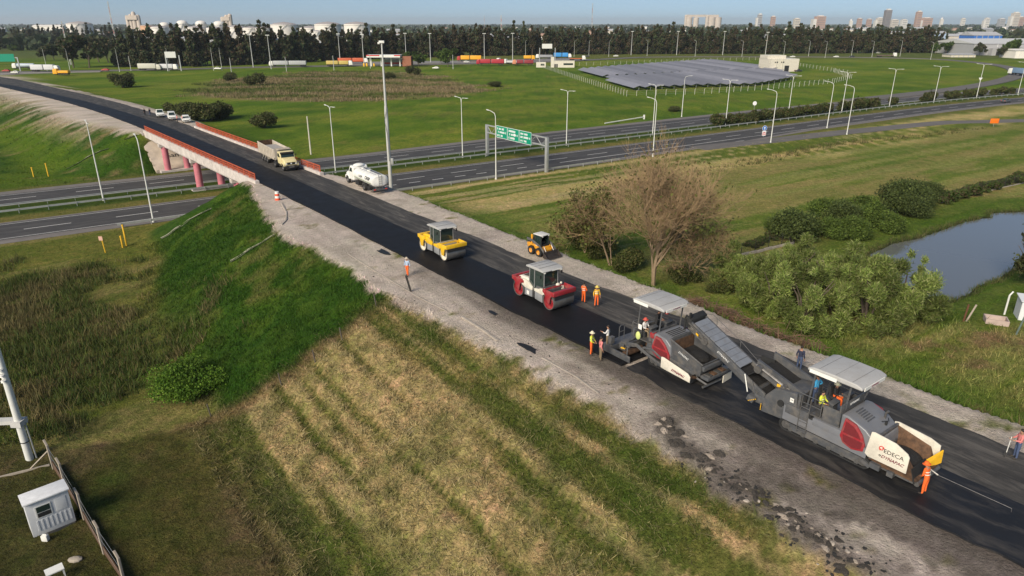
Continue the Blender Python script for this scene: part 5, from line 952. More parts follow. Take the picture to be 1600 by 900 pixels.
# ================================================================== people
M_SKIN = mat('skin', (.36, .19, .12), .6, var=.08); M_BOOT = mat('boot', (.04, .032, .026), .8)
def cloth(name, c): return mat('cloth_' + name, c, .9, var=.14, scale=9, bump=.1)
ORANGE = cloth('orange', (.80, .135, .02)); PINKC = cloth('salmon', (.62, .20, .19)); LIME = cloth('lime', (.60, .66, .06)); WHITEC = cloth('white', (.62, .60, .58)); BLUEC = cloth('pale_blue', (.34, .43, .56)); NAVY = cloth('navy', (.025, .03, .06)); JEAN = cloth('jeans', (.06, .085, .16)); KHAKI = cloth('khaki', (.19, .14, .085)); BLACKC = cloth('black', (.02, .02, .022)); CYAN = cloth('cyan', (.06, .35, .62)); VESTY = cloth('amber', (.75, .42, .03))
M_REFL = mat('reflective_tape', (.7, .7, .62), .4)
def person(loc, rz, label, top, legs, hat=None, pose='stand', group=None, arms='down', lean=0.0, headturn=0.0, hair=True):
    p = empty('person', loc, rz, label, 'person', group)
    U = lambda x, y, z: Vector((x, y, z))
    J = {}; J['pelvis'] = U(0, 0, .95); J['waist'] = U(.01, 0, 1.10); J['chest'] = U(.0, 0, 1.34); J['neck'] = U(.0, 0, 1.50); J['jaw'] = U(.03, 0, 1.56); J['head'] = U(.025, 0, 1.64); J['crown'] = U(.01, 0, 1.72); J['nose'] = U(.12, 0, 1.625)
    for sg, k in ((1, 'l'), (-1, 'r')):
        J['sh' + k] = U(0, sg * .17, 1.42)
        st = {'stand': (.0, .02, -.01), 'walk': (.10 * sg, .16 * sg, .10 * sg), 'sit': (0, 0, 0)}[pose]
        if pose == 'sit': J['hip' + k] = U(.02, sg * .10, .92); J['kn' + k] = U(.44, sg * .13, .94); J['an' + k] = U(.46, sg * .13, .54); J['toe' + k] = U(.62, sg * .14, .49)
        else: J['hip' + k] = U(0, sg * .095, .90); J['kn' + k] = U(.02 + st[0], sg * .115, .49); J['an' + k] = U(st[1] * .9 - .02, sg * .13, .09); J['toe' + k] = U(st[1] * .9 + .16, sg * .155, .035)
        if arms == 'down': e, w_, h = U(-.03, sg * .265, 1.13), U(.06, sg * .275, .89), U(.09, sg * .27, .81)
        elif arms == 'hips': e, w_, h = U(-.10, sg * .36, 1.16), U(.06, sg * .20, 1.02), U(.10, sg * .15, .99)
        elif arms == 'front': e, w_, h = U(.08, sg * .25, 1.16), U(.32, sg * .14, 1.12), U(.40, sg * .10, 1.12)
        elif arms == 'point': e, w_, h = (U(.12, sg * .27, 1.22), U(.34, sg * .24, 1.30), U(.42, sg * .23, 1.32)) if sg > 0 else (U(-.03, sg * .27, 1.13), U(.1, sg * .25, .92), U(.14, sg * .24, .85))
        elif arms == 'tool': e, w_, h = U(.05, sg * .27, 1.15), U(.24, sg * .12, .98), U(.30, sg * .07, .95)
        J['el' + k] = e; J['wr' + k] = w_; J['ha' + k] = h
    Rl = Matrix.Rotation(lean, 3, 'Y'); pv = J['pelvis']; UP = ('waist', 'chest', 'neck', 'jaw', 'head', 'crown', 'nose', 'shl', 'shr', 'ell', 'elr', 'wrl', 'wrr', 'hal', 'har')
    for k in UP: J[k] = pv + Rl @ (J[k] - pv)
    rad = dict(pelvis=(.155, .12), waist=(.145, .115), chest=(.165, .12), neck=(.06, .06), jaw=(.075, .07), head=(.085, .10), crown=(.07, .075), nose=(.018, .018))
    for k in 'lr': rad.update({'sh' + k: (.075, .075), 'el' + k: (.052, .052), 'wr' + k: (.036, .036), 'ha' + k: (.042, .028), 'hip' + k: (.10, .10), 'kn' + k: (.068, .068), 'an' + k: (.05, .05), 'toe' + k: (.045, .035)})
    names = list(J); ix = {n_: i for i, n_ in enumerate(names)}
    E = [('pelvis', 'waist'), ('waist', 'chest'), ('chest', 'neck'), ('neck', 'jaw'), ('jaw', 'head'), ('head', 'crown'), ('head', 'nose')]
    for k in 'lr': E += [('chest', 'sh' + k), ('sh' + k, 'el' + k), ('el' + k, 'wr' + k), ('wr' + k, 'ha' + k), ('pelvis', 'hip' + k), ('hip' + k, 'kn' + k), ('kn' + k, 'an' + k), ('an' + k, 'toe' + k)]
    me = bpy.data.meshes.new('b'); me.from_pydata([tuple(J[n_]) for n_ in names], [(ix[a], ix[b]) for a, b in E], [])
    o = bpy.data.objects.new('b', me); COL.objects.link(o); md = o.modifiers.new('s', 'SKIN'); md.use_smooth_shade = True
    for n_, sv in zip(names, me.skin_vertices[0].data): sv.radius = rad[n_]; sv.use_root = (n_ == 'pelvis')
    ss = o.modifiers.new('u', 'SUBSURF'); ss.levels = 1; ss.render_levels = 1
    bm_ = bpy.data.meshes.new_from_object(o.evaluated_get(bpy.context.evaluated_depsgraph_get())); bm_.name = 'body'
    bpy.data.objects.remove(o)
    # fingers: five short tapered chains rooted in each palm
    mb = MB()
    for k, sg in (('l', 1), ('r', -1)):
        a, b = J['wr' + k], J['ha' + k]; dr = (b - a).normalized(); sd_ = dr.cross(Vector((0, 0, 1))); sd_ = sd_.normalized() if sd_.length > .1 else Vector((1, 0, 0)); dn = dr.cross(sd_).normalized() * -1
        for i, L in enumerate((.062, .075, .08, .07)):
            b0 = b + sd_ * (-.026 + .0175 * i); mb.tube([b0 + dr * .02, b0 + dr * (.03 + L * .5), b0 + dr * (.03 + L * .8) - dn * .02], [.0095, .009, .007], 5)
        t0 = a + dr * .03 + sd_ * .03 * sg; mb.tube([t0, t0 + sd_ * .028 * sg + dr * .03, t0 + sd_ * .03 * sg + dr * .065], [.011, .01, .008], 5)
    fm = mb.mesh('f', M_SKIN); bb = bmesh.new(); bb.from_mesh(bm_); nb = len(bb.faces); bb.from_mesh(fm); bb.to_mesh(bm_); bb.free()
    bm_.materials.clear()
    for m in (top, legs, M_SKIN, M_BOOT): bm_.materials.append(m)
    leg_set = {'hipl', 'hipr', 'knl', 'knr'}; sk = {'jaw', 'head', 'crown', 'nose', 'neck', 'hal', 'har', 'wrl', 'wrr'}; bt = {'toel', 'toer', 'anl', 'anr'}
    reg = {n_: (2 if n_ in sk else 3 if n_ in bt else 1 if n_ in leg_set or n_ == 'pelvis' else 0) for n_ in names}
    samp = [(J[n_], reg[n_]) for n_ in names] + [((J['an' + k] * .6 + J['kn' + k] * .4), 1) for k in 'lr'] + [((J['kn' + k] * .5 + J['hip' + k] * .5), 1) for k in 'lr'] + [((J['el' + k] * .5 + J['sh' + k] * .5), 0) for k in 'lr'] + [((J['el' + k] * .45 + J['wr' + k] * .55), 0) for k in 'lr'] + [((J['an' + k] * .88 + J['kn' + k] * .12), 1) for k in 'lr']
    for f in bm_.polygons: c = f.center; f.material_index = 2 if f.index >= nb else min(samp, key=lambda t: (t[0] - c).length_squared)[1]; f.use_smooth = True
    bod = link('body', bm_, p)
    hd = J['head'] + Rl @ Vector((-.01, 0, .03)); rot = (0, lean, headturn)
    if hat is not None: MB().lathe([(0, .13), (.06, .125), (.105, .08), (.12, .01), (.125, .0), (.19, -.015), (.19, -.025), (.11, -.02)], (0, 0, 0), n=16).build('hat', hat, p, smooth=True, loc=hd, rot=rot)
    else: MB().ball((-.012, 0, .02), (.105, .092, .10), 12, 7).build('hair', mat('hair_dark', (.02, .014, .01), .7), p, smooth=True, loc=hd, rot=rot)
    if top in (ORANGE, LIME, VESTY):
        for zz in (1.14, 1.28):
            c_ = J['pelvis'] + Rl @ (Vector((.0, 0, zz)) - J['pelvis']); MB().lathe([(.178, -.022), (.186, 0), (.178, .022)], (0, 0, 0), n=16).build('reflective_band', M_REFL, p, loc=c_, rot=(0, lean, 0)).scale = (.78, .98, 1)
    for y in (-.035, .035): MB().ball((.098, y, -.02), (.012, .012, .009), 6, 4).build('eye', M_BLACK, p, loc=hd, rot=rot)
    return p
M_REFL = mat('reflective_tape', (.7, .7, .62), .4)
zt = RTOP + .035; zn = RTOP + .085; zd = RTOP + .0
def onroad(s, o, z): return rd(s, o, z)
person(onroad(52.0, 27.4, hz(*rd(52.0, 27.4).xy)), ROAD_RZ + R(-60), 'worker in pale blue shirt, hat and orange trousers alone on the dirt shoulder', BLUEC, ORANGE, cloth('beige_hat', (.45, .38, .3)), 'walk')
p = person(onroad(37.6, 35.65, zt), ROAD_RZ + R(100), 'worker in plain orange overalls with bare head behind the cream and red roller', ORANGE, ORANGE, None, 'stand', arms='tool')
p = person(onroad(36.45, 36.0, zt), ROAD_RZ + R(-20), 'worker in orange overalls with amber vest and hat behind the cream and red roller', VESTY, ORANGE, cloth('yellow_hat', (.6, .45, .1)), 'stand', arms='down')
person(onroad(30.5, 29.85, hz(*rd(30.5, 29.85).xy)), ROAD_RZ + R(-60 + 90), 'worker in lime vest, orange trousers and white hat at the paver screed', LIME, ORANGE, cloth('cream_hat', (.62, .58, .42)), 'stand', arms='tool')
person(onroad(29.5, 29.75, hz(*rd(29.5, 29.75).xy)), ROAD_RZ + R(60), 'man in salmon shirt and khaki trousers at the paver screed', PINKC, KHAKI, None, 'stand', arms='down')
person(onroad(30.35, 31.25, zn), ROAD_RZ + R(-150), 'man in white shirt and dark trousers gesturing behind the paver screed', WHITEC, KHAKI, None, 'stand', arms='point')
person(onroad(9.75, 32.3, zt), ROAD_RZ + R(175), 'worker in orange overalls bending towards the feeder hopper', ORANGE, ORANGE, ORANGE, 'stand', arms='tool', lean=.22)
person(onroad(8.2, 39.2, zt), ROAD_RZ + R(-140), 'man in pink shirt and jeans leaning on a shovel beside the road', PINKC, JEAN, None, 'stand', arms='front')
sv = empty('shovel', onroad(8.2, 39.2, zt) + Vector((math.cos(ROAD_RZ + R(-140)) * .45, math.sin(ROAD_RZ + R(-140)) * .45, 0)), ROAD_RZ + R(-140), 'long-handled shovel held by the man in the pink shirt', 'shovel')
part(sv, 'shaft', M_WHITEP, lambda q: q.tube([(0, 0, .28), (-.02, 0, 1.25)], .018, 6)); part(sv, 'blade', M_STEEL, lambda q: q.add([(.02, -.11, .3), (.02, .11, .3), (.06, .12, .12), (.08, 0, .0), (.06, -.12, .12), (.0, -.11, .3), (.0, .11, .3), (.04, .12, .12), (.06, 0, .0), (.04, -.12, .12)], [(0, 1, 2, 3, 4), (9, 8, 7, 6, 5), (0, 5, 6, 1), (1, 6, 7, 2), (2, 7, 8, 3), (3, 8, 9, 4), (4, 9, 5, 0)]))
person(onroad(20.6, 39.2, hz(*rd(20.6, 39.2).xy)), ROAD_RZ + R(90), 'dark-haired person in navy clothes behind the swing conveyor', NAVY, JEAN, None, 'stand', arms='down')
def rel(s, o, x, y, z): c = rd(s, o); ca, sa = math.cos(ROAD_RZ), math.sin(ROAD_RZ); return Vector((c.x + x * ca - y * sa, c.y + x * sa + y * ca, RTOP + z))
person(rel(25.6, 33.05, -2.4, -.75, 1.58 - .40), ROAD_RZ, 'operator in white and red seated under the paver canopy', WHITEC, KHAKI, cloth('red_cap', (.5, .08, .06)), 'sit', arms='front')
person(rel(25.6, 33.05, -2.3, .3, 1.58), ROAD_RZ + R(20), 'operator in dark clothes standing under the paver canopy', BLACKC, BLACKC, None, 'stand', arms='front', lean=.15)
person(rel(14.0, 33.2, -1.5, -.72, 1.7 - .40), ROAD_RZ, 'operator in lime shirt seated on the feeder', LIME, KHAKI, None, 'sit', arms='front')
person(rel(14.0, 33.2, -1.5, .72, 1.7 - .40), ROAD_RZ, 'operator in orange and black seated on the feeder', BLACKC, ORANGE, cloth('cream_hat', (.62, .58, .42)), 'sit', arms='front')
person(rel(14.0, 33.2, -2.25, .0, 1.7), ROAD_RZ + R(180), 'man in bright blue shirt standing at the back of the feeder platform', CYAN, JEAN, None, 'stand', arms='hips')
for s_, o_, a, t_, l_, lb in ((193.9, 32.4, 30, BLACKC, BLACKC, 'person in black standing by the parked white cars, farther from the bridge'), (193.0, 33.4, 200, BLACKC, JEAN, 'person in black top and jeans standing by the parked white cars'), (174.2, 35.6, -90, PINKC, BLACKC, 'person in salmon shirt talking beside the white sedan near the bridge'), (173.3, 36.5, 90, PINKC, KHAKI, 'person in salmon shirt and khaki trousers talking beside the white sedan')):
    q = rd(s_, o_ - .5); person((q.x, q.y, float(road_z(s_)) + .035), ROAD_RZ + R(a), lb, t_, l_)
# parked cars by the bridge
for s_, o_, lb, pk, su in ((189.0, 35.0, 'white double cab pickup parked farthest from the bridge railing', True, False), (181.0, 36.0, 'white sport utility car parked between pickup and sedan', False, True), (174.5, 37.6, 'white sedan parked next to the orange bridge railing', False, False)):
    q = rd(s_, o_ - .6); make_car('pickup_truck' if pk else 'parked_car', (q.x, q.y, max(float(road_z(s_)), hz(q.x, q.y)) + .03), ROAD_RZ - R(8), M_WHITEP, lb, None, pk, su, 5.1 if pk else 4.5)
# ================================================================== highway furniture
M_LAMP = mat('lamp_white', (.66, .66, .62), .5, var=.06); M_GALV = mat('galvanised_steel', (.40, .41, .40), .5, .35, var=.12, scale=1.5); M_POLE = mat('concrete_pole', (.46, .46, .44), .85, var=.1, scale=.7)
HA = math.atan2(HU[1], HU[0])
def lamp_meshes(h, arms, reach=2.4, curve=True):
    pole = MB().lathe([(.0, 0), (.2, 0), (.2, .25), (.13, .3), (.065, h - 1.2)], (0, 0, 0), n=10).mesh('pole', M_LAMP, smooth=True)
    am = MB(); hd = MB()
    if arms == 1:
        am.tube([(0, 0, h - 1.3), (0, .05, h - .6), (0, .35, h - .1), (0, reach * .6, h + .18), (0, reach, h + .3)], [.065, .062, .058, .052, .045], 8)
        hd.box((0, reach + .3, h + .33), (.26, .75, .12), (.12, 0, 0))
    hm = MB().box((0, .3, 0), (.26, .75, .12), (.1, 0, 0)).mesh('lamp_head', M_LAMP, bevel=.03)
    if arms == 2:
        am1 = MB().tube([(0, 0, h - 1.3), (0, .08, h - .5), (0, .4, h - .12), (0, reach, h)], [.065, .06, .055, .045], 8).mesh('arm', M_LAMP, smooth=True); return pole, am1, hm, h
    return pole, am.mesh('arm', M_LAMP, smooth=True), hm, h + .3
LM = {}
def lamp(loc, rz, h, arms, label, group, reach=2.4):
    k = (h, arms, reach)
    if k not in LM: LM[k] = lamp_meshes(h, arms, reach)
    po, am, hd, zh = LM[k]
    p = empty('street_lamp', loc, rz, label, 'street lamp', group)
    link('pole', po, p)
    for i in range(arms):
        r = math.pi * i; link('arm', am, p, (0, 0, 0), (0, 0, r)); sy = 1 if i == 0 else -1; link('lamp_head', hd, p, (0, sy * reach, zh), (0, 0, r))
    return p
G2 = 'double street lamps along the highway median'; LB2 = 'tall white double-armed street lamp in the highway median'
for t in [6.5] + [47.8 + 29.8 * k for k in range(12)]:
    lamp(hw(t, 134.0, -.05), HA, 13.2, 2, LB2, G2, 2.1)
G1 = 'single-arm street lamps beside the highway'; LB1 = 'tall white street lamp with one curved arm beside the highway'
for x, y in ((240, 347), (775, 280), (1020, 245), (1204, 223), (1292, 200), (1323, 210), (1065, 182)):
    q = px(x, y, 0); q.z = hz(q.x, q.y); lamp(q, HA + (0 if y != 182 else math.pi), 12.6, 1, LB1 if y != 182 else 'tall white street lamp with one curved arm on the far side of the highway', G1)
G3 = 'street lamps along the far loop road'
for x, y in ((821, 88), (897, 88.5), (920, 87.5), (951, 88.5), (1011, 87.3), (1086, 88.3), (1159, 89.3), (1224, 90), (1263, 88), (1289, 90.5), (1330, 88), (1362, 90), (1406, 88), (1454, 93), (1514, 85), (74, 111), (110, 112), (187, 112), (334, 110), (347, 110), (265, 111)):
    q = px(x, y, 0); q.z = hz(q.x, q.y); lamp(q, R(180 if x < 1000 else 0) + .4, 13.5, 1, 'distant street lamp with curved arm along the road before the tree belt', G3)
def mast_meshes(h):
    po = MB().lathe([(0, 0), (.32, 0), (.16, h)], (0, 0, 0), n=10).mesh('mast', M_POLE, smooth=True)
    hd = MB().box((0, 0, 0), (.9, .5, .4)).box((.9, 0, .05), (.8, .45, .35), (0, .3, 0)).box((-.9, 0, .05), (.8, .45, .35), (0, -.3, 0)).bb(-1.3, 1.3, -.06, .06, -.25, -.15).mesh('floodlights', M_LAMP); return po, hd
MM = mast_meshes(21)
for x, y in ((424, 108), (396, 106), (532, 100), (569, 104), (635, 97), (673, 98), (757, 98.5), (801, 97), (986, 86), (1057, 86), (1129, 86), (1195, 91)):
    q = px(x, y, 0); q.z = hz(q.x, q.y); p = empty('floodlight_mast', q, 0, 'tall floodlight mast by the truck yard and tree belt', 'mast', 'floodlight masts before the tree belt'); link('mast', MM[0], p); link('floodlights', MM[1], p, (0, 0, 21))
cpm = MB().lathe([(0, 0), (.22, 0), (.15, 9.0), (0, 9.0)], (0, 0, 0), n=8).mesh('concrete_post', M_POLE, smooth=True)
for x, y in ((448, 113), (522, 110), (579, 107), (708, 108), (362, 115), (205, 111)):
    q = px(x, y, 0); q.z = hz(q.x, q.y); tag(link('concrete_post', cpm, None, q), 'bare concrete post at the far edge of the green field', 'post', 'bare posts along the green field')
q = px(486, 242, 0); q.z = hz(q.x, q.y); tag(link('concrete_post', MB().lathe([(0, 0), (.2, 0), (.13, 8.6), (0, 8.6)], (0, 0, 0), n=8).mesh('concrete_post', mat('pole_cream', (.55, .52, .42), .8), smooth=True), None, q), 'lone cream post standing behind the tipper truck', 'post')
# tall mast beside the tank truck
q = px(611, 293, 0.6); p = empty('power_pole', (q.x, q.y, hz(q.x, q.y)), 0, 'very tall grey power pole standing beside the white tank truck', 'pole')
part(p, 'lower_shaft', M_POLE, lambda m: m.lathe([(0, -.2), (.34, -.2), (.30, 14.5), (.26, 15)], (0, 0, 0), n=14), smooth=True); part(p, 'upper_shaft', M_POLE, lambda m: m.lathe([(.23, 14.2), (.13, 25.2), (0, 25.2)], (0, 0, 0), n=12), smooth=True)
part(p, 'meter_box', M_GALV, lambda m: m.box((.55, -.2, 5.4), (.45, .4, 1.1)), bevel=.03); part(p, 'cable', M_BLACK, lambda m: m.tube([(.1, -.43, 5.5), (.05, -.45, 10), (-.3, -.42, 12.5), (.2, -.42, 14.6), (.26, 0, 15.2)], .035, 5)); part(p, 'camera_head', M_LAMP, lambda m: (m.box((0, 0, 25.4), (.9, .5, .4)), m.box((-.5, .1, 25.2), (.4, .3, .3))), bevel=.05)
# ------------------------------------------------------------------ guard rails
rail_prof = [(-.03, .42), (.05, .46), (-.03, .54), (-.03, .62), (.05, .70), (-.03, .74), (-.06, .74), (-.06, .42)]
gp = MB().box((0, 0, .36), (.09, .14, .76)).mesh('rail_post', M_GALV)
def guardrail(w_, t0, t1, label, side=1, gap=4.0):
    a = hw(t0, w_, 0); p = empty('guard_rail', a, 0, label, 'guard rail'); ts = list(np.arange(t0, t1, 4.0)) + [t1]; k = len(rail_prof); V = []; F = []
    for t in ts: V += [hw(t, w_ + side * x, z) - a for x, z in rail_prof]
    for i in range(len(ts) - 1): F += [(i * k + j, i * k + (j + 1) % k, (i + 1) * k + (j + 1) % k, (i + 1) * k + j) for j in range(k)]
    F += [tuple(range(k)), tuple(range((len(ts) - 1) * k, len(ts) * k))]
    MB().add(V, F).build('rail', M_GALV, p)
    for t in np.arange(t0 + .5, t1, gap): link('rail_post', gp, p, hw(float(t), w_ - side * .14, -.05) - a, (0, 0, HA))
guardrail(132.2, -110, 400, 'near guard rail of the highway median'); guardrail(136.8, -110, 300, 'far guard rail of the highway median', -1)
guardrail(110.9, 33, 104, 'guard rail beneath the green sign gantry beside the near carriageway', 1); guardrail(113.3, 6.5, 34, 'short guard rail running in under the bridge beside the near carriageway', 1)
# ------------------------------------------------------------------ green direction sign gantry
M_SIGN = mat('sign_green', (.0, .26, .15), .45, var=.05)
tg = 83.5; wl, wr = 132.9, 110.4; a = hw(tg, wl, 0); g_ = empty('sign_gantry', a, HA + R(90), 'grey gantry carrying three green direction signs over the near carriageway', 'gantry')
Lb = wl - wr                                                                  # local -x runs from the median leg to the verge leg
for x in (0, -Lb): part(g_, 'leg', M_GALV, lambda m: m.bb(x - .32, x + .32, -.28, .28, -.1, 7.0), bevel=.02)
part(g_, 'chord', M_GALV, lambda m: m.bb(-Lb, 0, -.12, .12, 6.75, 7.0)); part(g_, 'chord', M_GALV, lambda m: m.bb(-Lb, 0, -.12, .12, 5.15, 5.4))
for k in range(12):
    x0, x1 = -Lb * k / 12, -Lb * (k + 1) / 12; part(g_, 'truss_brace', M_GALV, lambda m: m.tube([(x0, 0, 5.3 if k % 2 else 6.85), (x1, 0, 6.85 if k % 2 else 5.3)], .06, 5))
for i in range(3):
    x1 = -4.3 - 4.45 * i; sp = part(g_, 'sign_panel', M_SIGN, lambda m: m.bb(x1 - 4.35, x1, .22, .3, 4.75, 7.35))
    fr = part(sp, 'sign_border', M_TEXTW, lambda m: (m.bb(x1 - 4.35, x1, .3, .306, 7.27, 7.35), m.bb(x1 - 4.35, x1, .3, .306, 4.75, 4.83), m.bb(x1 - 4.35, x1 - 4.27, .3, .306, 4.83, 7.27), m.bb(x1 - .08, x1, .3, .306, 4.83, 7.27)))
    rr = random.Random(5 + i)
    for z, f, n in ((6.75, .78, 9), (6.05, .95, 12), (5.3, .7, 8)):
        def words(m):
            x = x1 - .45
            for q in range(n):
                wd = rr.uniform(.18, .26); 
                if x - wd < x1 - 4.1: break
                if rr.random() < .86: hh = rr.uniform(.20, .24); m.bb(x - wd, x, .3, .307, z - hh, z + hh * rr.uniform(.6, 1))
                x -= wd + .07
        part(sp, 'legend_line', M_TEXTW, words)
    if i == 1: part(sp, 'route_shield', M_TEXTW, lambda m: m.prism([(x1 - 3.0, 6.35), (x1 - 2.4, 6.35), (x1 - 2.4, 6.0), (x1 - 2.7, 5.72), (x1 - 3.0, 6.0)], .3, .309, 'y'))
# road works signs
def sign_post(x, y, h, label, cat='sign', z=0):
    q = px(x, y, z); q.z = hz(q.x, q.y); p = empty('road_sign', q, 0, label, cat); part(p, 'post', M_GALV, lambda m: m.tube([(0, 0, -.1), (0, 0, h)], .05, 6)); return p
p = sign_post(1193, 214, 2.0, 'round blue arrow sign above a red and white chevron board'); p.rotation_euler = (0, 0, R(10))
part(p, 'round_sign', mat('sign_blue', (.02, .16, .5), .5), lambda m: m.cyl((0, -.06, 2.35), (0, -.02, 2.35), .62, n=24)); part(p, 'arrow', M_TEXTW, lambda m: m.prism([(-.1, 1.95), (.1, 1.95), (.1, 2.35), (.3, 2.35), (0, 2.78), (-.3, 2.35), (-.1, 2.35)], -.075, -.06, 'y')); part(p, 'rim', M_TEXTW, lambda m: m.lathe([(.62, -.06), (.68, -.06), (.68, -.02), (.62, -.02)], (0, 0, 2.35), 'y', 24))
part(p, 'chevron_board', M_TEXTW, lambda m: m.bb(-.55, .55, -.06, -.02, .35, 1.65)); part(p, 'chevron', M_TEXTR, lambda m: [m.prism([(-.5, .45 + .42 * k), (0, .75 + .42 * k), (.5, .45 + .42 * k), (.5, .65 + .42 * k), (0, .95 + .42 * k), (-.5, .65 + .42 * k)], -.07, -.06, 'y') for k in range(2)])
p = sign_post(1552, 197.5, 1.4, 'orange road works board on a post beside the slip road'); part(p, 'board', mat('works_orange', (.85, .17, .01), .5), lambda m: m.bb(-1.25, 1.25, -.05, .02, .95, 2.3), bevel=.02)
p = sign_post(1530, 132, 2.2, 'small white triangular sign on the inside of the loop road'); part(p, 'triangle', M_TEXTW, lambda m: m.prism([(-1.0, 3.2), (1.0, 3.2), (0, 1.8)], -.05, 0, 'y'))
p = sign_post(1178, 172, 2.2, 'small round white sign at the end of the clipped hedge'); part(p, 'disc', M_TEXTW, lambda m: m.cyl((0, -.06, 2.3), (0, -.02, 2.3), .7, n=18))
# green overhead sign and white portal far left
q = px(10, 112, 0); p = empty('sign_gantry', (q.x, q.y, 0), .2, 'small green overhead sign at the far junction', 'gantry')
for x in (-8, 8): part(p, 'leg', M_GALV, lambda m: m.bb(x - .3, x + .3, -.3, .3, 0, 8.5))
part(p, 'beam', M_GALV, lambda m: m.bb(-8, 8, -.2, .2, 8, 8.5)); part(p, 'sign_panel', M_SIGN, lambda m: m.bb(-2, 6.5, -.35, -.22, 6, 10.5)); part(p, 'header_strip', M_SAFE, lambda m: m.bb(-6, -2.2, -.35, -.22, 8, 10.5))
q = px(273, 111, 0); p = empty('sign_gantry', (q.x, q.y, 0), .15, 'white sign portal over the service road before the tree belt', 'gantry')
for x in (-4, 4): part(p, 'leg', M_GALV, lambda m: m.bb(x - .3, x + .3, -.3, .3, 0, 9.5))
part(p, 'sign_panel', M_LAMP, lambda m: m.bb(-4.2, 2.2, -.3, .3, 8, 11.6))
q = px(855, 97, 0); p = empty('sign_gantry', (q.x, q.y, 0), 0, 'white sign portal over the truck weighing lane', 'gantry')
for x in (-6, 6): part(p, 'leg', M_GALV, lambda m: m.bb(x - .3, x + .3, -.3, .3, 0, 10.5))
part(p, 'sign_panel', M_LAMP, lambda m: m.bb(-4.2, 3.6, -.3, .3, 10, 13.4))
# car on the highway and traffic on the far roads
q = hw(308, 119.5, .02); make_car('car', q, HA - R(4), mat('car_grey', (.09, .095, .1), .3), 'dark grey car driving on the near highway carriageway')
for x, y, c, lb in ((645, 0, 0, ''),): pass
WH = M_WHITEP; DK = mat('car_dark', (.04, .042, .05), .3)
for x, y, rz, c, lb in ((962, 88.5, 180, WH, 'white car on the far road left of the weighing building'), (917, 89.2, 170, DK, 'dark car on the far road behind the weighing building'), (1238, 89.8, 180, WH, 'white car on the far loop road passing behind the pale block building'), (1306, 89.7, 180, WH, 'white car on the far loop road following the others'), (1331, 89.4, 180, DK, 'dark car on the far loop road just behind a white one'), (341, 108.5, 0, WH, 'white car on the service road before the tree belt'), (681, 107.5, 160, WH, 'white car parked at the edge of the green field by the fuel station'), (729, 98.0, 10, WH, 'silver car parked before the long yellow trailers')):
    q = px(x, y, .65); make_car('car', q, R(rz), c, lb, detail=False)
# ------------------------------------------------------------------ lorries
def lorry(x, y, rz, cab, body, label, L=13.0, kind='box', h=3.6, z=.66):
    q = px(x, y, z); p = empty('lorry', q, R(rz), label, 'lorry'); a = L / 2
    part(p, 'cab', cab, lambda m: m.prism([(a - 2.6, .6), (a - 2.6, 3.2), (a - 2.3, 3.5), (a - .6, 3.4), (a - .1, 2.2), (a, .6)], -1.22, 1.22, 'y'), bevel=.1); part(p, 'windscreen', M_GLASS, lambda m: m.box((a - .42, 0, 2.65), (.1, 2.1, .9), (0, -.38, 0)))
    for n, (x0, x1) in enumerate([(-a, a - 3.0)] if L < 15 else [(-a, -1.0), (-.3, a - 3.0)]):
        if kind == 'tank': part(p, 'tank', body, lambda m: m.lathe([(0, x0), (1.0, x0), (1.2, x0 + .3), (1.2, x1 - .3), (1.0, x1), (0, x1)], (0, 0, 2.2), 'x', 18), smooth=True)
        elif kind == 'flat': part(p, 'flatbed', body, lambda m: m.bb(x0, x1, -1.2, 1.2, 1.1, 1.5))
        else:
            bx_ = part(p, 'trailer_body', body, lambda m: m.bb(x0, x1, -1.25, 1.25, 1.1, h), bevel=.04)
            if kind == 'rib':
                for k in range(int((x1 - x0) / 1.2)): part(bx_, 'side_rib', body, lambda m: m.bb(x0 + .5 + 1.2 * k, x0 + .6 + 1.2 * k, -1.32, 1.32, 1.1, h - .1))
    part(p, 'chassis', M_BLACK, lambda m: m.bb(-a + .2, a - .5, -.9, .9, .7, 1.05))
    for wx in (-a + 1, -a + 2.3, -a + 3.6, a - 3.6, a - 1.2): 
        for wy in (-1.0, 1.0): part(p, 'wheel', M_BLACK, lambda m: m.cyl((wx, wy - .2, .5), (wx, wy + .2, .5), .5, n=12))
    return p
cl = lambda n, c: mat('paint_' + n, c, .5, var=.1)
lorry(450, 103.5, 183, WH, cl('pale_grey', (.42, .43, .43)), 'white-cabbed lorry with a teal front and grey ribbed trailers on the service road', 25, 'rib')
lorry(531, 102.8, 3, WH, cl('straw', (.55, .42, .12)), 'white-cabbed lorry with yellow-banded pale trailers on the service road', 18, 'rib', 3.4)
lorry(552, 98.5, 3, WH, cl('brick', (.55, .11, .04)), 'lorry with brick-orange trailers parked left of the fuel station', 22, 'rib')
lorry(733, 95.0, 178, cl('red', (.4, .04, .03)), cl('amber', (.78, .38, .02)), 'lorry with two amber yellow trailers parked in the yard', 19, 'rib', 4.0)
lorry(766, 101.0, 172, cl('crimson', (.38, .02, .035)), cl('crimson', (.38, .02, .035)), 'lorry with dark crimson ribbed trailers parked in the yard', 20, 'rib', 3.8)
lorry(789, 98.5, 150, WH, cl('silver', (.5, .51, .52)), 'lorry with a silver flat trailer parked in the yard', 14, 'flat'); lorry(800, 100.2, 150, WH, cl('silver', (.5, .51, .52)), 'white lorry with a low silver trailer parked beside the crimson one', 14, 'box', 2.4)
lorry(817, 101.2, 178, cl('peach', (.6, .25, .14)), cl('maroon', (.26, .03, .04)), 'lorry with a peach cab and maroon trailer parked in the yard', 15, 'rib', 3.4)
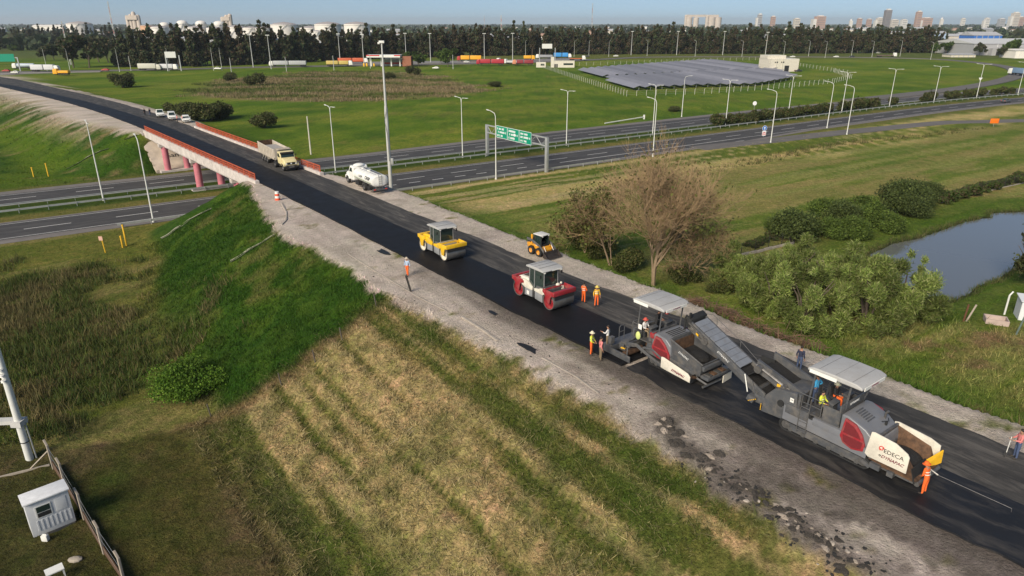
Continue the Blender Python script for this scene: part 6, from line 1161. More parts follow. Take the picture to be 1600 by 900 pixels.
lorry(850, 91.5, 180, WH, cl('grey_tipper', (.3, .31, .32)), 'white-cabbed lorry with grey trailer queueing behind the weighing building', 14, 'rib', 3.0); lorry(879, 90.5, 0, WH, cl('azure', (.05, .28, .62)), 'lorry with a bright blue trailer behind the weighing building', 15, 'rib', 4.2)
lorry(902, 94.0, 2, WH, cl('orange_flat', (.62, .16, .05)), 'lorry with an orange flat trailer beside the weighing building', 13, 'flat')
lorry(827, 93.5, 0, cl('amber', (.78, .38, .02)), cl('amber', (.78, .38, .02)), 'short yellow container lorry in the yard', 9, 'box', 3.4)
lorry(1385, 88.9, 0, WH, mat('load_rust', (.19, .13, .1), .9, var=.3), 'white-cabbed lorry with an empty rusty flat trailer on the far loop road', 17, 'flat')
lorry(235, 109.5, 2, cl('pale_cream', (.55, .53, .45)), cl('pale_cream', (.55, .53, .45)), 'pale cream box trailer lorry on the service road before the tree belt', 14, 'box', 4.0); lorry(265, 109.2, 2, WH, cl('cloud', (.58, .58, .58)), 'white box lorry following the cream trailer on the service road', 11, 'box', 3.6)
lorry(1590, 117, 100, WH, cl('slate_blue', (.16, .24, .36)), 'slate blue coach-like lorry turning on the loop road', 12, 'box', 3.8, .7)
lorry(72, 111.5, 0, WH, cl('cloud', (.58, .58, .58)), 'white semi-trailer lorry at the far junction', 17, 'box', 4.0); lorry(38, 107.5, 180, WH, cl('pale_blue', (.42, .48, .55)), 'pale blue tank lorry at the far junction', 14, 'tank')
p = lorry(97, 117, 178, cl('amber', (.78, .38, .02)), cl('amber', (.78, .38, .02)), 'orange-yellow works lorry beside the far junction', 9, 'box', 2.4)
for x, y, c, lb in ((165, 110.5, cl('red', (.4, .04, .03)), 'red car at the far junction'), (24, 114.5, WH, 'white car at the far junction'), (10, 112, cl('red', (.4, .04, .03)), 'dark red car by the far overhead sign')):
    make_car('car', px(x, y, .65), R(180), c, lb, detail=False)
# ------------------------------------------------------------------ fuel station, weighing building, pale block building
q = px(605, 103.5, .4); p = empty('fuel_station', q, 0, 'fuel station with white and red canopy before the tree belt', 'building'); M_BRK = mat('brick_red', (.30, .12, .07), .9, var=.15)
part(p, 'canopy', M_WHITEP, lambda m: m.bb(-13, 10, -5, 5, 6.0, 7.6)); part(p, 'canopy_stripe', M_TEXTR, lambda m: m.bb(-13.05, -4, -5.06, -5.0, 6.9, 7.6)); part(p, 'canopy_stripe', M_TEXTR, lambda m: m.bb(6, 10.05, -5.06, -5.0, 6.9, 7.6))
for x in (-11, -4, 3, 9): part(p, 'canopy_column', M_WHITEP, lambda m: m.bb(x - .4, x + .4, -.4, .4, 0, 6))
part(p, 'shop', mat('shop_grey', (.36, .36, .36), .8), lambda m: m.bb(-3, 12, 6, 12, 0, 4.5)); part(p, 'side_building', M_BRK, lambda m: m.bb(11, 17, -2, 8, 0, 6.5)); part(p, 'shop_band', M_TEXTR, lambda m: m.bb(-3, 10, 5.9, 6.0, 1.2, 2.2))
for x in (-16, -14, -9): part(p, 'fuel_pump', M_SAFE, lambda m: m.bb(x - .5, x + .5, -1, 0, 0, 2.0), bevel=.05)
q = px(878, 105.5, 0); p = empty('weighing_building', q, 0, 'low white flat-roofed building with dark windows at the solar field corner', 'building')
part(p, 'wall', M_CREAM, lambda m: m.bb(-7, 8.5, 0, 7, -.5, 4.2)); part(p, 'wall', M_CREAM, lambda m: m.bb(-7.5, -5.5, -.2, 5, -.5, 6.8)); part(p, 'annex', M_CREAM, lambda m: m.bb(-17.5, -11, 1, 5, -.5, 3.4)); part(p, 'door', M_BLACK, lambda m: (m.bb(-5.2, -4.2, -.05, 0, .0, 2.3),)); part(p, 'door', M_BLACK, lambda m: (m.bb(-3.9, -2.9, -.05, 0, .0, 2.3),)); part(p, 'window', M_GLASS, lambda m: m.bb(1.0, 7.5, -.05, 0, 1.6, 2.8)); part(p, 'window', M_GLASS, lambda m: m.bb(-14.5, -12, .95, 1, 1.2, 2.4)); part(p, 'parapet', M_CREAM, lambda m: m.bb(-7.2, 8.7, -.1, .1, 4.2, 4.5))
q = px(1222, 112, 0); p = empty('substation_building', q, R(8), 'pale block building with tall panels and a dark doorway behind the solar field', 'building')
part(p, 'wall', M_CREAM, lambda m: m.bb(-9, 10.5, 0, 14, -.5, 7.6)); part(p, 'upper_block', M_CREAM, lambda m: m.bb(-9.2, 3, 3, 13, 7.6, 9.6))
for k in range(3): part(p, 'pilaster', M_CREAM, lambda m: m.bb(-9.2 + 4.2 * k, -8.8 + 4.2 * k, -.25, 0, -.5, 7.8)); 
for k in range(2): part(p, 'vent_window', M_BLACK, lambda m: m.bb(-4.2 + 4.2 * k - 1.4, -4.2 + 4.2 * k + .6, -.06, 0, 5.2, 6.0))
part(p, 'doorway', M_BLACK, lambda m: m.bb(1.2, 4.2, -.06, 0, -.3, 3.6)); make_car('parked_car', px(1247, 112.3, 0), R(20), DK, 'dark pickup parked beside the pale block building', None, True, False, 5.0, False)
# ------------------------------------------------------------------ solar field
M_PV = mat('solar_glass', (.20, .195, .215), .45, .0, var=.08, scale=.3, spec=.5); nt_ = M_PV.node_tree; oi = nt_.nodes.new('ShaderNodeObjectInfo'); hsv = nt_.nodes.new('ShaderNodeHueSaturation'); mrr = nt_.nodes.new('ShaderNodeMapRange'); mrr.inputs[3].default_value = .72; mrr.inputs[4].default_value = 1.3; bs_ = nt_.nodes['Principled BSDF']; lk = bs_.inputs['Base Color'].links[0].from_socket
nt_.links.new(oi.outputs['Random'], mrr.inputs[0]); nt_.links.new(mrr.outputs[0], hsv.inputs['Value']); nt_.links.new(lk, hsv.inputs['Color']); nt_.links.new(hsv.outputs[0], bs_.inputs['Base Color'])   # random tone per table, sets neighbouring rows apart
M_FR = mat('solar_frame', (.35, .36, .37), .5, .5)
ax_ = Vector((56.5, 317)) ; dirv = Vector((38.0, 437)) - ax_; Lr = dirv.length; dv = dirv.normalized(); nv = Vector((dv.y, -dv.x))
RZs = math.atan2(dv.y, dv.x)
SP = 6.2; lim = P2([(897, 113), (995, 142), (1090, 137.5), (1182, 135.5), (1243, 124.5), (1212, 113), (1155, 101), (1100, 97), (950, 108)])
for k in range(22):
    base = ax_ + nv * (SP * k)
    tt = np.arange(-60, 300, 1.0); ins = poly_sd(base.x + dv.x * tt, base.y + dv.y * tt, lim) < 0
    if ins.sum() < 12: continue
    t0, t1 = tt[ins].min(), tt[ins].max(); gap = np.interp(k, [0, 21], [66, 118]); segs = []
    if t0 < gap - 6: segs.append((t0, min(gap, t1)))
    if t1 > gap + 8: segs.append((max(gap + 5, t0), t1))
    for t0_, t1_ in segs:
        c = base + dv * ((t0_ + t1_) / 2); L = t1_ - t0_; p = empty('solar_table', (c.x, c.y, 0), RZs, ('long tilted solar table in the block facing the highway' if t0_ < gap - 6 else 'long tilted solar table in the rear block before the tree belt'), 'solar panel', ('solar rows facing the highway' if t0_ < gap - 6 else 'solar rows of the rear block'))
        # local x along the row; tilted about it, low edge towards the left of the row
        part(p, 'panel_surface', M_PV, lambda m: m.box((0, 0, 1.9), (L, 4.1, .06), (R(-19), 0, 0)))
        part(p, 'support_rail', M_FR, lambda m: (m.box((0, -.9, 2.12), (L, .12, .12)), m.box((0, .9, 1.5), (L, .12, .12))))
        for x in np.arange(-L / 2 + 1, L / 2, 12.0): part(p, 'support_leg', M_FR, lambda m: m.bb(x - .08, x + .08, -.98, -.82, -.3, 2.1))
# fence round it
def post_fence(pts, gap, h, label, pm, wires=3, name='wire_fence'):
    a = Vector((pts[0][0], pts[0][1], 0)); p = empty(name, (a.x, a.y, 0), 0, label, 'fence')
    for (x0, y0), (x1, y1) in zip(pts, pts[1:]):
        L = math.hypot(x1 - x0, y1 - y0); n = max(1, int(L / gap))
        for i in range(n): f = i / n; x = x0 + (x1 - x0) * f; y = y0 + (y1 - y0) * f; link('post', pm, p, (x - a.x, y - a.y, hz(x, y)))
    for k in range(wires): part(p, 'wire', M_GALV, lambda m: m.tube([(x - a.x, y - a.y, hz(x, y) + h * (k + 1) / wires * .93) for x, y in pts], .018, 4))
    return p
cpost = MB().box((0, 0, 1.05), (.13, .13, 2.1)).box((.12, 0, 2.25), (.12, .12, .45), (0, .6, 0)).mesh('post', mat('fence_concrete', (.50, .48, .42), .9))
fpx = [(842, 104), (900, 124), (979, 150.5), (1100, 147.5), (1200, 140), (1300, 130.5), (1330, 123), (1300, 112)]
post_fence([tuple(px(x, y, 0))[:2] for x, y in fpx], 4.2, 2.3, 'concrete post fence along the front of the solar field', cpost)
fpx = [(905, 103), (960, 101), (1100, 95.5), (1190, 94), (1250, 104), (1330, 117)]
post_fence([tuple(px(x, y, 0))[:2] for x, y in fpx], 5.5, 2.3, 'concrete post fence along the back of the solar field', cpost)
# short white barrier on the far verge
p = empty('crash_barrier', px(975, 194, 0), 0, 'short white end barrier on the grass beyond the highway', 'barrier'); e0, e1 = px(945, 194.5, 0), px(1006, 186.5, 0); o0 = Vector(p.location)
part(p, 'rail', M_LAMP, lambda m: m.tube([e0 - o0 + Vector((0, 0, .35)), e1 - o0 + Vector((0, 0, .75))], .17, 6)); part(p, 'end_post', M_LAMP, lambda m: m.box(e1 - o0 + Vector((0, 0, .6)), (.5, .5, 1.6)))
# ================================================================== vegetation
M_LEAF = attr_mat('foliage', rough=.7, fine=1.5, var=.22, transl=.28, spec=.25)
M_BLADE = attr_mat('grass_blades', rough=.8, fine=.6, var=.18, transl=.25, spec=.15)
M_BARK = mat('bark', (.11, .085, .065), .9, var=.3, scale=4, bump=.3); M_TWIG = mat('bare_twigs', (.29, .195, .105), .9, var=.25, scale=3)
def quads(P, size, cols, asp=1.0, up=None, upw=0.0, g=rng):
    """one small leaf-spray quad per point; up: preferred long axis"""
    n = len(P); a = g.normal(size=(n, 3)); 
    if up is not None: a = a * (1 - upw) + up * upw * 1.6
    a /= np.linalg.norm(a, axis=1)[:, None] + 1e-9; b = np.cross(a, g.normal(size=(n, 3))); b /= np.linalg.norm(b, axis=1)[:, None] + 1e-9
    s = (size * g.uniform(.6, 1.35, n))[:, None]; a = a * s * asp; b = b * s
    V = np.stack([P - a * .5 - b * .32, P - a * .1 + b * .5, P + a * .55 + b * .1, P + a * .05 - b * .5], 1).reshape(-1, 3)
    F = np.arange(4 * n).reshape(-1, 4); return V, F, np.repeat(cols, 4, 0)
def pal(cols, n, g=rng, j=.28):
    c = np.array(cols)[g.integers(0, len(cols), n)]; return np.clip(c * g.uniform(1 - j, 1 + j, (n, 1)), 0, 1)
def clump_points(clumps, n, g=rng, shell=.55):
    C = np.array([c[:3] for c in clumps]); Rr = np.array([c[3] if not hasattr(c[3], '__len__') else c[3][0] for c in clumps]); Rz = np.array([Rr[i] * (c[4] if len(c) > 4 else .8) for i, c in enumerate(clumps)])
    wgt = Rr ** 2; k = g.choice(len(clumps), n, p=wgt / wgt.sum()); d_ = g.normal(size=(n, 3)); d_ /= np.linalg.norm(d_, axis=1)[:, None]
    r = (shell + (1 - shell) * g.random(n) ** .6) * g.uniform(.8, 1.12, n) * np.where(g.random(n) < .12, g.uniform(1.05, 1.38, n), 1); P = C[k] + d_ * r[:, None] * np.stack([Rr[k], Rr[k], Rz[k]], 1); return P, k, d_
def crown_mesh(name, clumps, n, size, cols, asp=1.0, up=None, upw=0, seed=1, shell=.5, zmin=.0, tint=.25):
    g = np.random.default_rng(seed); P, k, d_ = clump_points(clumps, n, g, shell); ok = P[:, 2] > zmin; P = P[ok]; k = k[ok]; d_ = d_[ok]
    ct = g.uniform(1 - tint, 1 + tint, len(clumps))[k][:, None]; c = pal(cols, len(P), g) * ct
    if up == 'out': up_ = d_ * .85 + np.array([0, 0, .55])
    elif up == 'droop': up_ = d_ * .6 + np.array([0, 0, -.6])
    elif up is None: up_ = None
    else: up_ = np.array(up)[None, :]
    V, F, cc = quads(P, size, c, asp, up_, upw, g); return np_mesh(name, V, F, M_LEAF, cc)
def limbs(mb, base, h, r, n, spread, g, tips):
    top = base + Vector((g.uniform(-.1, .1) * h, g.uniform(-.1, .1) * h, h * .55)); mb.tube([base, (base + top) / 2 + Vector((g.uniform(-.05, .05) * h, 0, 0)), top], [r, r * .75, r * .5], 7)
    for i in range(n):
        a = 2 * math.pi * i / n + g.uniform(0, 1); e = top + Vector((math.cos(a) * spread, math.sin(a) * spread, h * g.uniform(.12, .4))); f = g.uniform(.3, 1); st = base * (1 - f) + top * f
        mb.tube([st, (st + e) / 2 + Vector((0, 0, h * .06)), e], [r * .42, r * .3, r * .12], 5); tips.append(e)
def shrub_mesh(name, w, h, n, size, cols, seed, lobes=9, asp=1.0, up=None, upw=0.0, flat=.75, zmin=.05):
    g = np.random.default_rng(seed); cl = []
    for i in range(lobes):
        a = g.uniform(0, 6.283); q = math.sqrt(g.random()) * .62; zz = g.uniform(.25, .72) * (1 - .35 * q); cl.append((math.cos(a) * q * w / 2, math.sin(a) * q * w / 2, zz * h, w * g.uniform(.16, .27), flat * h / w * 1.35))
    return crown_mesh(name, cl, n, size, cols, asp, up, upw, seed, .35, zmin)
def stem_mesh(w, h, seed, n=5):
    g = np.random.default_rng(seed); mb = MB()
    for i in range(n): a = g.uniform(0, 6.28); e = Vector((math.cos(a) * w * .25, math.sin(a) * w * .25, h * .65)); mb.tube([(0, 0, -.2), e * .5 + Vector((0, 0, .1 * h)), e], [.06 + .01 * w, .05, .02], 5)
    return mb.mesh('stems', M_BARK)
def plant(name, loc, crown, stem, label, cat, group=None, rz=0, sc=1.0, cname='foliage', sname='stems'):
    p = empty(name, loc, rz, label, cat, group); p.scale = sc if hasattr(sc, '__len__') else (sc,) * 3; link(cname, crown, p)
    if stem: link(sname, stem, p)
    return p
DARKS = [(.038, .058, .02), (.05, .072, .025), (.07, .068, .03), (.08, .064, .034)]
BRN = [(.072, .052, .028), (.092, .062, .036), (.046, .052, .02), (.036, .052, .016)]
GRN = [(.06, .10, .018), (.085, .13, .022), (.045, .08, .014)]
# ---- the dark casuarina belt
def belt_tree(seed, cols, h=20, w=7.5, n=2300):
    g = np.random.default_rng(seed); cl = []
    for i in range(20): f = g.uniform(.06, .97); rr = w / 2 * (1.05 - .75 * f ** 1.6) * g.uniform(.5, 1); a = g.uniform(0, 6.283); q = rr * .55; cl.append((math.cos(a) * q, math.sin(a) * q, f * h, max(.8, rr * .62), 1.25))
    cr = crown_mesh('crown', cl, n, 1.0, cols, 1.5, (0, 0, 1), .45, seed, .3, .6)
    tr = MB(); tr.tube([(0, 0, -.3), (.1, 0, h * .5), (0, .1, h * .93)], [.32, .2, .05], 7); return cr, tr.mesh('trunk', M_BARK)
BT = [belt_tree(100 + i, BRN if i % 2 else DARKS, 22.5 + (i % 3) * 1.6, 9.2) for i in range(6)]
bl_ = [(188, 104, .80), (215, 105, .96), (300, 104, 1.0), (400, 101, .96), (480, 97, .92), (560, 93, .88), (640, 90, .90), (720, 88, 1.02), (800, 86.5, .95), (900, 85, .92), (1000, 84.5, .93), (1100, 84, .93), (1200, 84, .95), (1300, 83.5, .92), (1390, 83, .90), (1440, 82.5, 1.0), (1475, 82, .7)]
gb = np.random.default_rng(77); bxs = [b[0] for b in bl_]
wx = [px(b[0], b[1], 0) for b in bl_]; acc = [0]
for a, b in zip(wx, wx[1:]): acc.append(acc[-1] + (b - a).length)
def belt_at(l): return np.interp(l, acc, [q.x for q in wx]), np.interp(l, acc, [q.y for q in wx]), np.interp(l, acc, [b[2] for b in bl_])
l = 0; nrow = 0
SEC = [(.26, 'behind the service road lamps'), (.42, 'behind the fuel station'), (.56, 'behind the parked lorries'), (.80, 'behind the solar field'), (9, 'behind the far loop road')]
def belt_label(kind, f, low):
    w_ = next(t_ for lim_, t_ in SEC if f < lim_); return ('lower bushy ' if low else 'tall ') + ('brownish' if kind else 'dark green') + ' casuarina in the belt ' + w_, ('low ' if low else '') + ('brownish' if kind else 'dark') + ' belt trees ' + w_
for row, off, st in ((0, 0, 6.2), (1, 11, 8.6), (2, 5, 12.5)):
    l = 0
    while l < acc[-1]:
        x, y, s_ = belt_at(l); k = int(gb.integers(0, 6)); kind = 1 if k % 2 else 0
        x += gb.uniform(-1.5, 1.5); y += off + gb.uniform(-2.5, 2.5)
        if row == 2: s_ *= .8
        t = plant('casuarina_tree', (x, y, 0), BT[k][0], BT[k][1], belt_label(kind, l / acc[-1], row == 2)[0], 'tree', belt_label(kind, l / acc[-1], row == 2)[1], gb.uniform(0, 6.28), (s_ * gb.uniform(1.05, 1.4) * (1.9 if row == 2 else 1),) * 2 + (s_ * 1.12 * gb.uniform(.84, 1.12),), 'crown', 'trunk'); l += st * gb.uniform(.75, 1.25)
# broad trees: round crowned
def broad_tree(seed, w, h, n, size, cols):
    g = np.random.default_rng(seed); cl = [(g.normal() * w * .2, g.normal() * w * .2, h * g.uniform(.35, .85), w * g.uniform(.14, .24), .85) for _ in range(14)]
    mb = MB(); tips = []; limbs(mb, Vector((0, 0, -.2)), h * .8, .05 * h * .5, 6, w * .3, g, tips); return crown_mesh('crown', cl, n, size, cols, 1.2, None, 0, seed, .4, .5), mb.mesh('trunk', M_BARK)
BR = [broad_tree(200 + i, 9, 10, 1300, .75, DARKS if i < 2 else GRN) for i in range(4)]
for i in range(34):                                                            # belt at the far left beyond the small field
    x = -40 + i * 7.5 + gb.uniform(-2, 2); q = px(x, 69 + gb.uniform(-1, 1), 0); k = int(gb.integers(0, 6)); plant('windbreak_tree', q, BT[k][0], BT[k][1], 'dark tree in the far windbreak beyond the small bright field', 'tree', 'far windbreak trees', gb.uniform(0, 6), gb.uniform(.85, 1.15) * 1.0, 'crown', 'trunk')
for x, y, s_, k, lb in ((115, 106, 2.1, 0, 'broad dark tree by the far junction, beside a smaller one'), (140, 106, 2.2, 1, 'broad dark tree by the far junction, next to the belt'), (155, 97, 1.9, 0, 'round tree standing behind the two broad junction trees'), (72, 95, 1.3, 1, 'small dark tree beside the pale far slip road'), (85, 94, 1.3, 0, 'small dark tree next to another beside the pale far slip road'), (22, 82, .8, 3, 'small green tree alone in the far left field'), (170, 98, 1.9, 1, 'dark tree at the left end of the belt'),
                        (640, 103.5, 1.0, 2, 'green tree right of the fuel station'), (700, 104.5, 1.25, 2, 'big green round tree at the yard edge'), (690, 100, 1.0, 3, 'yellowish tree behind the round yard tree'), (655, 104, .9, 3, 'low green tree between fuel station and yard'), (1478, 84, 1.2, 3, 'pale green tree at the right end of the belt'), (1500, 83, 1.15, 3, 'yellow-green tree beside the right end of the belt'), (1462, 84, 1.0, 2, 'olive tree at the right end of the belt'), (1531, 87, 1.2, 1, 'dark tree before the grey warehouse'), (1563, 90, .9, 0, 'low dark tree before the warehouse door'), (1575, 88, 1.3, 2, 'slender green tree before the white annex'), (1583, 88, 1.5, 2, 'taller green tree before the white annex')):
    q = px(x, y, 0); plant('broadleaf_tree', (q.x, q.y, hz(q.x, q.y)), BR[k][0], BR[k][1], lb, 'tree', None, gb.uniform(0, 6), s_, 'crown', 'trunk')
# ---- dark shrubs on the green field, right of the raised road
SH = [shrub_mesh('foliage', 6, 4.5, 4200, .26, [(.06, .078, .022), (.08, .095, .03), (.10, .095, .038)], 300 + i) for i in range(3)]; SS = [stem_mesh(6, 4, 310 + i) for i in range(2)]
for x, y, s_, lb in ((278, 184, 1.45, 'dark shrub behind the parked white sedan'), (300, 190, 1.9, 'largest dark shrub of the clump behind the bridge railing'), (330, 189, 1.8, 'dark shrub in the middle of the clump behind the bridge railing'), (352, 185, 1.5, 'dark shrub at the edge of the clump behind the bridge railing'), (413, 199, 1.5, 'round olive shrub alone on the bright field behind the tipper truck'), (192, 137, 2.1, 'brownish shrub alone on the far green field'), (397, 133, 1.9, 'dark round shrub at the edge of the brown reeds'), (357, 127, 1.5, 'olive shrub next to the dark one at the edge of the brown reeds'), (647, 117, 1.7, 'brown shrub before the fuel station'), (777, 135, 1.7, 'low dark shrub alone on the bright field right of the reeds'), (610, 124, 1.2, 'dark bush within the brown reeds'), (1050, 173, 1.1, 'low green bush before the solar field fence')):
    q = px(x, y, 0); q.z = hz(q.x, q.y) - .1; k = int(gb.integers(0, 3)); p = plant('shrub', q, SH[k], SS[k % 2], lb, 'shrub', None, gb.uniform(0, 6), (s_, s_, s_ * (.45 if x in (777, 1050) else .9)))
# ---- clipped shrubs in the median, right
MS = [shrub_mesh('foliage', 4.6, 4.0, 1500, .34, [(.05, .072, .02), (.07, .085, .025), (.085, .07, .03)], 320 + i, 8, 1.3, (0, 0, 1), .3) for i in range(3)]; MSS = stem_mesh(3, 3, 330, 4)
for i, t in enumerate(list(np.arange(163, 206, 3.4)) + list(np.arange(210, 225, 3.4)) + list(np.arange(229, 252, 3.6)) + [262, 284, 288, 300, 304, 312, 318, 324, 332, 338, 344]):
    q = hw(float(t) + gb.uniform(-.7, .7), 134.6 + gb.uniform(-.5, .5) + (1.2 if t > 205 else 0), -.1); plant('median_shrub', q, MS[i % 3], MSS, 'trimmed olive shrub in the row along the highway median', 'shrub', 'shrubs along the highway median', gb.uniform(0, 6), gb.uniform(.85, 1.15))
# ---- dark overgrown shrubs between slip road and pond
PS = [shrub_mesh('foliage', 7.6, 5.4, 9000, .21, [(.05, .072, .02), (.07, .095, .026), (.095, .12, .032)], 340 + i, 16) for i in range(2)]; PG = [shrub_mesh('foliage', 7.4, 4.4, 8500, .2, [(.085, .13, .022), (.12, .165, .03), (.065, .105, .02)], 350 + i, 15) for i in range(2)]
for x, y, s_, m_, lb in ((1235, 378, 1.05, PS[0], 'dark shrub at the end of the concrete footed fence by the pond'), (1262, 366, .95, PG[0], 'green shrub next to the dark one at the fence by the pond'), (1318, 352, .9, PS[1], 'dark shrub behind the green creeper mound by the pond'), (1330, 372, .85, PG[1], 'bright green creeper mound by the pond'), (1366, 352, .95, PG[0], 'olive green mound between dark shrubs by the pond'), (1405, 332, 1.2, PS[0], 'largest dark shrub above the pond'), (1423, 338, .9, PS[1], 'dark shrub at the hedge end above the pond'), (1440, 325, .75, PS[0], 'smaller dark shrub beginning the hedge above the pond'), (1296, 372, .8, PG[1], 'low green bush in the pond thicket'), (1215, 362, .7, PG[0], 'light green bush behind the concrete footed fence end'), (1285, 340, .85, PG[1], 'green bush at the back of the pond thicket'), (1345, 335, .95, PG[0], 'broad green bush behind the creeper mound'), (1385, 362, .8, PG[1], 'bright green bush at the water side of the pond thicket'), (1445, 312, .8, PS[1], 'dark bush behind the hedge beginning')):
    q = ground(x, y); plant('shrub', q - Vector((0, 0, .15)), m_, SS[0], lb, 'shrub', None, gb.uniform(0, 6), s_)
HS = shrub_mesh('foliage', 3.4, 2.0, 1500, .24, [(.055, .09, .018), (.075, .105, .022), (.10, .075, .04)], 360, 8)
for i, (x, y) in enumerate([(1470 + 16 * k, 318 - 4.6 * k) for k in range(11)]):
    q = ground(x, y); plant('hedge_shrub', q, HS, None, 'low shrub grown into the wire fence above the pond', 'shrub', 'low shrubs in the pond fence', gb.uniform(0, 6), gb.uniform(.9, 1.3))
for i, (x, y) in enumerate([(1172 + 11 * k, 386 - 4 * k) for k in range(5)]):
    q = ground(x, y); plant('hedge_shrub', q, HS, None, 'low creeper bush behind the concrete footed fence', 'shrub', 'creeper bushes behind the concrete footed fence', gb.uniform(0, 6), gb.uniform(.6, .8))
# tree at the right edge of the pond
tc_ = broad_tree(400, 8, 9, 6500, .34, [(.05, .065, .02), (.075, .085, .03), (.10, .095, .045)]); q = ground(1612, 452); plant('broadleaf_tree', q, tc_[0], tc_[1], 'dark olive tree on the pond bank', 'tree', None, 1.0, .88, 'crown', 'trunk')
# ---- feathery willows right of the road
def willow(seed, w, h, n, cols):
    g = np.random.default_rng(seed); cl = []
    for i in range(46):
        a = g.uniform(0, 6.283); q = math.sqrt(g.random()) * .92; f = g.uniform(.08, .95) * (1 - .55 * q * q); cl.append((math.cos(a) * q * w / 2, math.sin(a) * q * w / 2, f * h, w * g.uniform(.045, .13), g.uniform(.9, 1.5)))
    mb = MB()
    for i in range(7): a = g.uniform(0, 6.283); e = Vector((math.cos(a) * w * .28, math.sin(a) * w * .28, h * .7)); mb.tube([(0, 0, -.4), e * .5 + Vector((0, 0, h * .12)), e], [.16, .10, .03], 6)
    return crown_mesh('crown', cl, n, .085, cols, 6.0, 'out', .5, seed, .0, .1, .38), mb.mesh('trunk', M_BARK)
WC = [(.17, .225, .05), (.22, .265, .07), (.125, .18, .038), (.23, .245, .095)]
W_ = [willow(410 + i, 9.6, 9.0, 30000, WC) for i in range(3)]
for x, y, s_, k, lb in ((1150, 452, .64, 0, 'small feathery willow bush next to the bare tree'), (1205, 488, .76, 1, 'feathery willow behind the heap of cut branches'), (1255, 512, .80, 2, 'bright feathery willow with lighter sprays above the roadside grass'), (1300, 488, .86, 0, 'tall feathery willow in the middle of the thicket'), (1352, 508, .86, 1, 'broad olive willow beside the dark gap of the thicket'), (1402, 500, .84, 2, 'outermost feathery willow leaning over the pond'), (1235, 452, .72, 0, 'feathery willow behind the others towards the fence')):
    q = ground(x, y); plant('willow_tree', q, W_[k][0], W_[k][1], lb, 'tree', None, gb.uniform(0, 6), s_, 'crown', 'trunk')
br = shrub_mesh('foliage', 2.4, 2.4, 1500, .2, [(.10, .20, .02), (.13, .24, .025)], 430, 6); q = ground(1208, 478); plant('shrub', q + Vector((.3, -1.0, .6)), br, None, 'bright light green bush before the willows', 'shrub', None, 0, .9)
# bright green bush on the left field
lb_ = shrub_mesh('foliage', 7.2, 3.7, 15000, .15, [(.10, .185, .018), (.135, .225, .025), (.07, .145, .014)], 440, 22, 1.0); q = ground(300, 612); plant('shrub', q - Vector((0, 0, .2)), lb_, stem_mesh(5, 3, 441), 'bright green leafy bush at the foot of the left slope', 'shrub', None, 0, .92)
# ---- the bare brown tree and its leafless neighbours
def twig_tree(name, loc, h, seed, label, levels=5, leafy=0, spread=.55, r0=.26, nb=(5, 4, 4, 4, 3), mt=None):
    g = random.Random(seed); p = empty(name, loc, 0, label, 'tree'); segs = [[], []]; tips = []
    def grow_(a, d_, L, r, lv):
        n = 3; pts = [a]; dd = d_.copy()
        for i in range(n): dd = (dd + Vector((g.uniform(-.16, .16), g.uniform(-.16, .16), g.uniform(-.02, .14)))).normalized(); pts.append(pts[-1] + dd * L / n)
        segs[0 if lv < 2 else 1].append((pts, [r, r * .82, r * .66, r * .5], 6 if lv < 2 else 3))
        if lv >= levels: tips.append(pts[-1]); return
        for i in range(nb[lv]):
            f = g.uniform(.35, 1.0); k = min(int(f * n), n - 1); st = pts[k] * (1 - (f * n - k)) + pts[k + 1] * (f * n - k); az = g.uniform(0, 6.283); u = dd.orthogonal().normalized(); v = dd.cross(u); an = g.uniform(.3, .95) * spread * 1.5
            nd = (dd * math.cos(an) + (u * math.cos(az) + v * math.sin(az)) * math.sin(an)).normalized(); grow_(st, nd, L * g.uniform(.55, .8), max(.012, r * .5), lv + 1)
    for i in range(3 if r0 > .2 else 2): grow_(Vector((g.uniform(-.2, .2), g.uniform(-.2, .2), -.3)), Vector((g.uniform(-.28, .28), g.uniform(-.28, .28), 1)).normalized(), h * .46, r0 * (1 if i == 0 else .6), 0)
    for nm, S_, m in (('trunk', segs[0], mt or M_BARK), ('twigs', segs[1], M_TWIG)):
        mb = MB(); [mb.tube(a, r, n) for a, r, n in S_]; me = bpy.data.meshes.new(nm); me.from_pydata(mb.v, [], mb.f); me.materials.append(m); link(nm, me, p)
    if leafy:
        gg = np.random.default_rng(seed); T_ = np.array([tuple(t) for t in tips]); T_ = T_[gg.choice(len(T_), leafy)] + gg.normal(size=(leafy, 3)) * .35; V, F, cc = quads(T_, .22, pal([(.12, .12, .03), (.15, .11, .045), (.09, .11, .025)], leafy, gg), 1.4, None, 0, gg); link('sparse_leaves', np_mesh('sparse_leaves', V, F, M_LEAF, cc), p)
    return p
MT = mat('pale_bark', (.27, .195, .125), .9, var=.2, scale=3)
q = ground(1022, 447); twig_tree('bare_tree', q, 15.2, 3, 'tall leafless brown tree at the edge of the dirt shoulder', 5, 1100, .52, .25, (7, 5, 5, 4, 4), MT)
q = ground(955, 416); twig_tree('bare_tree', q, 10.0, 8, 'lower half-bare bushy tree left of the tall leafless tree', 5, 3600, .7, .14, (6, 5, 4, 4, 3), MT)
q = ground(915, 395); twig_tree('bare_tree', q, 7.0, 9, 'reddish twiggy bush tree beside the skid steer loader', 4, 4200, .7, .12, (5, 5, 5, 4), MT)
q = ground(1075, 440); twig_tree('bare_tree', q, 9.0, 12, 'low spreading leafless brown bush right of the tall bare tree', 4, 900, .8, .12, (8, 6, 5, 5), MT)
UB = shrub_mesh('foliage', 5.6, 3.6, 5200, .2, [(.055, .075, .018), (.08, .095, .026), (.11, .105, .036)], 450, 9)
